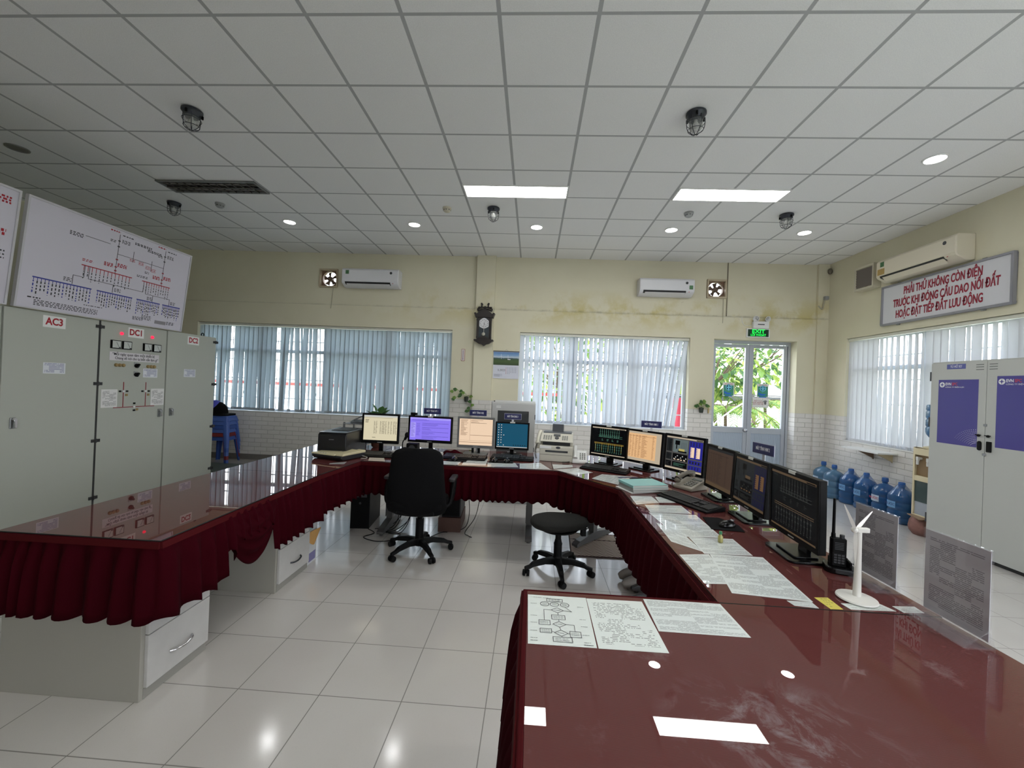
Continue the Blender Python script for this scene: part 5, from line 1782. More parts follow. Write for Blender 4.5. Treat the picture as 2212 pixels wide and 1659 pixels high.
def scr_plant(g, dim):
    g.r(0, 1, 0, 1, 'dim_grey' if dim else 'grey'); g.r(0, 1, .945, .985, 'dim_bar' if dim else 'bar', 2); g.r(.82, .99, .95, .975, 'black', 3); g.r(0, 1, 0, .05, 'dim_bar' if dim else 'bar', 2)
    nv = 'dim_navy' if dim else 'navy'
    for y0, y1 in ((.40, .92), (.23, .36), (.07, .20)):
        g.r(.64, .99, y0, y1, nv, 2)
    for x in (.68, .83):
        g.r(x, x + .1, .44, .74, 'dim_orange' if dim else 'peach', 3)
        for k in range(6):
            g.r(x - .02, x + .03, .47 + k * .045, .485 + k * .045, nv, 4)
    for k in range(4):
        g.r(.67 + k * .075, .69 + k * .075, .78, .9, 'dim_grey', 3); g.r(.67 + k * .075, .71 + k * .075, .26, .33, 'dim_grey', 3); g.r(.67 + k * .075, .69 + k * .075, .09, .18, 'dim_grey', 3)
    g.r(.2, .61, .52, .92, 'dim_grey' if dim else 'pict', 2)
    g.r(.25, .38, .75, .88, 'black', 3); g.r(.28, .31, .62, .75, 'black', 3); g.r(.34, .58, .53, .58, 'black', 3); g.r(.36, .52, .57, .64, 'dim_bar' if dim else 'yellow', 3)
    for k in range(4):
        g.r(.43 + k * .04, .435 + k * .04, .66, .84, 'dim_navy', 3)
    g.r(.2, .61, .27, .48, 'black', 2)
    for k in range(8):
        g.r(.23 + k * .047, .255 + k * .047, .30 + (k % 3) * .05, .33 + (k % 3) * .05, 'dim_line' if dim else 'white', 3)
    for k in range(4):
        g.r(.24 + k * .09, .29 + k * .09, .29, .315, 'dim_orange' if dim else 'peach', 3)
    g.r(.2, .61, .07, .23, 'black', 2); g.r(.01, .17, .07, .23, 'black', 2); g.r(.01, .17, .27, .48, 'dim_grey', 2); g.r(.01, .17, .52, .92, 'dim_grey', 2)
    g.rows(.08, .15, .56, .88, 9, 'black', .5); g.rows(.03, .14, .3, .45, 5, 'black', .4); g.rows(.03, .14, .1, .2, 4, 'dim_line', .4); g.rows(.24, .58, .1, .2, 4, 'green' if not dim else 'dim_line', .3)

def monitor(label, x, y, a, w, h, zb, tilt, draw, args=(), style='flat', frame=None, tag_strip=False, bez=.018, chin=.024):
    t = thing('monitor', label, 'monitor', (x, y, TZ), a, 'desktop monitors')
    fm = frame or BLACK_PL
    M = Matrix.Translation((0, 0, zb - TZ)) @ Matrix.Rotation(-tilt, 4, 'X')
    m = MB()
    m.bx(-w / 2, w / 2, -.004, .028, 0, h, 0, M)
    m.prism(rrect(w * .72, h * .66, .02, 4, 0, h * .5), -.052, -.028, 0, M @ Matrix.Rotation(PI / 2, 4, 'X'))
    m.build('housing', fm, t, bevel=.004)
    m = MB()
    for (x0, x1, z0, z1) in ((-w / 2, w / 2, h - bez, h), (-w / 2, w / 2, 0, chin), (-w / 2, -w / 2 + bez, chin, h - bez), (w / 2 - bez, w / 2, chin, h - bez)):
        m.bx(x0, x1, -.008, -.003, z0, z1, 0, M)
    bz = m.build('bezel', fm, t, bevel=.0015)
    m = MB(); m.bx(-.025, .025, -.0085, -.008, chin * .35, chin * .6, 0, M); m.build('badge', GREY_PL, bz)
    g = Scr(w - 2 * bez, h - bez - chin)
    draw(g, *args)
    MM = M @ Matrix.Translation((0, -.0042, chin))
    for i, p in enumerate(g.m.v):
        g.m.v[i] = MM @ p
    g.m.build('screen', [S[k] for k in SK], t)
    if tag_strip:
        m = MB(); m.bx(-.028, .028, -.0095, -.004, h - .012, h + .003, 0, M); m.build('asset_tag', mat('tag_white', (206, 206, 200), .5), t)
    zc = zb - TZ
    m = MB()
    if style == 'slab':      # flat rectangular foot with a leaning neck
        m.box((0, .065, (zc + h * .35) / 2), (.075, .022, zc + h * .35), 0, rx=-.12)
        m.build('neck', BLACK_GL, t, bevel=.004)
        m = MB(); m.prism(rrect(.25, .19, .03), 0, .012); m.prism(rrect(.17, .11, .01, 3), .012, .02); m.build('foot', BLACK_GL, t, bevel=.003, loc=(0, .02, 0))
    elif style == 'twin':
        for sx in (-.035, .035):
            m.bx(sx - .012, sx + .012, .035, .055, .01, zc + h * .4)
        m.build('neck', BLACK_PL, t, bevel=.003)
        m = MB(); m.prism(rrect(.26, .20, .03), 0, .012); m.build('foot', fm, t, bevel=.003, loc=(0, .03, 0))
    else:
        m.bx(-.022, .022, .034, .056, .008, zc + h * .45)
        m.build('neck', BLACK_GL, t, bevel=.004)
        m = MB(); m.lathe([(.11, 0), (.112, .006), (.09, .014), (.04, .02), (0, .021)], 32, 0, Matrix.Diagonal((1.05, .8, 1, 1))); m.build('foot', BLACK_GL, t, smooth=40, loc=(0, .03, 0))
    return t
monitor('monitor showing a cream spreadsheet, leftmost on the back desk beside the black printer', -1.574, 4.25, .017, .391, .311, .854, .03, scr_table)
monitor('monitor with a violet window on the back desk behind the office chair', -1.081, 4.388, -.06, .485, .285, .864, .03, scr_violet, tag_strip=True)
monitor('grey framed monitor with a peach screen on the back desk', -.595, 4.465, -.008, .405, .336, .82, .02, scr_peach, style='twin', frame=mat('monitor_grey', (112, 112, 112), .4), bez=.021, chin=.03)
monitor('monitor with a plain teal desktop on the back desk in front of the grey cabinet', -.202, 4.545, -.026, .375, .303, .808, .06, scr_desktop, tag_strip=True)
monitor('monitor with a black one line diagram, left of three on the corner desk', .795, 4.261, -.667, .413, .326, .817, .057, scr_oneline, (False,), style='slab', tag_strip=True)
monitor('monitor with an orange event list, middle of three on the corner desk', 1.10, 4.062, -.88, .408, .326, .805, .08, scr_list, (False,), style='slab', tag_strip=True)
monitor('monitor with a plant overview and blue tables, right of three on the corner desk', 1.324, 3.636, -1.017, .408, .328, .815, .068, scr_plant, (False,), style='slab', tag_strip=True)
monitor('dim monitor with a brown list, farthest of three on the right arm desk', 1.386, 3.096, -1.513, .395, .328, .798, .05, scr_list, (True,), style='slab', tag_strip=True)
monitor('dim monitor with a dark plant overview, middle of three on the right arm desk', 1.361, 2.625, -1.595, .412, .321, .809, .05, scr_plant, (True,), style='slab', tag_strip=True)
monitor('dim monitor with a black one line diagram, nearest the camera on the right arm desk', 1.296, 2.078, -1.627, .416, .328, .825, -.018, scr_oneline, (True,), style='slab', tag_strip=True)

def name_sign(label, x, y, z, rz, body, w=.19, h=.062):
    t = thing('desk_name_sign', label, 'sign', (x, y, TZ), rz, 'navy computer name signs')
    zz = z - TZ
    m = MB(); m.bx(-w / 2, w / 2, -.004, .0, zz - h / 2, zz + h / 2); m.build('plate', NAVY, t)
    m = MB(); m.bx(-w / 2 - .003, w / 2 + .003, -.001, .003, zz - h / 2 - .003, zz + h / 2 + .003); m.build('border', mat('sign_border', (176, 178, 190), .4), t)
    text('lettering', body, .03, WHITE_INK, t, (0, -.0045, zz), width=w * .66, depth=.0003, bold=.0006)
    m = MB(); m.bx(-.012, .012, .003, .006, .006, zz - h / 2); m.build('stem', mat('stem_white', (206, 206, 210), .3), t)
    m = MB(); m.bx(-.05, .05, -.03, .03, 0, .006); m.build('foot', mat('stem_white', (206, 206, 210), .3), t)
name_sign('navy name sign above the violet monitor', -1.097, 4.53, 1.195, 0, 'MÁY TÍNH VP 1')
name_sign('navy name sign above the peach grey framed monitor', -.595, 4.60, 1.193, 0, 'MÁY TÍNH HIS')
name_sign('navy name sign above the teal desktop monitor', -.207, 4.68, 1.163, 0, 'MÁY TÍNH ENG 1')
name_sign('navy name sign above the orange list monitor on the corner desk', 1.205, 4.19, 1.183, -.35, 'MÁY TÍNH HMI 1')
name_sign('navy name sign above the middle dim monitor on the right arm desk', 1.445, 2.63, 1.185, -1.45, 'MÁY TÍNH HMI 2')

# ------------------------------------------------------------------ keyboards, mice
KEYM = mat('key_black', (34, 34, 36), .5)
def keyboard(label, x, y, rz, w=.445, d=.16):
    t = thing('keyboard', label, 'keyboard', (x, y, TZ + .0025), rz, 'black keyboards')
    m = MB(); m.sideprism([(-d / 2, 0), (-d / 2, .010), (-d / 2 + .03, .014), (d / 2 - .01, .030), (d / 2, .026), (d / 2, 0)], -w / 2, w / 2); m.build('case', BLACK_PL, t, bevel=.003)
    m = MB()
    sl = math.atan2(.016, d - .04)
    M = Matrix.Translation((0, -d / 2 + .032, .0152)) @ Matrix.Rotation(sl, 4, 'X')
    kw = .0188
    for r in range(6):
        yy = r * .0185 + (.005 if r == 5 else 0)
        n = 15
        k = 0
        while k < n:
            if r == 0 and k == 4:
                m.bx(-w / 2 + .012 + k * kw, -w / 2 + .012 + (k + 6) * kw - .0025, yy, yy + .0155, 0, .006, 0, M); k += 6; continue
            m.bx(-w / 2 + .012 + k * kw, -w / 2 + .012 + (k + 1) * kw - .0025, yy, yy + .0155, 0, .006, 0, M); k += 1
        for k in range(3):
            if r in (0, 1) and k != 1 and r == 1:
                continue
            x0 = -w / 2 + .012 + 15.4 * kw + k * kw
            if r != 2:
                m.bx(x0, x0 + kw - .0025, yy, yy + .0155, 0, .006, 0, M)
        for k in range(4):
            x0 = -w / 2 + .012 + 18.7 * kw + k * kw
            if r < 5 and x0 + kw < w / 2:
                m.bx(x0, x0 + kw - .0025, yy, yy + .0155, 0, .006, 0, M)
    ko = m.build('keys', KEYM, t); ko['kind'] = 'stuff'
    return t
keyboard('black keyboard in front of the corner desk one line diagram monitor', .712, 3.925, -.51)
keyboard('black keyboard with wrist rest in front of the dim monitors on the right arm', 1.115, 2.915, -1.13, .45, .17)
keyboard('black keyboard in front of the peach monitor on the back desk', -.66, 4.17, -.05, .44, .15)
keyboard('black keyboard in front of the teal desktop monitor', -.18, 4.26, -.10, .44, .15)
keyboard('black keyboard half hidden by the office chair below the violet monitor', -1.12, 4.12, 0, .44, .15)
keyboard('black keyboard in front of the cream spreadsheet monitor', -1.56, 4.06, .03, .40, .13)
def mouse(label, x, y, rz, z=TZ + .003):
    t = thing('computer_mouse', label, 'mouse', (x, y, z), rz, 'black computer mice')
    m = MB(); m.ball((0, 0, .006), (.031, .056, .03), 18, 12)
    m.v = [Vector((p.x, p.y, max(p.z, 0))) for p in m.v]
    m.build('shell', BLACK_GL, t, smooth=60)
    m = MB(); m.cyl((-.004, .03, .031), (.004, .03, .031), .008, n=12); m.build('wheel', GREY_PL, t, smooth=40)
    m = MB(); m.bx(-.001, .001, -.01, .05, .026, .036); m.build('button_gap', DARK_PL, t)
    return t
def mousepad(label, pts):
    m = MB(); m.prism(pts, TZ + .0015, TZ + .0045)
    tag(m.build('mouse_pad', BLK_FAB, bevel=.001), label, 'mouse pad', 'black mouse pads')
mousepad('black mouse pad beside the mouse on the right arm desk', [(1.04, 2.38), (1.215, 2.36), (1.235, 2.47), (1.18, 2.60), (1.08, 2.60)])
mouse('black mouse on the right arm desk mouse pad', 1.155, 2.44, -1.2, TZ + .0045)
mousepad('black mouse pad behind the teal book stack', [(.85, 3.49), (1.05, 3.40), (1.12, 3.50), (1.10, 3.60), (.95, 3.68), (.87, 3.62)])
mouse('black mouse behind the teal book stack', 1.0, 3.53, -1.0, TZ + .0045)
mousepad('black mouse pad with two mice, below the teal desktop monitor', [(-.40, 4.02), (-.16, 4.04), (-.16, 4.17), (-.40, 4.16)])
mouse('black mouse left on the pad below the teal monitor', -.345, 4.09, .1, TZ + .0045)
mouse('black mouse right on the pad below the teal monitor', -.225, 4.09, -.1, TZ + .0045)
mousepad('black mouse pad right of the office chair back', [(-.82, 3.99), (-.62, 4.0), (-.62, 4.10), (-.80, 4.12)])
mouse('dark mouse with a bright rim right of the office chair back', -.74, 4.05, .2, TZ + .0045)

# ------------------------------------------------------------------ phones, fax, printer, scanner
def phone(label, x, y, rz, body, hand):
    t = thing('desk_phone', label, 'telephone', (x, y, TZ + .001), rz, 'desk telephones')
    m = MB(); m.sideprism([(-.10, 0), (-.10, .025), (.06, .075), (.10, .07), (.10, 0)], -.085, .085); m.build('base', body, t, bevel=.008)
    m = MB()
    sl = math.atan2(.05, .16)
    M = Matrix.Translation((0, -.10, .0255)) @ Matrix.Rotation(sl, 4, 'X')
    for r in range(4):
        for k in range(3):
            m.bx(-.005 + k * .026, .013 + k * .026, .03 + r * .024, .045 + r * .024, 0, .006, 0, M)
    m.build('keypad', mat('phone_keys', (120, 120, 114), .5), t)
    m = MB(); m.bx(-.01, .07, .135, .16, 0, .004, 0, M); m.build('display', mat('phone_lcd', (86, 96, 88), .3), t)
    m = MB()
    pts = catmull([(-.055, -.085, .075), (-.055, -.05, .092), (-.055, .02, .112), (-.055, .07, .115), (-.055, .10, .105)], 5)
    n = len(pts)
    m.tube(pts, [.016 + .009 * abs(2 * i / (n - 1) - 1) ** 2 for i in range(n)], 12)
    m.ball((-.055, -.085, .062), (.025, .025, .02), 12, 8); m.ball((-.055, .095, .095), (.025, .025, .02), 12, 8)
    m.build('handset', hand, t, smooth=60)
    m = MB(); m.tube([(-.055 - .03 + .008 * math.cos(i * 1.1), -.11 - .02 * math.sin(i * .06) * 2, .02 + .008 * math.sin(i * 1.1)) if False else (-.09 - .001 * i, -.10 + i * .0012 + .007 * math.cos(i * 1.2), .012 + .007 * math.sin(i * 1.2)) for i in range(70)], .0022, 5)
    m.build('coiled_cord', hand, t)
    return t
phone('beige grey desk telephone behind the right arm keyboard', 1.29, 3.36, -1.0, mat('phone_taupe', (150, 144, 132), .5), mat('phone_taupe_dk', (112, 106, 96), .5))
t = thing('desk_phone', 'small white telephone standing between fax machine and corner monitor', 'telephone', (.515, 4.28, TZ + .001), -.1, 'desk telephones')
m = MB(); m.sideprism([(-.08, 0), (-.08, .02), (.02, .115), (.06, .115), (.06, 0)], -.075, .075); m.build('base', WHITE_PL, t, bevel=.008)
m = MB(); m.tube(catmull([(-.045, -.07, .055), (-.045, -.03, .11), (-.045, .015, .16)], 6), [.024, .02, .018, .016, .015, .015, .015, .016, .017, .018, .02, .022, .024][:13], 12); m.build('handset', WHITE_PL, t, smooth=60)
m = MB()
M = Matrix.Translation((0, -.08, .021)) @ Matrix.Rotation(math.atan2(.095, .1), 4, 'X')
for r in range(4):
    for k in range(3):
        m.bx(.0 + k * .022, .013 + k * .022, .03 + r * .022, .044 + r * .022, 0, .004, 0, M)
m.build('keypad', mat('phone_keys_grey', (130, 130, 128), .5), t)
m = MB(); m.tube([(-.10 - .0012 * i, -.06 - .05 * math.sin(i * .03) + .006 * math.cos(i * 1.3), .009 + .006 * math.sin(i * 1.3)) for i in range(60)], .002, 5); m.build('coiled_cord', mat('cord_dark', (70, 66, 60), .5), t)

t = thing('fax_machine', 'cream fax machine with side handset on the back desk', 'fax machine', (.29, 4.43, TZ + .001), -.12)
m = MB(); m.sideprism([(-.18, 0), (-.18, .15), (-.165, .165), (-.12, .165), (-.12, .2), (.16, .2), (.18, .18), (.18, 0)], -.17, .17); bd = m.build('body', mat('fax_cream', (200, 196, 182), .45), t, bevel=.006)
m = MB(); m.sideprism([(-.165, .205), (-.04, .275), (.12, .275), (.14, .20), (-.165, .20)], -.165, .165); m.build('control_panel', mat('fax_cream', (200, 196, 182), .45), t, bevel=.006)
m = MB(); m.bx(-.14, .14, -.166, -.12, .168, .197); m.build('paper_slot', mat('slot_black', (16, 16, 17), .5), t)
m = MB(); m.bx(-.11, .12, -.182, -.179, .095, .115); m.bx(-.165, .165, -.1815, -.179, .068, .071); m.build('tray_gap', DARK_PL, bd)
m = MB(); m.bx(-.17, -.05, -.186, -.165, .13, .158); m.build('label_strip', WHITE_PL, bd, bevel=.003)
m = MB(); m.lathe([(.024, 0), (.024, .003), (0, .004)], 20, 0, Matrix.Translation((0.02, -.18, .145)) @ Matrix.Diagonal((1, 1, .5, 1)) @ Matrix.Rotation(PI / 2, 4, 'X')); m.build('badge', DARK_PL, bd)
M = Matrix.Translation((0, -.165, .206)) @ Matrix.Rotation(math.atan2(.07, .125), 4, 'X')
m = MB()
for r in range(4):
    for k in range(3):
        m.bx(.055 + k * .022, .07 + k * .022, .03 + r * .02, .043 + r * .02, 0, .004, 0, M)
    for k in range(4):
        m.bx(-.14 + k * .024, -.124 + k * .024, .03 + r * .02, .04 + r * .02, 0, .004, 0, M)
m.build('buttons', mat('fax_buttons', (150, 150, 144), .5), t)
m = MB(); m.bx(-.035, .035, .09, .125, 0, .004, 0, M); m.lathe([(.022, 0), (.02, .005), (0, .006)], 20, 0, M @ Matrix.Translation((.0, .06, 0))); m.build('display', DARK_PL, t)
m = MB(); m.sideprism([(-.04, .276), (-.02, .288), (.13, .288), (.14, .2), (.12, .276)], -.15, .15); m.build('feeder_cover', mat('fax_charcoal', (66, 68, 74), .5), t, bevel=.004)
m = MB(); m.box((0, .06, .325), (.12, .006, .085), 0, rx=-.25); m.build('document_support', mat('fax_charcoal', (66, 68, 74), .5), t, bevel=.003)
m = MB(); m.tube(catmull([(-.195, -.13, .17), (-.195, -.10, .215), (-.19, -.03, .26), (-.185, .02, .275)], 5), [.026, .024, .022, .02, .019, .018, .018, .018, .018, .018, .019, .02, .021, .022, .024, .026][:16], 12); m.build('handset', mat('fax_cream_light', (214, 210, 194), .45), t, smooth=60)
m = MB(); m.bx(-.215, -.17, -.14, .04, .12, .17); m.build('handset_cradle', mat('fax_cream', (200, 196, 182), .45), t, bevel=.006)
m = MB(); m.tube([(-.20 - .015 * math.sin(i * .05) + .009 * math.cos(i * 1.25), -.15 - .0003 * i + .009 * math.sin(i * 1.25), .17 - .0024 * i) for i in range(64)], .003, 5); m.build('coiled_cord', mat('cord_dark', (70, 66, 60), .5), t)

t = thing('laser_printer', 'black laser printer on the left back corner desk', 'printer', (-1.925, 4.15, TZ), -.03)
m = MB(); m.sideprism([(-.22, .0), (-.22, .215), (-.20, .232), (.22, .232), (.22, 0)], -.145, .145); bd = m.build('body', mat('printer_black', (24, 25, 28), .4), t, bevel=.008)
m = MB(); m.bx(-.137, .137, -.2235, -.218, .02, .07); m.bx(-.137, .137, -.2225, -.218, .08, .205); m.build('front_panel', mat('printer_black2', (30, 31, 34), .35), t, bevel=.003)
m = MB(); m.bx(-.03, .02, -.2245, -.2225, .165, .172); m.build('badge', mat('badge_grey', (120, 120, 122), .4), t)
m = MB(); m.sideprism([(-.215, .2325), (-.215, .238), (.2, .245), (.2, .2325)], -.14, .14); m.build('top_cover', mat('printer_top', (58, 62, 66), .25), t, bevel=.003)
m = MB(); m.sideprism([(-.08, .243), (.15, .246), (.15, .2465), (-.08, .2435)], -.09, .1); m.build('output_recess', mat('slot_black', (16, 16, 17), .5), t)
t = thing('flatbed_scanner', 'flatbed scanner with a cream lid in front of the black printer', 'scanner', (-1.83, 3.90, TZ + .002), -.33)
m = MB(); m.sideprism([(-.13, .004), (-.155, .03), (-.15, .045), (.16, .045), (.16, .004)], -.20, .16); m.build('base', mat('scanner_black', (36, 38, 40), .4), t, bevel=.006)
m = MB(); m.sideprism([(-.16, .046), (-.15, .058), (.165, .062), (.165, .046)], -.205, .08); m.sideprism([(-.14, .046), (-.13, .066), (.165, .07), (.165, .046)], .08, .165); m.build('lid', mat('scanner_cream', (206, 196, 160), .35), t, bevel=.005)
m = MB()
for k in range(3):
    m.lathe([(.008, 0), (.006, .003), (0, .003)], 12, 0, Matrix.Translation((-.1 + k * .03, -.14, .0585)))
m.bx(.02, .04, .0, .008, .0605, .062)
m.build('buttons', GREY_PL, t)
m = MB(); m.tube(catmull([(.15, .12, .02), (.22, .12, .01), (.24, .08, .006), (.2, .06, .006)], 6), .004, 6); m.build('cable', mat('cable_grey', (166, 164, 158), .5), t)
t = thing('document_tray', 'silver tiered document tray behind the black printer', 'tray', (-1.93, 4.56, TZ), 0)
for i, z in enumerate((.05, .16, .27)):
    m = MB(); m.sideprism([(-.14, z), (-.14, z + .006), (.15, z + .006), (.15, z + .03), (.155, z + .03), (.155, z)], -.13, .13)
    m.build('tier', mat('tray_silver', (132, 134, 138), .35, metal=.4), t, bevel=.002)
m = MB()
for x in (-.125, .125):
    for y in (-.11, .14):
        m.bx(x - .008, x + .008, y - .008, y + .008, 0, .29)
m.build('post', mat('tray_silver', (132, 134, 138), .35, metal=.4), t)
t = thing('tape_dispenser', 'grey stapler like punch with raised arm on top of the document tray', 'office punch', (-1.92, 4.54, TZ + .277), .2)
m = MB(); m.sideprism([(-.05, 0), (-.05, .02), (.05, .03), (.05, 0)], -.09, .09); m.build('base', mat('punch_grey', (88, 92, 98), .4), t, bevel=.005)
m = MB(); m.box((.02, .0, .075), (.19, .05, .014), 0, ry=-.48); m.build('arm', mat('punch_arm', (120, 122, 126), .35), t, bevel=.004)
m = MB(); m.ball((.08, .0, .035), (.03, .03, .03), 12, 8); m.build('roller', mat('punch_grey', (88, 92, 98), .4), t, smooth=60)
t = thing('potted_plant', 'dark green leafy plant peeking above the cream spreadsheet monitor', 'plant', (-1.74, 4.62, TZ))
m = MB(); m.lathe([(.05, 0), (.065, .02), (.08, .16), (.085, .18), (.075, .18), (.07, .165), (0, .16)], 20); m.build('pot', mat('pot_clay', (120, 80, 64), .7), t, smooth=40)
m = MB()
st = MB()
for k in range(18):
    d = rdir(.3, 1); d.z = abs(d.z) + .5; d.normalize()
    tip = Vector((0, 0, .16)) + Vector((d.x * .13, d.y * .09, d.z * .26))
    st.tube([(0, 0, .15), Vector((0, 0, .22)) + d * .05, tip], .004, 5)
    leaf(m, tip - d * .02, Vector((d.x, d.y, .45)), .11, .04, 0)
st.build('stem', mat('vine_stem', (104, 124, 66), .6), t)
m.build('foliage', LEAF[2], t)
t = thing('desk_microphone', 'black gooseneck microphone between cream and violet monitors', 'microphone', (-1.335, 4.29, TZ))
m = MB(); m.prism(rrect(.10, .10, .02), 0, .03); m.build('base', BLACK_PL, t, bevel=.004)
m = MB(); m.tube(catmull([(0, 0, .03), (-.01, 0, .08), (-.005, 0, .13), (.02, 0, .16)], 5), .006, 8); m.build('gooseneck', BLACK_PL, t, smooth=60)
m = MB(); m.cyl((.012, 0, .15), (.03, 0, .185), .012, .016, 12); m.ball((.035, 0, .20), (.024, .024, .03), 14, 10); m.build('foam_head', BLK_FAB, t, smooth=60)
t = thing('desk_speaker', 'small black speaker block under the left side of the violet monitor', 'speaker', (-1.245, 4.33, TZ + .0005))
m = MB(); m.bx(-.06, .06, -.04, .05, 0, .11); m.build('cabinet', BLACK_PL, t, bevel=.005)
m = MB(); m.cyl((0, -.042, .06), (0, -.04, .06), .035, n=20); m.build('grille', DARK_PL, t)
t = thing('webcam', 'black webcam clipped to the top left of the violet monitor', 'webcam', (-1.27, 4.42, 1.152))
m = MB(); m.prism(rrect(.075, .03, .014), 0, .028); m.build('body', BLACK_PL, t, bevel=.004)
m = MB(); m.cyl((0, -.02, .014), (0, -.012, .014), .01, n=14); m.build('lens', BLACK_GL, t)
m = MB(); m.bx(-.015, .015, -.012, -.006, -.02, 0); m.build('clip', BLACK_PL, t)
m = MB()
m.ball((0, 0, 0), (.12, .06, .035), 24, 12)
m.v = [Vector((p.x, p.y, max(0, p.z * (1 + .5 * math.sin(p.x * 60) * .5 + .3 * math.sin(p.y * 90))))) for p in m.v]
tag(m.build('folded_cloth', WINE, smooth=70, loc=(-.83, 4.40, TZ)), 'crumpled burgundy cloth behind the keyboard left of the peach monitor', 'cloth')
for lb, x, y, rz in (('white crumpled paper under the violet monitor', -.98, 4.36, .3), ('white note slip left of the desk microphone', -1.42, 4.36, -.2)):
    m = MB(); m.prism(rrect(.11, .08, .004, 2), 0, .02); tag(m.build('note_pad', PAPER, loc=(x, y, TZ), rz=rz), lb, 'note pad')

# ------------------------------------------------------------------ teal topped stack of bound reports
def report(label, x, y, rz, z0, th, w, d, cover):
    t = thing('bound_report', label, 'report', (x, y, z0), rz, 'stack of bound reports')
    m = MB(); m.bx(-w / 2 + .003, w / 2 - .002, -d / 2 + .003, d / 2 - .003, .001, th - .001); m.build('pages', mat('page_block', (196, 198, 194), .8), t)
    m = MB(); m.bx(-w / 2, w / 2, -d / 2, d / 2, 0, .001); m.bx(-w / 2, w / 2, -d / 2, d / 2, th - .001, th); m.bx(-w / 2, -w / 2 + .003, -d / 2, d / 2, .001, th - .001); m.build('cover', cover, t)
TEALC = mat('cover_teal', (150, 206, 204), .5, var=.15, vscale=10); GRYC = mat('cover_grey', (150, 154, 150), .6)
zz0 = TZ + .002
for i, (lb, th, cv, dx, rz) in enumerate((('white loose papers at the bottom of the teal topped stack', .006, PAPER, -.02, .06), ('grey bound report, lowest thick one of the teal topped stack', .016, GRYC, .0, .02), ('grey bound report in the middle of the teal topped stack', .018, GRYC, .004, -.02), ('teal covered report on top of the stack on the corner desk', .018, TEALC, .0, .0))):
    report(lb, .885 + dx, 3.24, .30 + rz, zz0, th, .30, .215, cv); zz0 += th
m = MB(); m.prism([(-.1, -.01), (.07, -.01), (.07, .02), (-.1, .02)], 0, .002); tag(m.build('blue_folder', NAVY, loc=(.82, 3.40, zz0 - .004), rz=.3), 'navy folder edge behind the teal covered report', 'folder')

# ------------------------------------------------------------------ tiny bottle
t = thing('glass_vial', 'tiny amber bottle with a green cap on a sheet of the right arm desk', 'bottle', (1.0, 2.18, TZ + .002))
m = MB(); m.lathe([(.010, 0), (.0125, .003), (.0125, .03), (.006, .038), (.006, .044), (0, .044)], 16); m.build('bottle', mat('vial_amber', (168, 160, 96), .2, coat=.5), t, smooth=40)
m = MB(); m.lathe([(.0075, .042), (.0075, .056), (0, .057)], 14); m.build('cap', mat('vial_green', (60, 130, 90), .4), t, smooth=40)

# ------------------------------------------------------------------ handheld radio in its charger
t = thing('handheld_radio', 'black handheld radio with antenna standing in its charger', 'radio', (1.385, 1.905, TZ + .026), -.35)
m = MB(); m.prism(rrect(.058, .036, .01), 0, .122); m.bx(-.026, .026, -.0195, .0, .01, .06); m.build('body', BLACK_PL, t, bevel=.004)
m = MB(); m.cyl((-.018, 0, .12), (-.018, 0, .142), .009, .008, 12); m.cyl((-.018, 0, .142), (-.018, 0, .295), .0062, .0052, 12); m.build('antenna', BLACK_PL, t, smooth=40)
m = MB(); m.cyl((.014, 0, .12), (.014, 0, .138), .009, n=14); m.build('volume_knob', DARK_PL, t, smooth=40)
m = MB()
for r in range(4):
    for k in range(3):
        m.bx(-.018 + k * .0135, -.008 + k * .0135, -.0215, -.019, .015 + r * .011, .022 + r * .011)
m.build('keypad', DARK_PL, t)
m = MB()
for k in range(5):
    m.bx(-.016, .016, -.0192, -.0178, .075 + k * .007, .078 + k * .007)
m.build('speaker_grille', DARK_PL, t)
t = thing('radio_charger', 'black charging cradle under the handheld radio', 'charger', (1.395, 1.905, TZ + .0005), -.35)
m = MB(); m.prism(rrect(.115, .10, .03), 0, .026); m.build('base', BLACK_GL, t, bevel=.006)
m = MB(); m.prism([(-.036, .02), (.036, .02), (.036, .034), (-.036, .034)], .026, .055); m.prism([(.030, -.02), (.04, -.02), (.04, .034), (.030, .034)], .026, .05); m.build('cup', BLACK_PL, t, bevel=.003)
m = MB(); m.tube(catmull([(.05, .02, .01), (.08, .03, .006), (.095, .06, .004), (.085, .12, .003)], 6), .003, 6); m.build('cable', BLACK_PL, t)

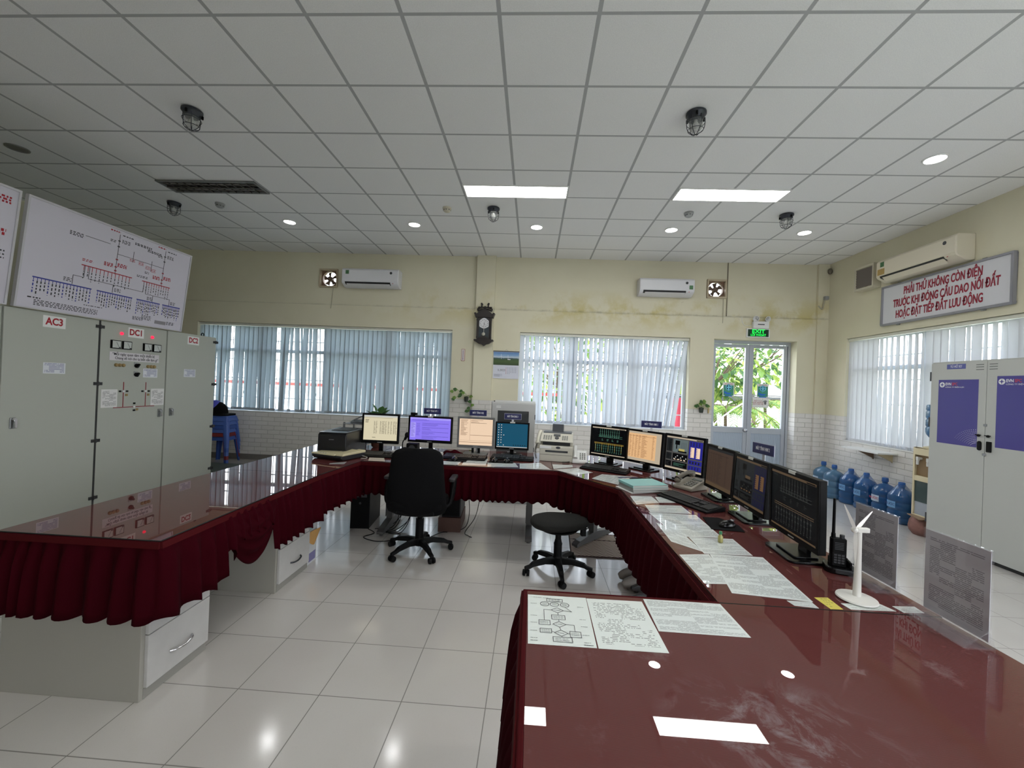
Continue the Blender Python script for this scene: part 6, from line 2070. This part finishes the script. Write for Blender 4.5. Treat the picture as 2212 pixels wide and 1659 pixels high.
# ------------------------------------------------------------------ wind turbine model
t = thing('wind_turbine_model', 'white three bladed wind turbine model on a round base', 'model', (1.272, 1.645, TZ + .0025), 0)
WT = mat('turbine_white', (226, 224, 218), .35)
m = MB(); m.lathe([(.062, 0), (.066, .003), (.064, .008), (.03, .012), (.014, .014), (0, .0145)], 40); m.build('base', WT, t, smooth=40)
m = MB(); m.lathe([(.0135, .013), (.011, .12), (.009, .262), (0, .263)], 20); m.build('tower', WT, t, smooth=40)
m = MB(); m.prism(rrect(.05, .018, .008), .256, .274); m.build('nacelle', WT, t, bevel=.003, loc=(.012, 0, 0))
HX = -.016
m = MB(); m.ball((HX - .003, -.002, .265), .011, 14, 10); m.build('hub', WT, t, smooth=60)
for (dy, dz) in ((-.098, .112), (.105, .046), (.006, -.138)):
    L_ = math.hypot(dy, dz)
    d = Vector((0, dy, dz)).normalized()
    # rotor plane faces left (-x) with a slight turn towards the camera
    d = Vector((d.y * .85 if True else 0, d.y * .5, d.z)).normalized()
    sd = Vector((1, 0, 0)).cross(d).normalized() if abs(d.x) < .9 else Vector((0, 1, 0))
    nrm = Vector((-.5, -.85, 0)).normalized()
    sd = nrm.cross(d).normalized()
    c0 = Vector((HX, -.004, .265))
    L_ = .142
    vs = []
    for q, wd in ((0, .003), (.15, .0055), (.3, .006), (.6, .0042), (.9, .0022), (1, .001)):
        c1 = c0 + d * (L_ * q)
        for s_ in (-1, 1):
            for n_ in (-1, 1):
                vs.append(c1 + sd * (s_ * wd) + nrm * (n_ * .0016 * (1.2 - q)))
    fs = []
    for k in range(5):
        a_, b_ = k * 4, k * 4 + 4
        fs += [(a_, a_ + 1, b_ + 1, b_), (a_ + 2, b_ + 2, b_ + 3, a_ + 3), (a_, b_, b_ + 2, a_ + 2), (a_ + 1, a_ + 3, b_ + 3, b_ + 1)]
    fs += [(0, 2, 3, 1), (20, 21, 23, 22)]
    m = MB(); m.add(vs, fs); m.build('blade', WT, t, smooth=30)

# ------------------------------------------------------------------ acrylic sign holders
def acrylic_sign(label, y0, y1, x, dark):
    t = thing('acrylic_sign_holder', label, 'sign holder', (x, (y0 + y1) / 2, TZ + .0005), -PI / 2, 'acrylic sign holders')
    w = y1 - y0
    h = .30
    m = MB()
    m.bx(-w / 2 - .004, w / 2 + .004, -.004, -.0015, .015, h + .008); m.bx(-w / 2 - .004, w / 2 + .004, .0015, .004, .015, h + .008)
    m.build('holder', ACRYL, t)
    m = MB()
    m.sideprism([(-.075, 0), (-.075, .0025), (.02, .0025), (.02, 0)], -w / 2 - .004, w / 2 + .004)
    m.sideprism([(-.075, .0), (-.004, .052), (-.004, .056), (-.079, .0)], -w / 2 - .004, w / 2 + .004)
    m.sideprism([(.02, .0), (.004, .05), (.0015, .05), (.017, 0)], -w / 2 - .004, w / 2 + .004)
    m.build('foot', ACRYL, t)
    m = MB(); vs = [(-w / 2, -.001, h + .004), (w / 2, -.001, h + .004), (w / 2, -.001, .02), (-w / 2, -.001, .02)]
    m.add(vs + [(a, .001, c_) for a, b, c_ in vs], [(0, 1, 2, 3), (7, 6, 5, 4), (0, 4, 5, 1), (1, 5, 6, 2), (2, 6, 7, 3), (3, 7, 4, 0)])
    m.uv[0] = [(0, 1), (1, 1), (1, 0), (0, 0)]; m.uv[1] = [(0, 0), (1, 0), (1, 1), (0, 1)]
    for k in range(2, 6):
        m.uv[k] = [(0, 0)] * 4
    m.build('sheet', MATS['paper_grey_text'], t)
acrylic_sign('acrylic holder with a dense printed sheet behind the wind turbine model', 1.712, 1.925, 1.472, True)
acrylic_sign('acrylic holder with a ruled sheet, nearest the camera at the right desk edge', 1.37, 1.585, 1.462, True)

# ------------------------------------------------------------------ office chair and stool
def star_base(t, R, hub_z, ang0, mt, hub_r=.034):
    m = MB(); m.lathe([(hub_r, .06), (hub_r + .012, .075), (hub_r + .012, .12), (hub_r, .135), (0, .136)], 20); m.build('hub', mt, t, smooth=40)
    for k in range(5):
        a = ang0 + k * 2 * PI / 5
        d = Vector((math.cos(a), math.sin(a), 0)); s = Vector((-d.y, d.x, 0))
        m = MB()
        vs = []
        prof = ((.03, .07, .125, .026), (.12, .082, .122, .024), (.22, .07, .104, .021), (R - .03, .058, .084, .018), (R + .012, .052, .074, .016))
        for r, z0, z1, w in prof:
            for sx, z in ((-1, z0), (1, z0), (.8, z1), (-.8, z1)):
                p = d * r + s * (sx * w); vs.append((p.x, p.y, z))
        fs = []
        for i in range(len(prof) - 1):
            for j in range(4):
                q = (j + 1) % 4
                fs.append((i * 4 + j, i * 4 + q, i * 4 + 4 + q, i * 4 + 4 + j))
        fs += [(0, 3, 2, 1), (16, 17, 18, 19)]
        m.add(vs, fs)
        lg = m.build('base_leg', mt, t, bevel=.004)
        m = MB()
        c0 = d * R
        sw = a + RND.uniform(-1.2, 1.2)
        ax = Vector((-math.sin(sw), math.cos(sw), 0))
        for sg in (-1, 1):
            p0 = c0 + ax * (sg * .008) + Vector((0, 0, .026)); p1 = c0 + ax * (sg * .027) + Vector((0, 0, .026))
            m.cyl(p0, p1, .026, .023, 18)
        m.cyl(c0 + Vector((0, 0, .03)), c0 + Vector((0, 0, .062)), .010, n=10)
        m.cyl(c0 - ax * .02 + Vector((0, 0, .026)), c0 + ax * .02 + Vector((0, 0, .026)), .008, n=10)
        m.build('caster', BLACK_PL, lg, smooth=40)

t = thing('office_chair', 'black high back office swivel chair with its back to the camera', 'office chair', (-.955, 3.64, 0), .03)
star_base(t, .285, .1, -PI / 2 + .62, BLACK_PL)
m = MB(); m.cyl((0, 0, .13), (0, 0, .30), .036, n=20); m.cyl((0, 0, .30), (0, 0, .42), .02, n=16); m.build('gas_column', BLACK_PL, t, smooth=40)
m = MB(); m.bx(-.09, .09, -.11, .13, .405, .43); m.cyl((.09, .05, .415), (.2, .05, .41), .007, n=8); m.build('seat_plate', DARK_PL, t, bevel=.004)
m = MB(); m.prism(rrect(.48, .37, .09, 6, 0, -.04), 0, .075); m.build('seat', BLK_FAB, t, bevel=.022, loc=(0, 0, .43))
def back_shell(t, z0, z1, w0, w1, y0, y1, th, mt, name, cr=.1):
    """upholstered back: tall rounded panel, curved round the sitter"""
    m = MB()
    nu, nv = 15, 20
    grid = {}
    vs = []
    for side in (0, 1):
        for j in range(nv + 1):
            q = j / nv
            z = z0 + (z1 - z0) * q
            wd = (w0 + (w1 - w0) * q) / 2
            # rounded corners
            e0, e1 = (z - z0), (z1 - z)
            for e in (e0, e1):
                if e < cr:
                    wd -= cr - math.sqrt(max(0, cr * cr - (cr - e) ** 2))
            yb = y0 + (y1 - y0) * q - .03 * math.sin(PI * q)
            for i in range(nu + 1):
                u = 2 * i / nu - 1
                x = wd * u
                edge = (1 - abs(u) ** 4) * (1 - (abs(2 * q - 1)) ** 8)
                y = yb + .10 * (abs(u) ** 2) * .45 + (th * .5 * (.35 + .65 * edge)) * (1 if side else -1)
                grid[(side, j, i)] = len(vs); vs.append((x, y, z))
    fs = []
    for j in range(nv):
        for i in range(nu):
            fs.append((grid[0, j, i], grid[0, j, i + 1], grid[0, j + 1, i + 1], grid[0, j + 1, i]))
            fs.append((grid[1, j, i + 1], grid[1, j, i], grid[1, j + 1, i], grid[1, j + 1, i + 1]))
        for i in (0, nu):
            fs.append((grid[0, j, i], grid[0, j + 1, i], grid[1, j + 1, i], grid[1, j, i]))
    for i in range(nu):
        for j in (0, nv):
            fs.append((grid[0, j, i], grid[1, j, i], grid[1, j, i + 1], grid[0, j, i + 1]))
    m.add(vs, fs)
    return m.build(name, mt, t, smooth=60)
back_shell(t, .37, .955, .535, .42, -.175, -.225, .07, BLK_FAB, 'backrest', .09)
m = MB(); m.prism([(-.16, -.20), (.16, -.20), (.16, -.10), (-.16, -.10)], .385, .43); m.build('back_bracket', BLACK_PL, t, bevel=.01)
for sx in (-1, 1):
    m = MB(); m.tube(catmull([(sx * .2, -.12, .43), (sx * .275, -.10, .47), (sx * .29, -.06, .58), (sx * .285, .0, .645), (sx * .285, .08, .65), (sx * .285, .10, .60), (sx * .27, .06, .47), (sx * .2, .06, .44)], 6), .016, 8); ar = m.build('armrest_frame', BLACK_PL, t, smooth=60)
    m = MB(); m.prism(rrect(.055, .22, .022), 0, .026); m.build('arm_pad', mat('arm_pad_black', (38, 38, 40), .5), ar, bevel=.006, loc=(sx * .285, .01, .655))

t = thing('swivel_stool', 'backless charcoal swivel stool right of the office chair', 'stool', (.262, 3.41, 0), .25)
star_base(t, .275, .1, -PI / 2 - .17, BLACK_PL)
m = MB(); m.cyl((0, 0, .13), (0, 0, .22), .034, n=20); m.cyl((0, 0, .20), (0, 0, .35), .024, n=16); m.lathe([(.03, .2), (.036, .235), (.03, .25), (.026, .27)], 16); m.build('gas_column', BLACK_PL, t, smooth=40)
m = MB()
out = []
for i in range(48):
    a = 2 * PI * i / 48
    r = .215 + .03 * math.cos(2 * a) + .012 * math.cos(3 * a)
    out.append((r * math.cos(a) * 1.02, r * math.sin(a) * .92))
vs, fs = [], []
lay = ((.0, .60), (.0, .80), (.012, .93), (.03, .995), (.05, 1.0), (.068, .95), (.08, .80), (.086, .5), (.088, .2))
for z, k in lay:
    for (x, y) in out:
        vs.append((x * k, y * k, .37 + z))
n = 48
for j in range(len(lay) - 1):
    for i in range(n):
        q = (i + 1) % n
        fs.append((j * n + i, j * n + q, (j + 1) * n + q, (j + 1) * n + i))
fs += [tuple(range(n - 1, -1, -1)), tuple(range((len(lay) - 1) * n, len(lay) * n))]
m.add(vs, fs); m.build('seat', GREY_FAB, t, smooth=60)
m = MB(); m.lathe([(.05, .335), (.15, .352), (.165, .368), (.0, .369)], 28); m.cyl((.02, 0, .35), (.26, .03, .335), .006, n=8); m.build('seat_shell', BLACK_PL, t, smooth=40)
m = MB(); m.bx(.195, .235, -.02, .02, .29, .38); m.build('back_mount', BLACK_PL, t, bevel=.003)

MATM = NT('woven_mat')
P, Sx = MATM.pos()
wv = MATM.n('TexWave', wave_type='BANDS', bands_direction='Y'); wv.inputs['Scale'].default_value = 9; wv.inputs['Distortion'].default_value = 0
cbm = MATM.n('CombineXYZ')
zig = MATM.math('PINGPONG', MATM.math('MULTIPLY', Sx['X'], 1.0), .05)
MATM.l(Sx['X'], cbm.inputs[0]); MATM.l(MATM.math('ADD', Sx['Y'], MATM.math('MULTIPLY', zig, .8)), cbm.inputs[1]); MATM.l(cbm.outputs[0], wv.inputs['Vector'])
MATM.l(MATM.mix(MATM.step(wv.outputs['Fac'], .35, .6), lin((128, 112, 100)), lin((206, 192, 178))), MATM.b.inputs['Base Color'])
MATM.b.inputs['Roughness'].default_value = .8
t = thing('floor_mat', 'brown woven mat on the floor right of the swivel stool', 'mat', (.62, 4.03, 0), 0)
m = MB(); m.prism([(-.21, -.29), (.28, -.28), (.285, .12), (-.18, .12)], .001, .008); m.build('field', MATM.m, t)
m = MB()
for a, b in (((-.21, -.29), (.28, -.28)), ((.28, -.28), (.285, .29)), ((.285, .12), (-.18, .12)), ((-.18, .29), (-.21, -.29)), ((.285, .29), (-.18, .29))):
    m.tube([(a[0], a[1], .006), (b[0], b[1], .006)], .006, 6)
m.build('edging', mat('mat_edge', (70, 48, 44), .8), t)
m = MB(); m.prism([(-.18, .12), (.285, .12), (.285, .29), (-.18, .29)], .001, .008); m.build('end_panel', MATM.m, t)

# things under the back desk
def tower(label, x, y, rz, mt, w=.19, d=.42, h=.40, z=.0):
    t = thing('computer_tower', label, 'computer', (x, y, z), rz, 'computer towers under the back desk')
    m = MB(); m.bx(-w / 2, w / 2, -d / 2, d / 2, 0, h); m.build('case', mt, t, bevel=.004)
    m = MB(); m.bx(-w / 2 + .01, w / 2 - .01, -d / 2 - .006, -d / 2, .01, h - .01); fp = m.build('front_panel', BLACK_PL, t, bevel=.003)
    m = MB(); m.bx(-w / 2 + .03, w / 2 - .03, -d / 2 - .008, -d / 2 - .006, h - .08, h - .05); m.cyl((0, -d / 2 - .009, h - .14), (0, -d / 2 - .006, h - .14), .012, n=12); m.build('drive_and_button', DARK_PL, fp)
tower('black computer tower under the back desk left of the office chair', -1.72, 4.32, .1, BLACK_PL)
tower('black computer tower on a brown box right of the office chair legs', -.79, 4.40, .05, mat('tower_dark', (28, 28, 30), .5), z=.145)
m = MB(); m.bx(-.115, .115, -.22, .22, 0, .144)
tag(m.build('wooden_box', mat('box_brown', (84, 58, 50), .6), bevel=.004, loc=(-.80, 4.38, 0), rz=.05), 'brown wooden box under the computer tower, right of the office chair', 'box')
def cable(label, pts, r=.004, mt=None):
    m = MB(); m.tube(catmull(pts, 7), r, 6)
    tag(m.build('power_cable', mt or BLACK_PL, smooth=60), label, 'cable', 'cables hanging under the back desk')
cable('looped black cable hanging under the desk right of the brown box', [(-.60, 4.3, .7), (-.62, 4.28, .42), (-.60, 4.25, .2), (-.62, 4.22, .06), (-.68, 4.18, .02), (-.7, 4.25, .006)])
cable('longer black cable bowing to the floor right of the brown box', [(-.52, 4.35, .7), (-.50, 4.3, .40), (-.53, 4.22, .16), (-.62, 4.14, .02), (-.58, 4.08, .006), (-.54, 4.04, .006)])
for i in range(6):
    x = -1.36 + i * .035
    cable('one of the tangled black cables hanging left behind the office chair', [(x, 4.4, .72), (x + .03 * math.sin(i), 4.36, .5), (x - .05, 4.3, .28 + .03 * i), (x + .04 * math.cos(i * 2), 4.26, .12), (x - .06, 4.2 - .03 * i, .012), (x - .18, 4.12 - .02 * i, .006)])
cable('black cable looping on the floor left of the office chair', [(-1.6, 4.1, .007), (-1.5, 4.0, .007), (-1.56, 3.88, .007), (-1.40, 3.80, .007), (-1.26, 3.86, .007), (-1.24, 4.0, .007)])
m = MB(); m.tube(catmull([(-.93, 4.0, .006), (-.86, 4.12, .006), (-.80, 4.14, .006)], 6), .004, 6)
tag(m.build('floor_cable', BLACK_PL), 'thin black cable on the floor in front of the brown box', 'cable')

# ------------------------------------------------------------------ grey equipment cabinet behind the back desk
t = thing('equipment_cabinet', 'light grey equipment cabinet with a smoked window behind the teal monitor', 'cabinet', (-.232, 5.3, 0))
m = MB(); m.bx(-.285, .285, 0, .6, 0, 1.30); m.build('body', mat('rack_grey', (186, 186, 184), .45), t, bevel=.006)
m = MB()
for (x0, x1, z0, z1) in ((-.275, .275, 1.19, 1.285), (-.275, .275, .03, .16), (-.275, -.2, .16, 1.19), (.2, .275, .16, 1.19)):
    m.bx(x0, x1, -.02, 0, z0, z1)
d = m.build('door', mat('rack_grey', (186, 186, 184), .45), t, bevel=.003)
m = MB(); m.bx(-.2, .2, -.012, -.004, .16, 1.19); m.build('smoked_window', mat('smoked_glass', (70, 72, 74), .08, coat=1.0), d)
m = MB(); m.bx(-.22, -.16, -.0215, -.02, 1.245, 1.252); m.bx(-.22, -.16, -.0215, -.02, 1.225, 1.238); m.build('badge', WHITE_PL, d)
m = MB()
for z in (.3, .7, 1.12):
    m.cyl((.278, -.012, z - .03), (.278, -.012, z + .03), .008, n=10)
m.build('hinge', DARK_PL, d, smooth=40)
m = MB(); m.cyl((-.25, .02, 1.30), (-.25, .02, 1.312), .008, n=10); m.build('bolt', BLACK_PL, t)

# ------------------------------------------------------------------ steel locker with violet posters (faces -x)
t = thing('steel_locker', 'grey two door steel locker with violet blue posters at the right', 'locker', (4.40, 4.785, 0), -PI / 2)
m = MB(); m.bx(0, 1.14, .02, .47, .035, 1.955); m.build('body', LOCK_GREY, t, bevel=.004)
m = MB(); m.bx(.01, 1.13, .03, .46, 0, .035); m.build('plinth', mat('locker_plinth', (30, 30, 32), .5), t)
for k, (x0, x1) in enumerate(((.008, .563), (.567, 1.132))):
    m = MB(); m.bx(x0, x1, 0, .02, .04, 1.94); d = m.build('door', LOCK_GREY, t, bevel=.002)
    px0, px1 = ((.094, .494), (.656, 1.05))[k]
    zt = (1.762, 1.790)[k]
    zb_ = (1.088, 1.112)[k]
    m = MB(); m.bx(px0, px1, -.0015, 0, zb_, zt); p = m.build('poster', PURPLE, d)
    lx, lz = px0 + .04, zt - .053
    m = MB(); M = Matrix.Translation((lx, -.002, lz)) @ Matrix.Rotation(PI / 2, 4, 'X'); m.lathe([(.028, 0), (.028, .0006), (0, .0006)], 28, 0, M); em = m.build('round_emblem', WHITE_INK, p)
    m = MB()
    for a in range(4):
        c_, s_ = math.cos(a * PI / 2), math.sin(a * PI / 2)
        m.wallprism([(lx + .024 * c_, lz + .024 * s_), (lx + .005 * (c_ - s_), lz + .005 * (s_ + c_)), (lx, lz), (lx + .005 * (c_ + s_), lz + .005 * (s_ - c_))], -.0042, -.0030)
    m.build('emblem_star', PURPLE, em)
    text('lettering', 'EVN', .04, WHITE_INK, p, (px0 + .105, -.0025, lz + .006), width=.058, bold=.001, depth=.0003)
    text('lettering', 'SPC', .04, mat('emblem_red', (190, 60, 80), .5), p, (px0 + .17, -.0025, lz + .006), width=.055, bold=.001, depth=.0003)
    text('lettering', 'CÔNG TY ĐIỆN LỰC', .018, WHITE_INK, p, (px0 + .17, -.0025, lz - .026), width=.19, depth=.0003)
    # halftone fan of small dots at the poster foot
    m = MB()
    if k == 0:
        for r in range(9):
            for a in range(14):
                aa = PI * .5 + a * .085
                rr_ = .06 + r * .017
                x = px1 + .01 + rr_ * math.cos(aa) * 1.25; z = zb_ - .05 + rr_ * math.sin(aa) * .95 + .04
                if px0 < x < px1 - .004 and zb_ + .004 < z < zt:
                    m.box((x, -.0021, z), (.007 - .0004 * a, .0008, .0035 - .0001 * a), 0, ry=-aa)
        m.build('dot_pattern', WHITE_INK, p)
    xs0 = (.466, .586)[k]
    m = MB()
    for z in (1.908, 1.884, 1.859):
        m.bx(xs0, xs0 + .07, -.0012, .001, z - .003, z + .003)
    m.build('vent_slots', mat('slot_dark', (86, 88, 86), .6), d)
    m = MB(); hx = (.523, .608)[k]
    if k == 0:
        M = Matrix.Rotation(PI / 2, 4, 'X')
        m.prism(rrect(.036, .092, .017, 5, hx, 1.11), 0, .012, 0, M)
    else:
        m.bx(hx - .022, hx + .022, -.012, 0, 1.058, 1.16)
    m.build('handle', BLACK_PL, d, bevel=.004)
    m = MB(); m.cyl((hx - .01, -.012, 1.21), (hx - .01, 0, 1.21), .012, n=12); m.box((hx - .005, -.016, 1.215), (.055, .006, .008), 0); m.build('key', BLACK_PL, d)
m = MB()
for z in (1.80, 1.30, .25):
    m.cyl((.004, -.004, z - .05), (.004, -.004, z + .05), .006, n=8)
m.build('hinge', DARK_PL, t)
for z in (1.315, 1.03):
    m = MB(); m.bx(.553, .583, -.008, 0, z - .012, z + .012); m.build('latch', STEEL, t, bevel=.003)
m = MB(); m.bx(.178, .366, -.003, 0, 1.873, 1.924); np_ = m.build('name_plate', mat('plate_violet', (92, 98, 160), .5), t)
text('lettering', 'TỦ HỒ SƠ', .035, WHITE_INK, np_, (.272, -.0035, 1.898), width=.12, depth=.0003)

# ------------------------------------------------------------------ water dispenser, bottle on top
CRM = mat('dispenser_cream', (226, 214, 180), .4)
t = thing('water_dispenser', 'cream water dispenser half hidden behind the steel locker', 'water dispenser', (4.50, 5.075, 0), -PI / 2)
m = MB()
m.bx(0, .31, .04, .33, 0, .985); m.bx(0, .02, 0, .04, .19, .985); m.bx(.29, .31, 0, .04, .19, .985); m.bx(.02, .29, 0, .04, .90, .985); m.bx(.02, .29, 0, .04, .60, .66); m.bx(0, .31, 0, .04, 0, .21)
m.build('body', CRM, t, bevel=.005)
m = MB(); m.bx(.02, .29, .03, .042, .66, .90); m.build('tap_recess', mat('recess_brown', (140, 116, 84), .5), t)
m = MB(); m.bx(.02, .29, .015, .03, .36, .60); m.build('cold_door', mat('smoke_green', (52, 74, 76), .2, coat=.6), t)
m = MB(); m.bx(.02, .29, .02, .042, .21, .36); m.build('cup_shelf', mat('shelf_grey_blue', (170, 178, 190), .4), t)
for x in (.075, .2):
    m = MB(); m.tube(catmull([(x, .035, .86), (x, .0, .86), (x, -.012, .83), (x, -.012, .79)], 5), .014, 10); m.bx(x - .014, x + .014, -.022, .0, .84, .88); m.build('tap', WHITE_PL, t, smooth=50)
m = MB(); m.lathe([(.15, .985), (.15, 1.0), (.07, 1.02), (0, 1.021)], 28, 0, Matrix.Translation((.155, .17, 0))); m.build('bottle_seat', CRM, t, smooth=40)

def bottle_mat(name, col):
    if name in MATS:
        return MATS[name]
    g = glassmat(name, tint=col, refl=1.0, alpha=.42, body=col)
    return g
def water_bottle(label, x, y, z, body, up=True, cap=None, txt=None, sealed=True, rz=-PI / 2):
    t = thing('water_bottle', label, 'water bottle', (x, y, z), rz, 'large water bottles')
    R = .135
    prof = [(.10, 0), (.128, .006), (R, .02), (R, .06), (R - .007, .07), (R - .007, .078), (R, .088), (R, .15), (R - .008, .162), (R - .008, .172), (R, .184), (R, .245), (R - .007, .255), (R - .007, .264), (R, .275), (R, .315), (.128, .345), (.105, .378), (.07, .402), (.035, .418), (.029, .425), (.029, .455)]
    if not up:
        prof = [(r, .47 - z_) for r, z_ in reversed(prof)]
    m = MB(); m.lathe(prof, 32); m.build('body', body, t, smooth=35)
    if up:
        m = MB(); m.lathe([(.034, .448), (.036, .452), (.034, .495), (.028, .502), (0, .503)], 20); m.build('cap', cap or mat('cap_blue', (30, 84, 150), .4), t, smooth=40)
        if not sealed:
            m = MB(); m.lathe([(.128, .345), (.085, .41), (.05, .455), (.036, .475)], 20); m.build('shrink_wrap', glassmat('wrap_blue', alpha=.4, body=(50, 110, 180)), t, smooth=60)
        m = MB()
        n_ = 8
        a0, a1 = -PI / 2 - .45, -PI / 2 + .45
        vs = []
        for i in range(n_ + 1):
            a = a0 + (a1 - a0) * i / n_
            for zz, rr_ in ((.19, R + .0012), (.27, R + .0012)):
                vs.append((rr_ * math.cos(a), rr_ * math.sin(a), zz))
        m.add(vs, [(2 * i, 2 * i + 2, 2 * i + 3, 2 * i + 1) for i in range(n_)])
        lb_ = m.build('label', mat('bottle_label', (112, 160, 205), .5) if txt != 'w' else mat('bottle_label_pale', (176, 196, 214), .5), t, solid=.0006)
        text('lettering', 'NƯỚC', .045, mat('label_red', (190, 60, 70), .5) if txt == 'w' else mat('label_navy', (26, 50, 110), .5), lb_, (0, -R - .004, .23), width=.14, depth=.0003)
    return t
BB = bottle_mat('bottle_deep_blue', (40, 112, 178)); BP = bottle_mat('bottle_pale_blue', (110, 160, 196))
water_bottle('pale blue water bottle nearest the room corner, leftmost of the six on the floor', 4.70, 6.83, 0, BP, txt='w')
water_bottle('pale blue water bottle with a red and white label, second from the corner', 4.66, 6.54, 0, BP, txt='w')
water_bottle('deep blue sealed water bottle, third from the corner', 4.69, 6.25, 0, BB, sealed=False)
water_bottle('deep blue sealed water bottle below the small wall shelf, fourth from the corner', 4.68, 5.96, 0, BB, sealed=False)
water_bottle('deep blue capped water bottle with a red word, fifth from the corner', 4.69, 5.67, 0, BB, txt='w')
water_bottle('deep blue water bottle beside the dispenser, sixth from the corner', 4.66, 5.39, 0, BB, sealed=False)
water_bottle('upturned blue water bottle on top of the cream dispenser', 4.665, 4.92, 1.022, BP, up=False)
t = thing('wall_shelf', 'small white shelf on two brackets below the right wall window', 'shelf', (RX, 6.07, .79), -PI / 2)
m = MB(); m.bx(-.33, .33, -.26, 0, -.0, .022); m.build('board', WHITE_PL, t, bevel=.003)
for x, mt_ in ((-.07, mat('bracket_brown', (134, 112, 92), .6)), (.24, mat('bracket_cream', (206, 192, 158), .6))):
    m = MB(); m.sideprism([(0, 0), (-.2, 0), (-.2, -.012), (-.012, -.10), (0, -.12)], x - .012, x + .012); m.build('bracket', mt_, t, bevel=.002)
t = thing('woven_basket', 'reddish brown basket with a flat card lid beside the steel locker', 'basket', (4.52, 4.94, 0))
m = MB(); m.lathe([(.09, 0), (.12, .04), (.13, .09), (.12, .15), (.10, .19), (0, .191)], 28); m.build('body', mat('basket_brown', (146, 104, 96), .8, var=.4, vscale=30), t, smooth=40)
m = MB(); m.prism([(-.14, -.10), (.10, -.13), (.14, .09), (-.06, .14)], .192, .200); m.build('card_lid', mat('card_brown', (150, 124, 100), .7), t)

# ------------------------------------------------------------------ stack of plastic stools by the left window
BLUP = mat('stool_blue', (52, 84, 158), .4); REDP = mat('stool_red', (122, 34, 38), .4); BLUD = mat('stool_blue_light', (74, 104, 178), .4)
def plastic_stool(label, z, mt):
    t = thing('plastic_stool', label, 'stool', (-5.30, 6.86, z), .12, 'plastic stools in the stack')
    h = .47
    m = MB(); m.prism(rrect(.29, .29, .05), h - .03, h); m.build('seat', mt, t, bevel=.006)
    m = MB()
    for s in range(4):
        M = Matrix.Rotation(s * PI / 2, 4, 'Z')
        m.add([(-.13, -.145, h - .03), (.13, -.145, h - .03), (.15, -.165, h - .10), (.11, -.16, h - .085), (-.11, -.16, h - .085), (-.15, -.165, h - .10)], [(0, 1, 3, 4), (1, 2, 3), (0, 4, 5)], 0, M)
    m.build('apron', mt, t, solid=.006)
    for sx in (-1, 1):
        for sy in (-1, 1):
            m = MB()
            q0, q1 = .13, .18
            m.add([(sx * q0, sy * (q0 + .015), h - .02), (sx * (q0 + .015), sy * q0, h - .02), (sx * (q0 - .05), sy * (q0 + .015), h - .02), (sx * (q0 + .015), sy * (q0 - .05), h - .02),
                   (sx * q1, sy * (q1 + .012), 0), (sx * (q1 + .012), sy * q1, 0), (sx * (q1 - .03), sy * (q1 + .012), 0), (sx * (q1 + .012), sy * (q1 - .03), 0)],
                  [(2, 0, 4, 6), (0, 1, 5, 4), (1, 3, 7, 5)])
            m.build('leg', mt, t, solid=.006)
    return t
for i, (lb, mt) in enumerate((('blue plastic stool at the bottom of the stack beside cabinet DC2', BLUP), ('red plastic stool, second from the bottom of the stack', REDP), ('blue plastic stool, third from the bottom of the stack', BLUD), ('blue plastic stool, fourth from the bottom of the stack', BLUP), ('blue plastic stool, fifth from the bottom of the stack', BLUD), ('topmost blue plastic stool of the stack under the black bag', BLUD))):
    plastic_stool(lb, i * .066, mt)
t = thing('black_bag', 'black bag lying on top of the stack of plastic stools', 'bag', (-5.38, 6.86, .802))
m = MB(); m.prism(rrect(.42, .34, .08), 0, .03); m.build('base', BLK_FAB, t, bevel=.012)
m = MB(); m.ball((-.02, 0, .03), (.15, .14, .2), 20, 14); m.v = [Vector((p.x, p.y, max(p.z, .01))) for p in m.v]; m.build('body', BLK_FAB, t, smooth=60)
m = MB(); m.ball((-.07, -.02, .15), (.11, .12, .11), 18, 12); m.v = [Vector((p.x, p.y, max(p.z, .12))) for p in m.v]; m.build('blue_cap', mat('cap_violet_blue', (66, 72, 176), .6), t, smooth=60)
m = MB(); m.bx(-5.6, -3.4, 6.1, 6.72, .001, .012)
tag(m.build('trench_cover', mat('trench_green_grey', (84, 92, 86), .5)), 'dark green grey floor cover plate in front of the plastic stools', 'floor plate')
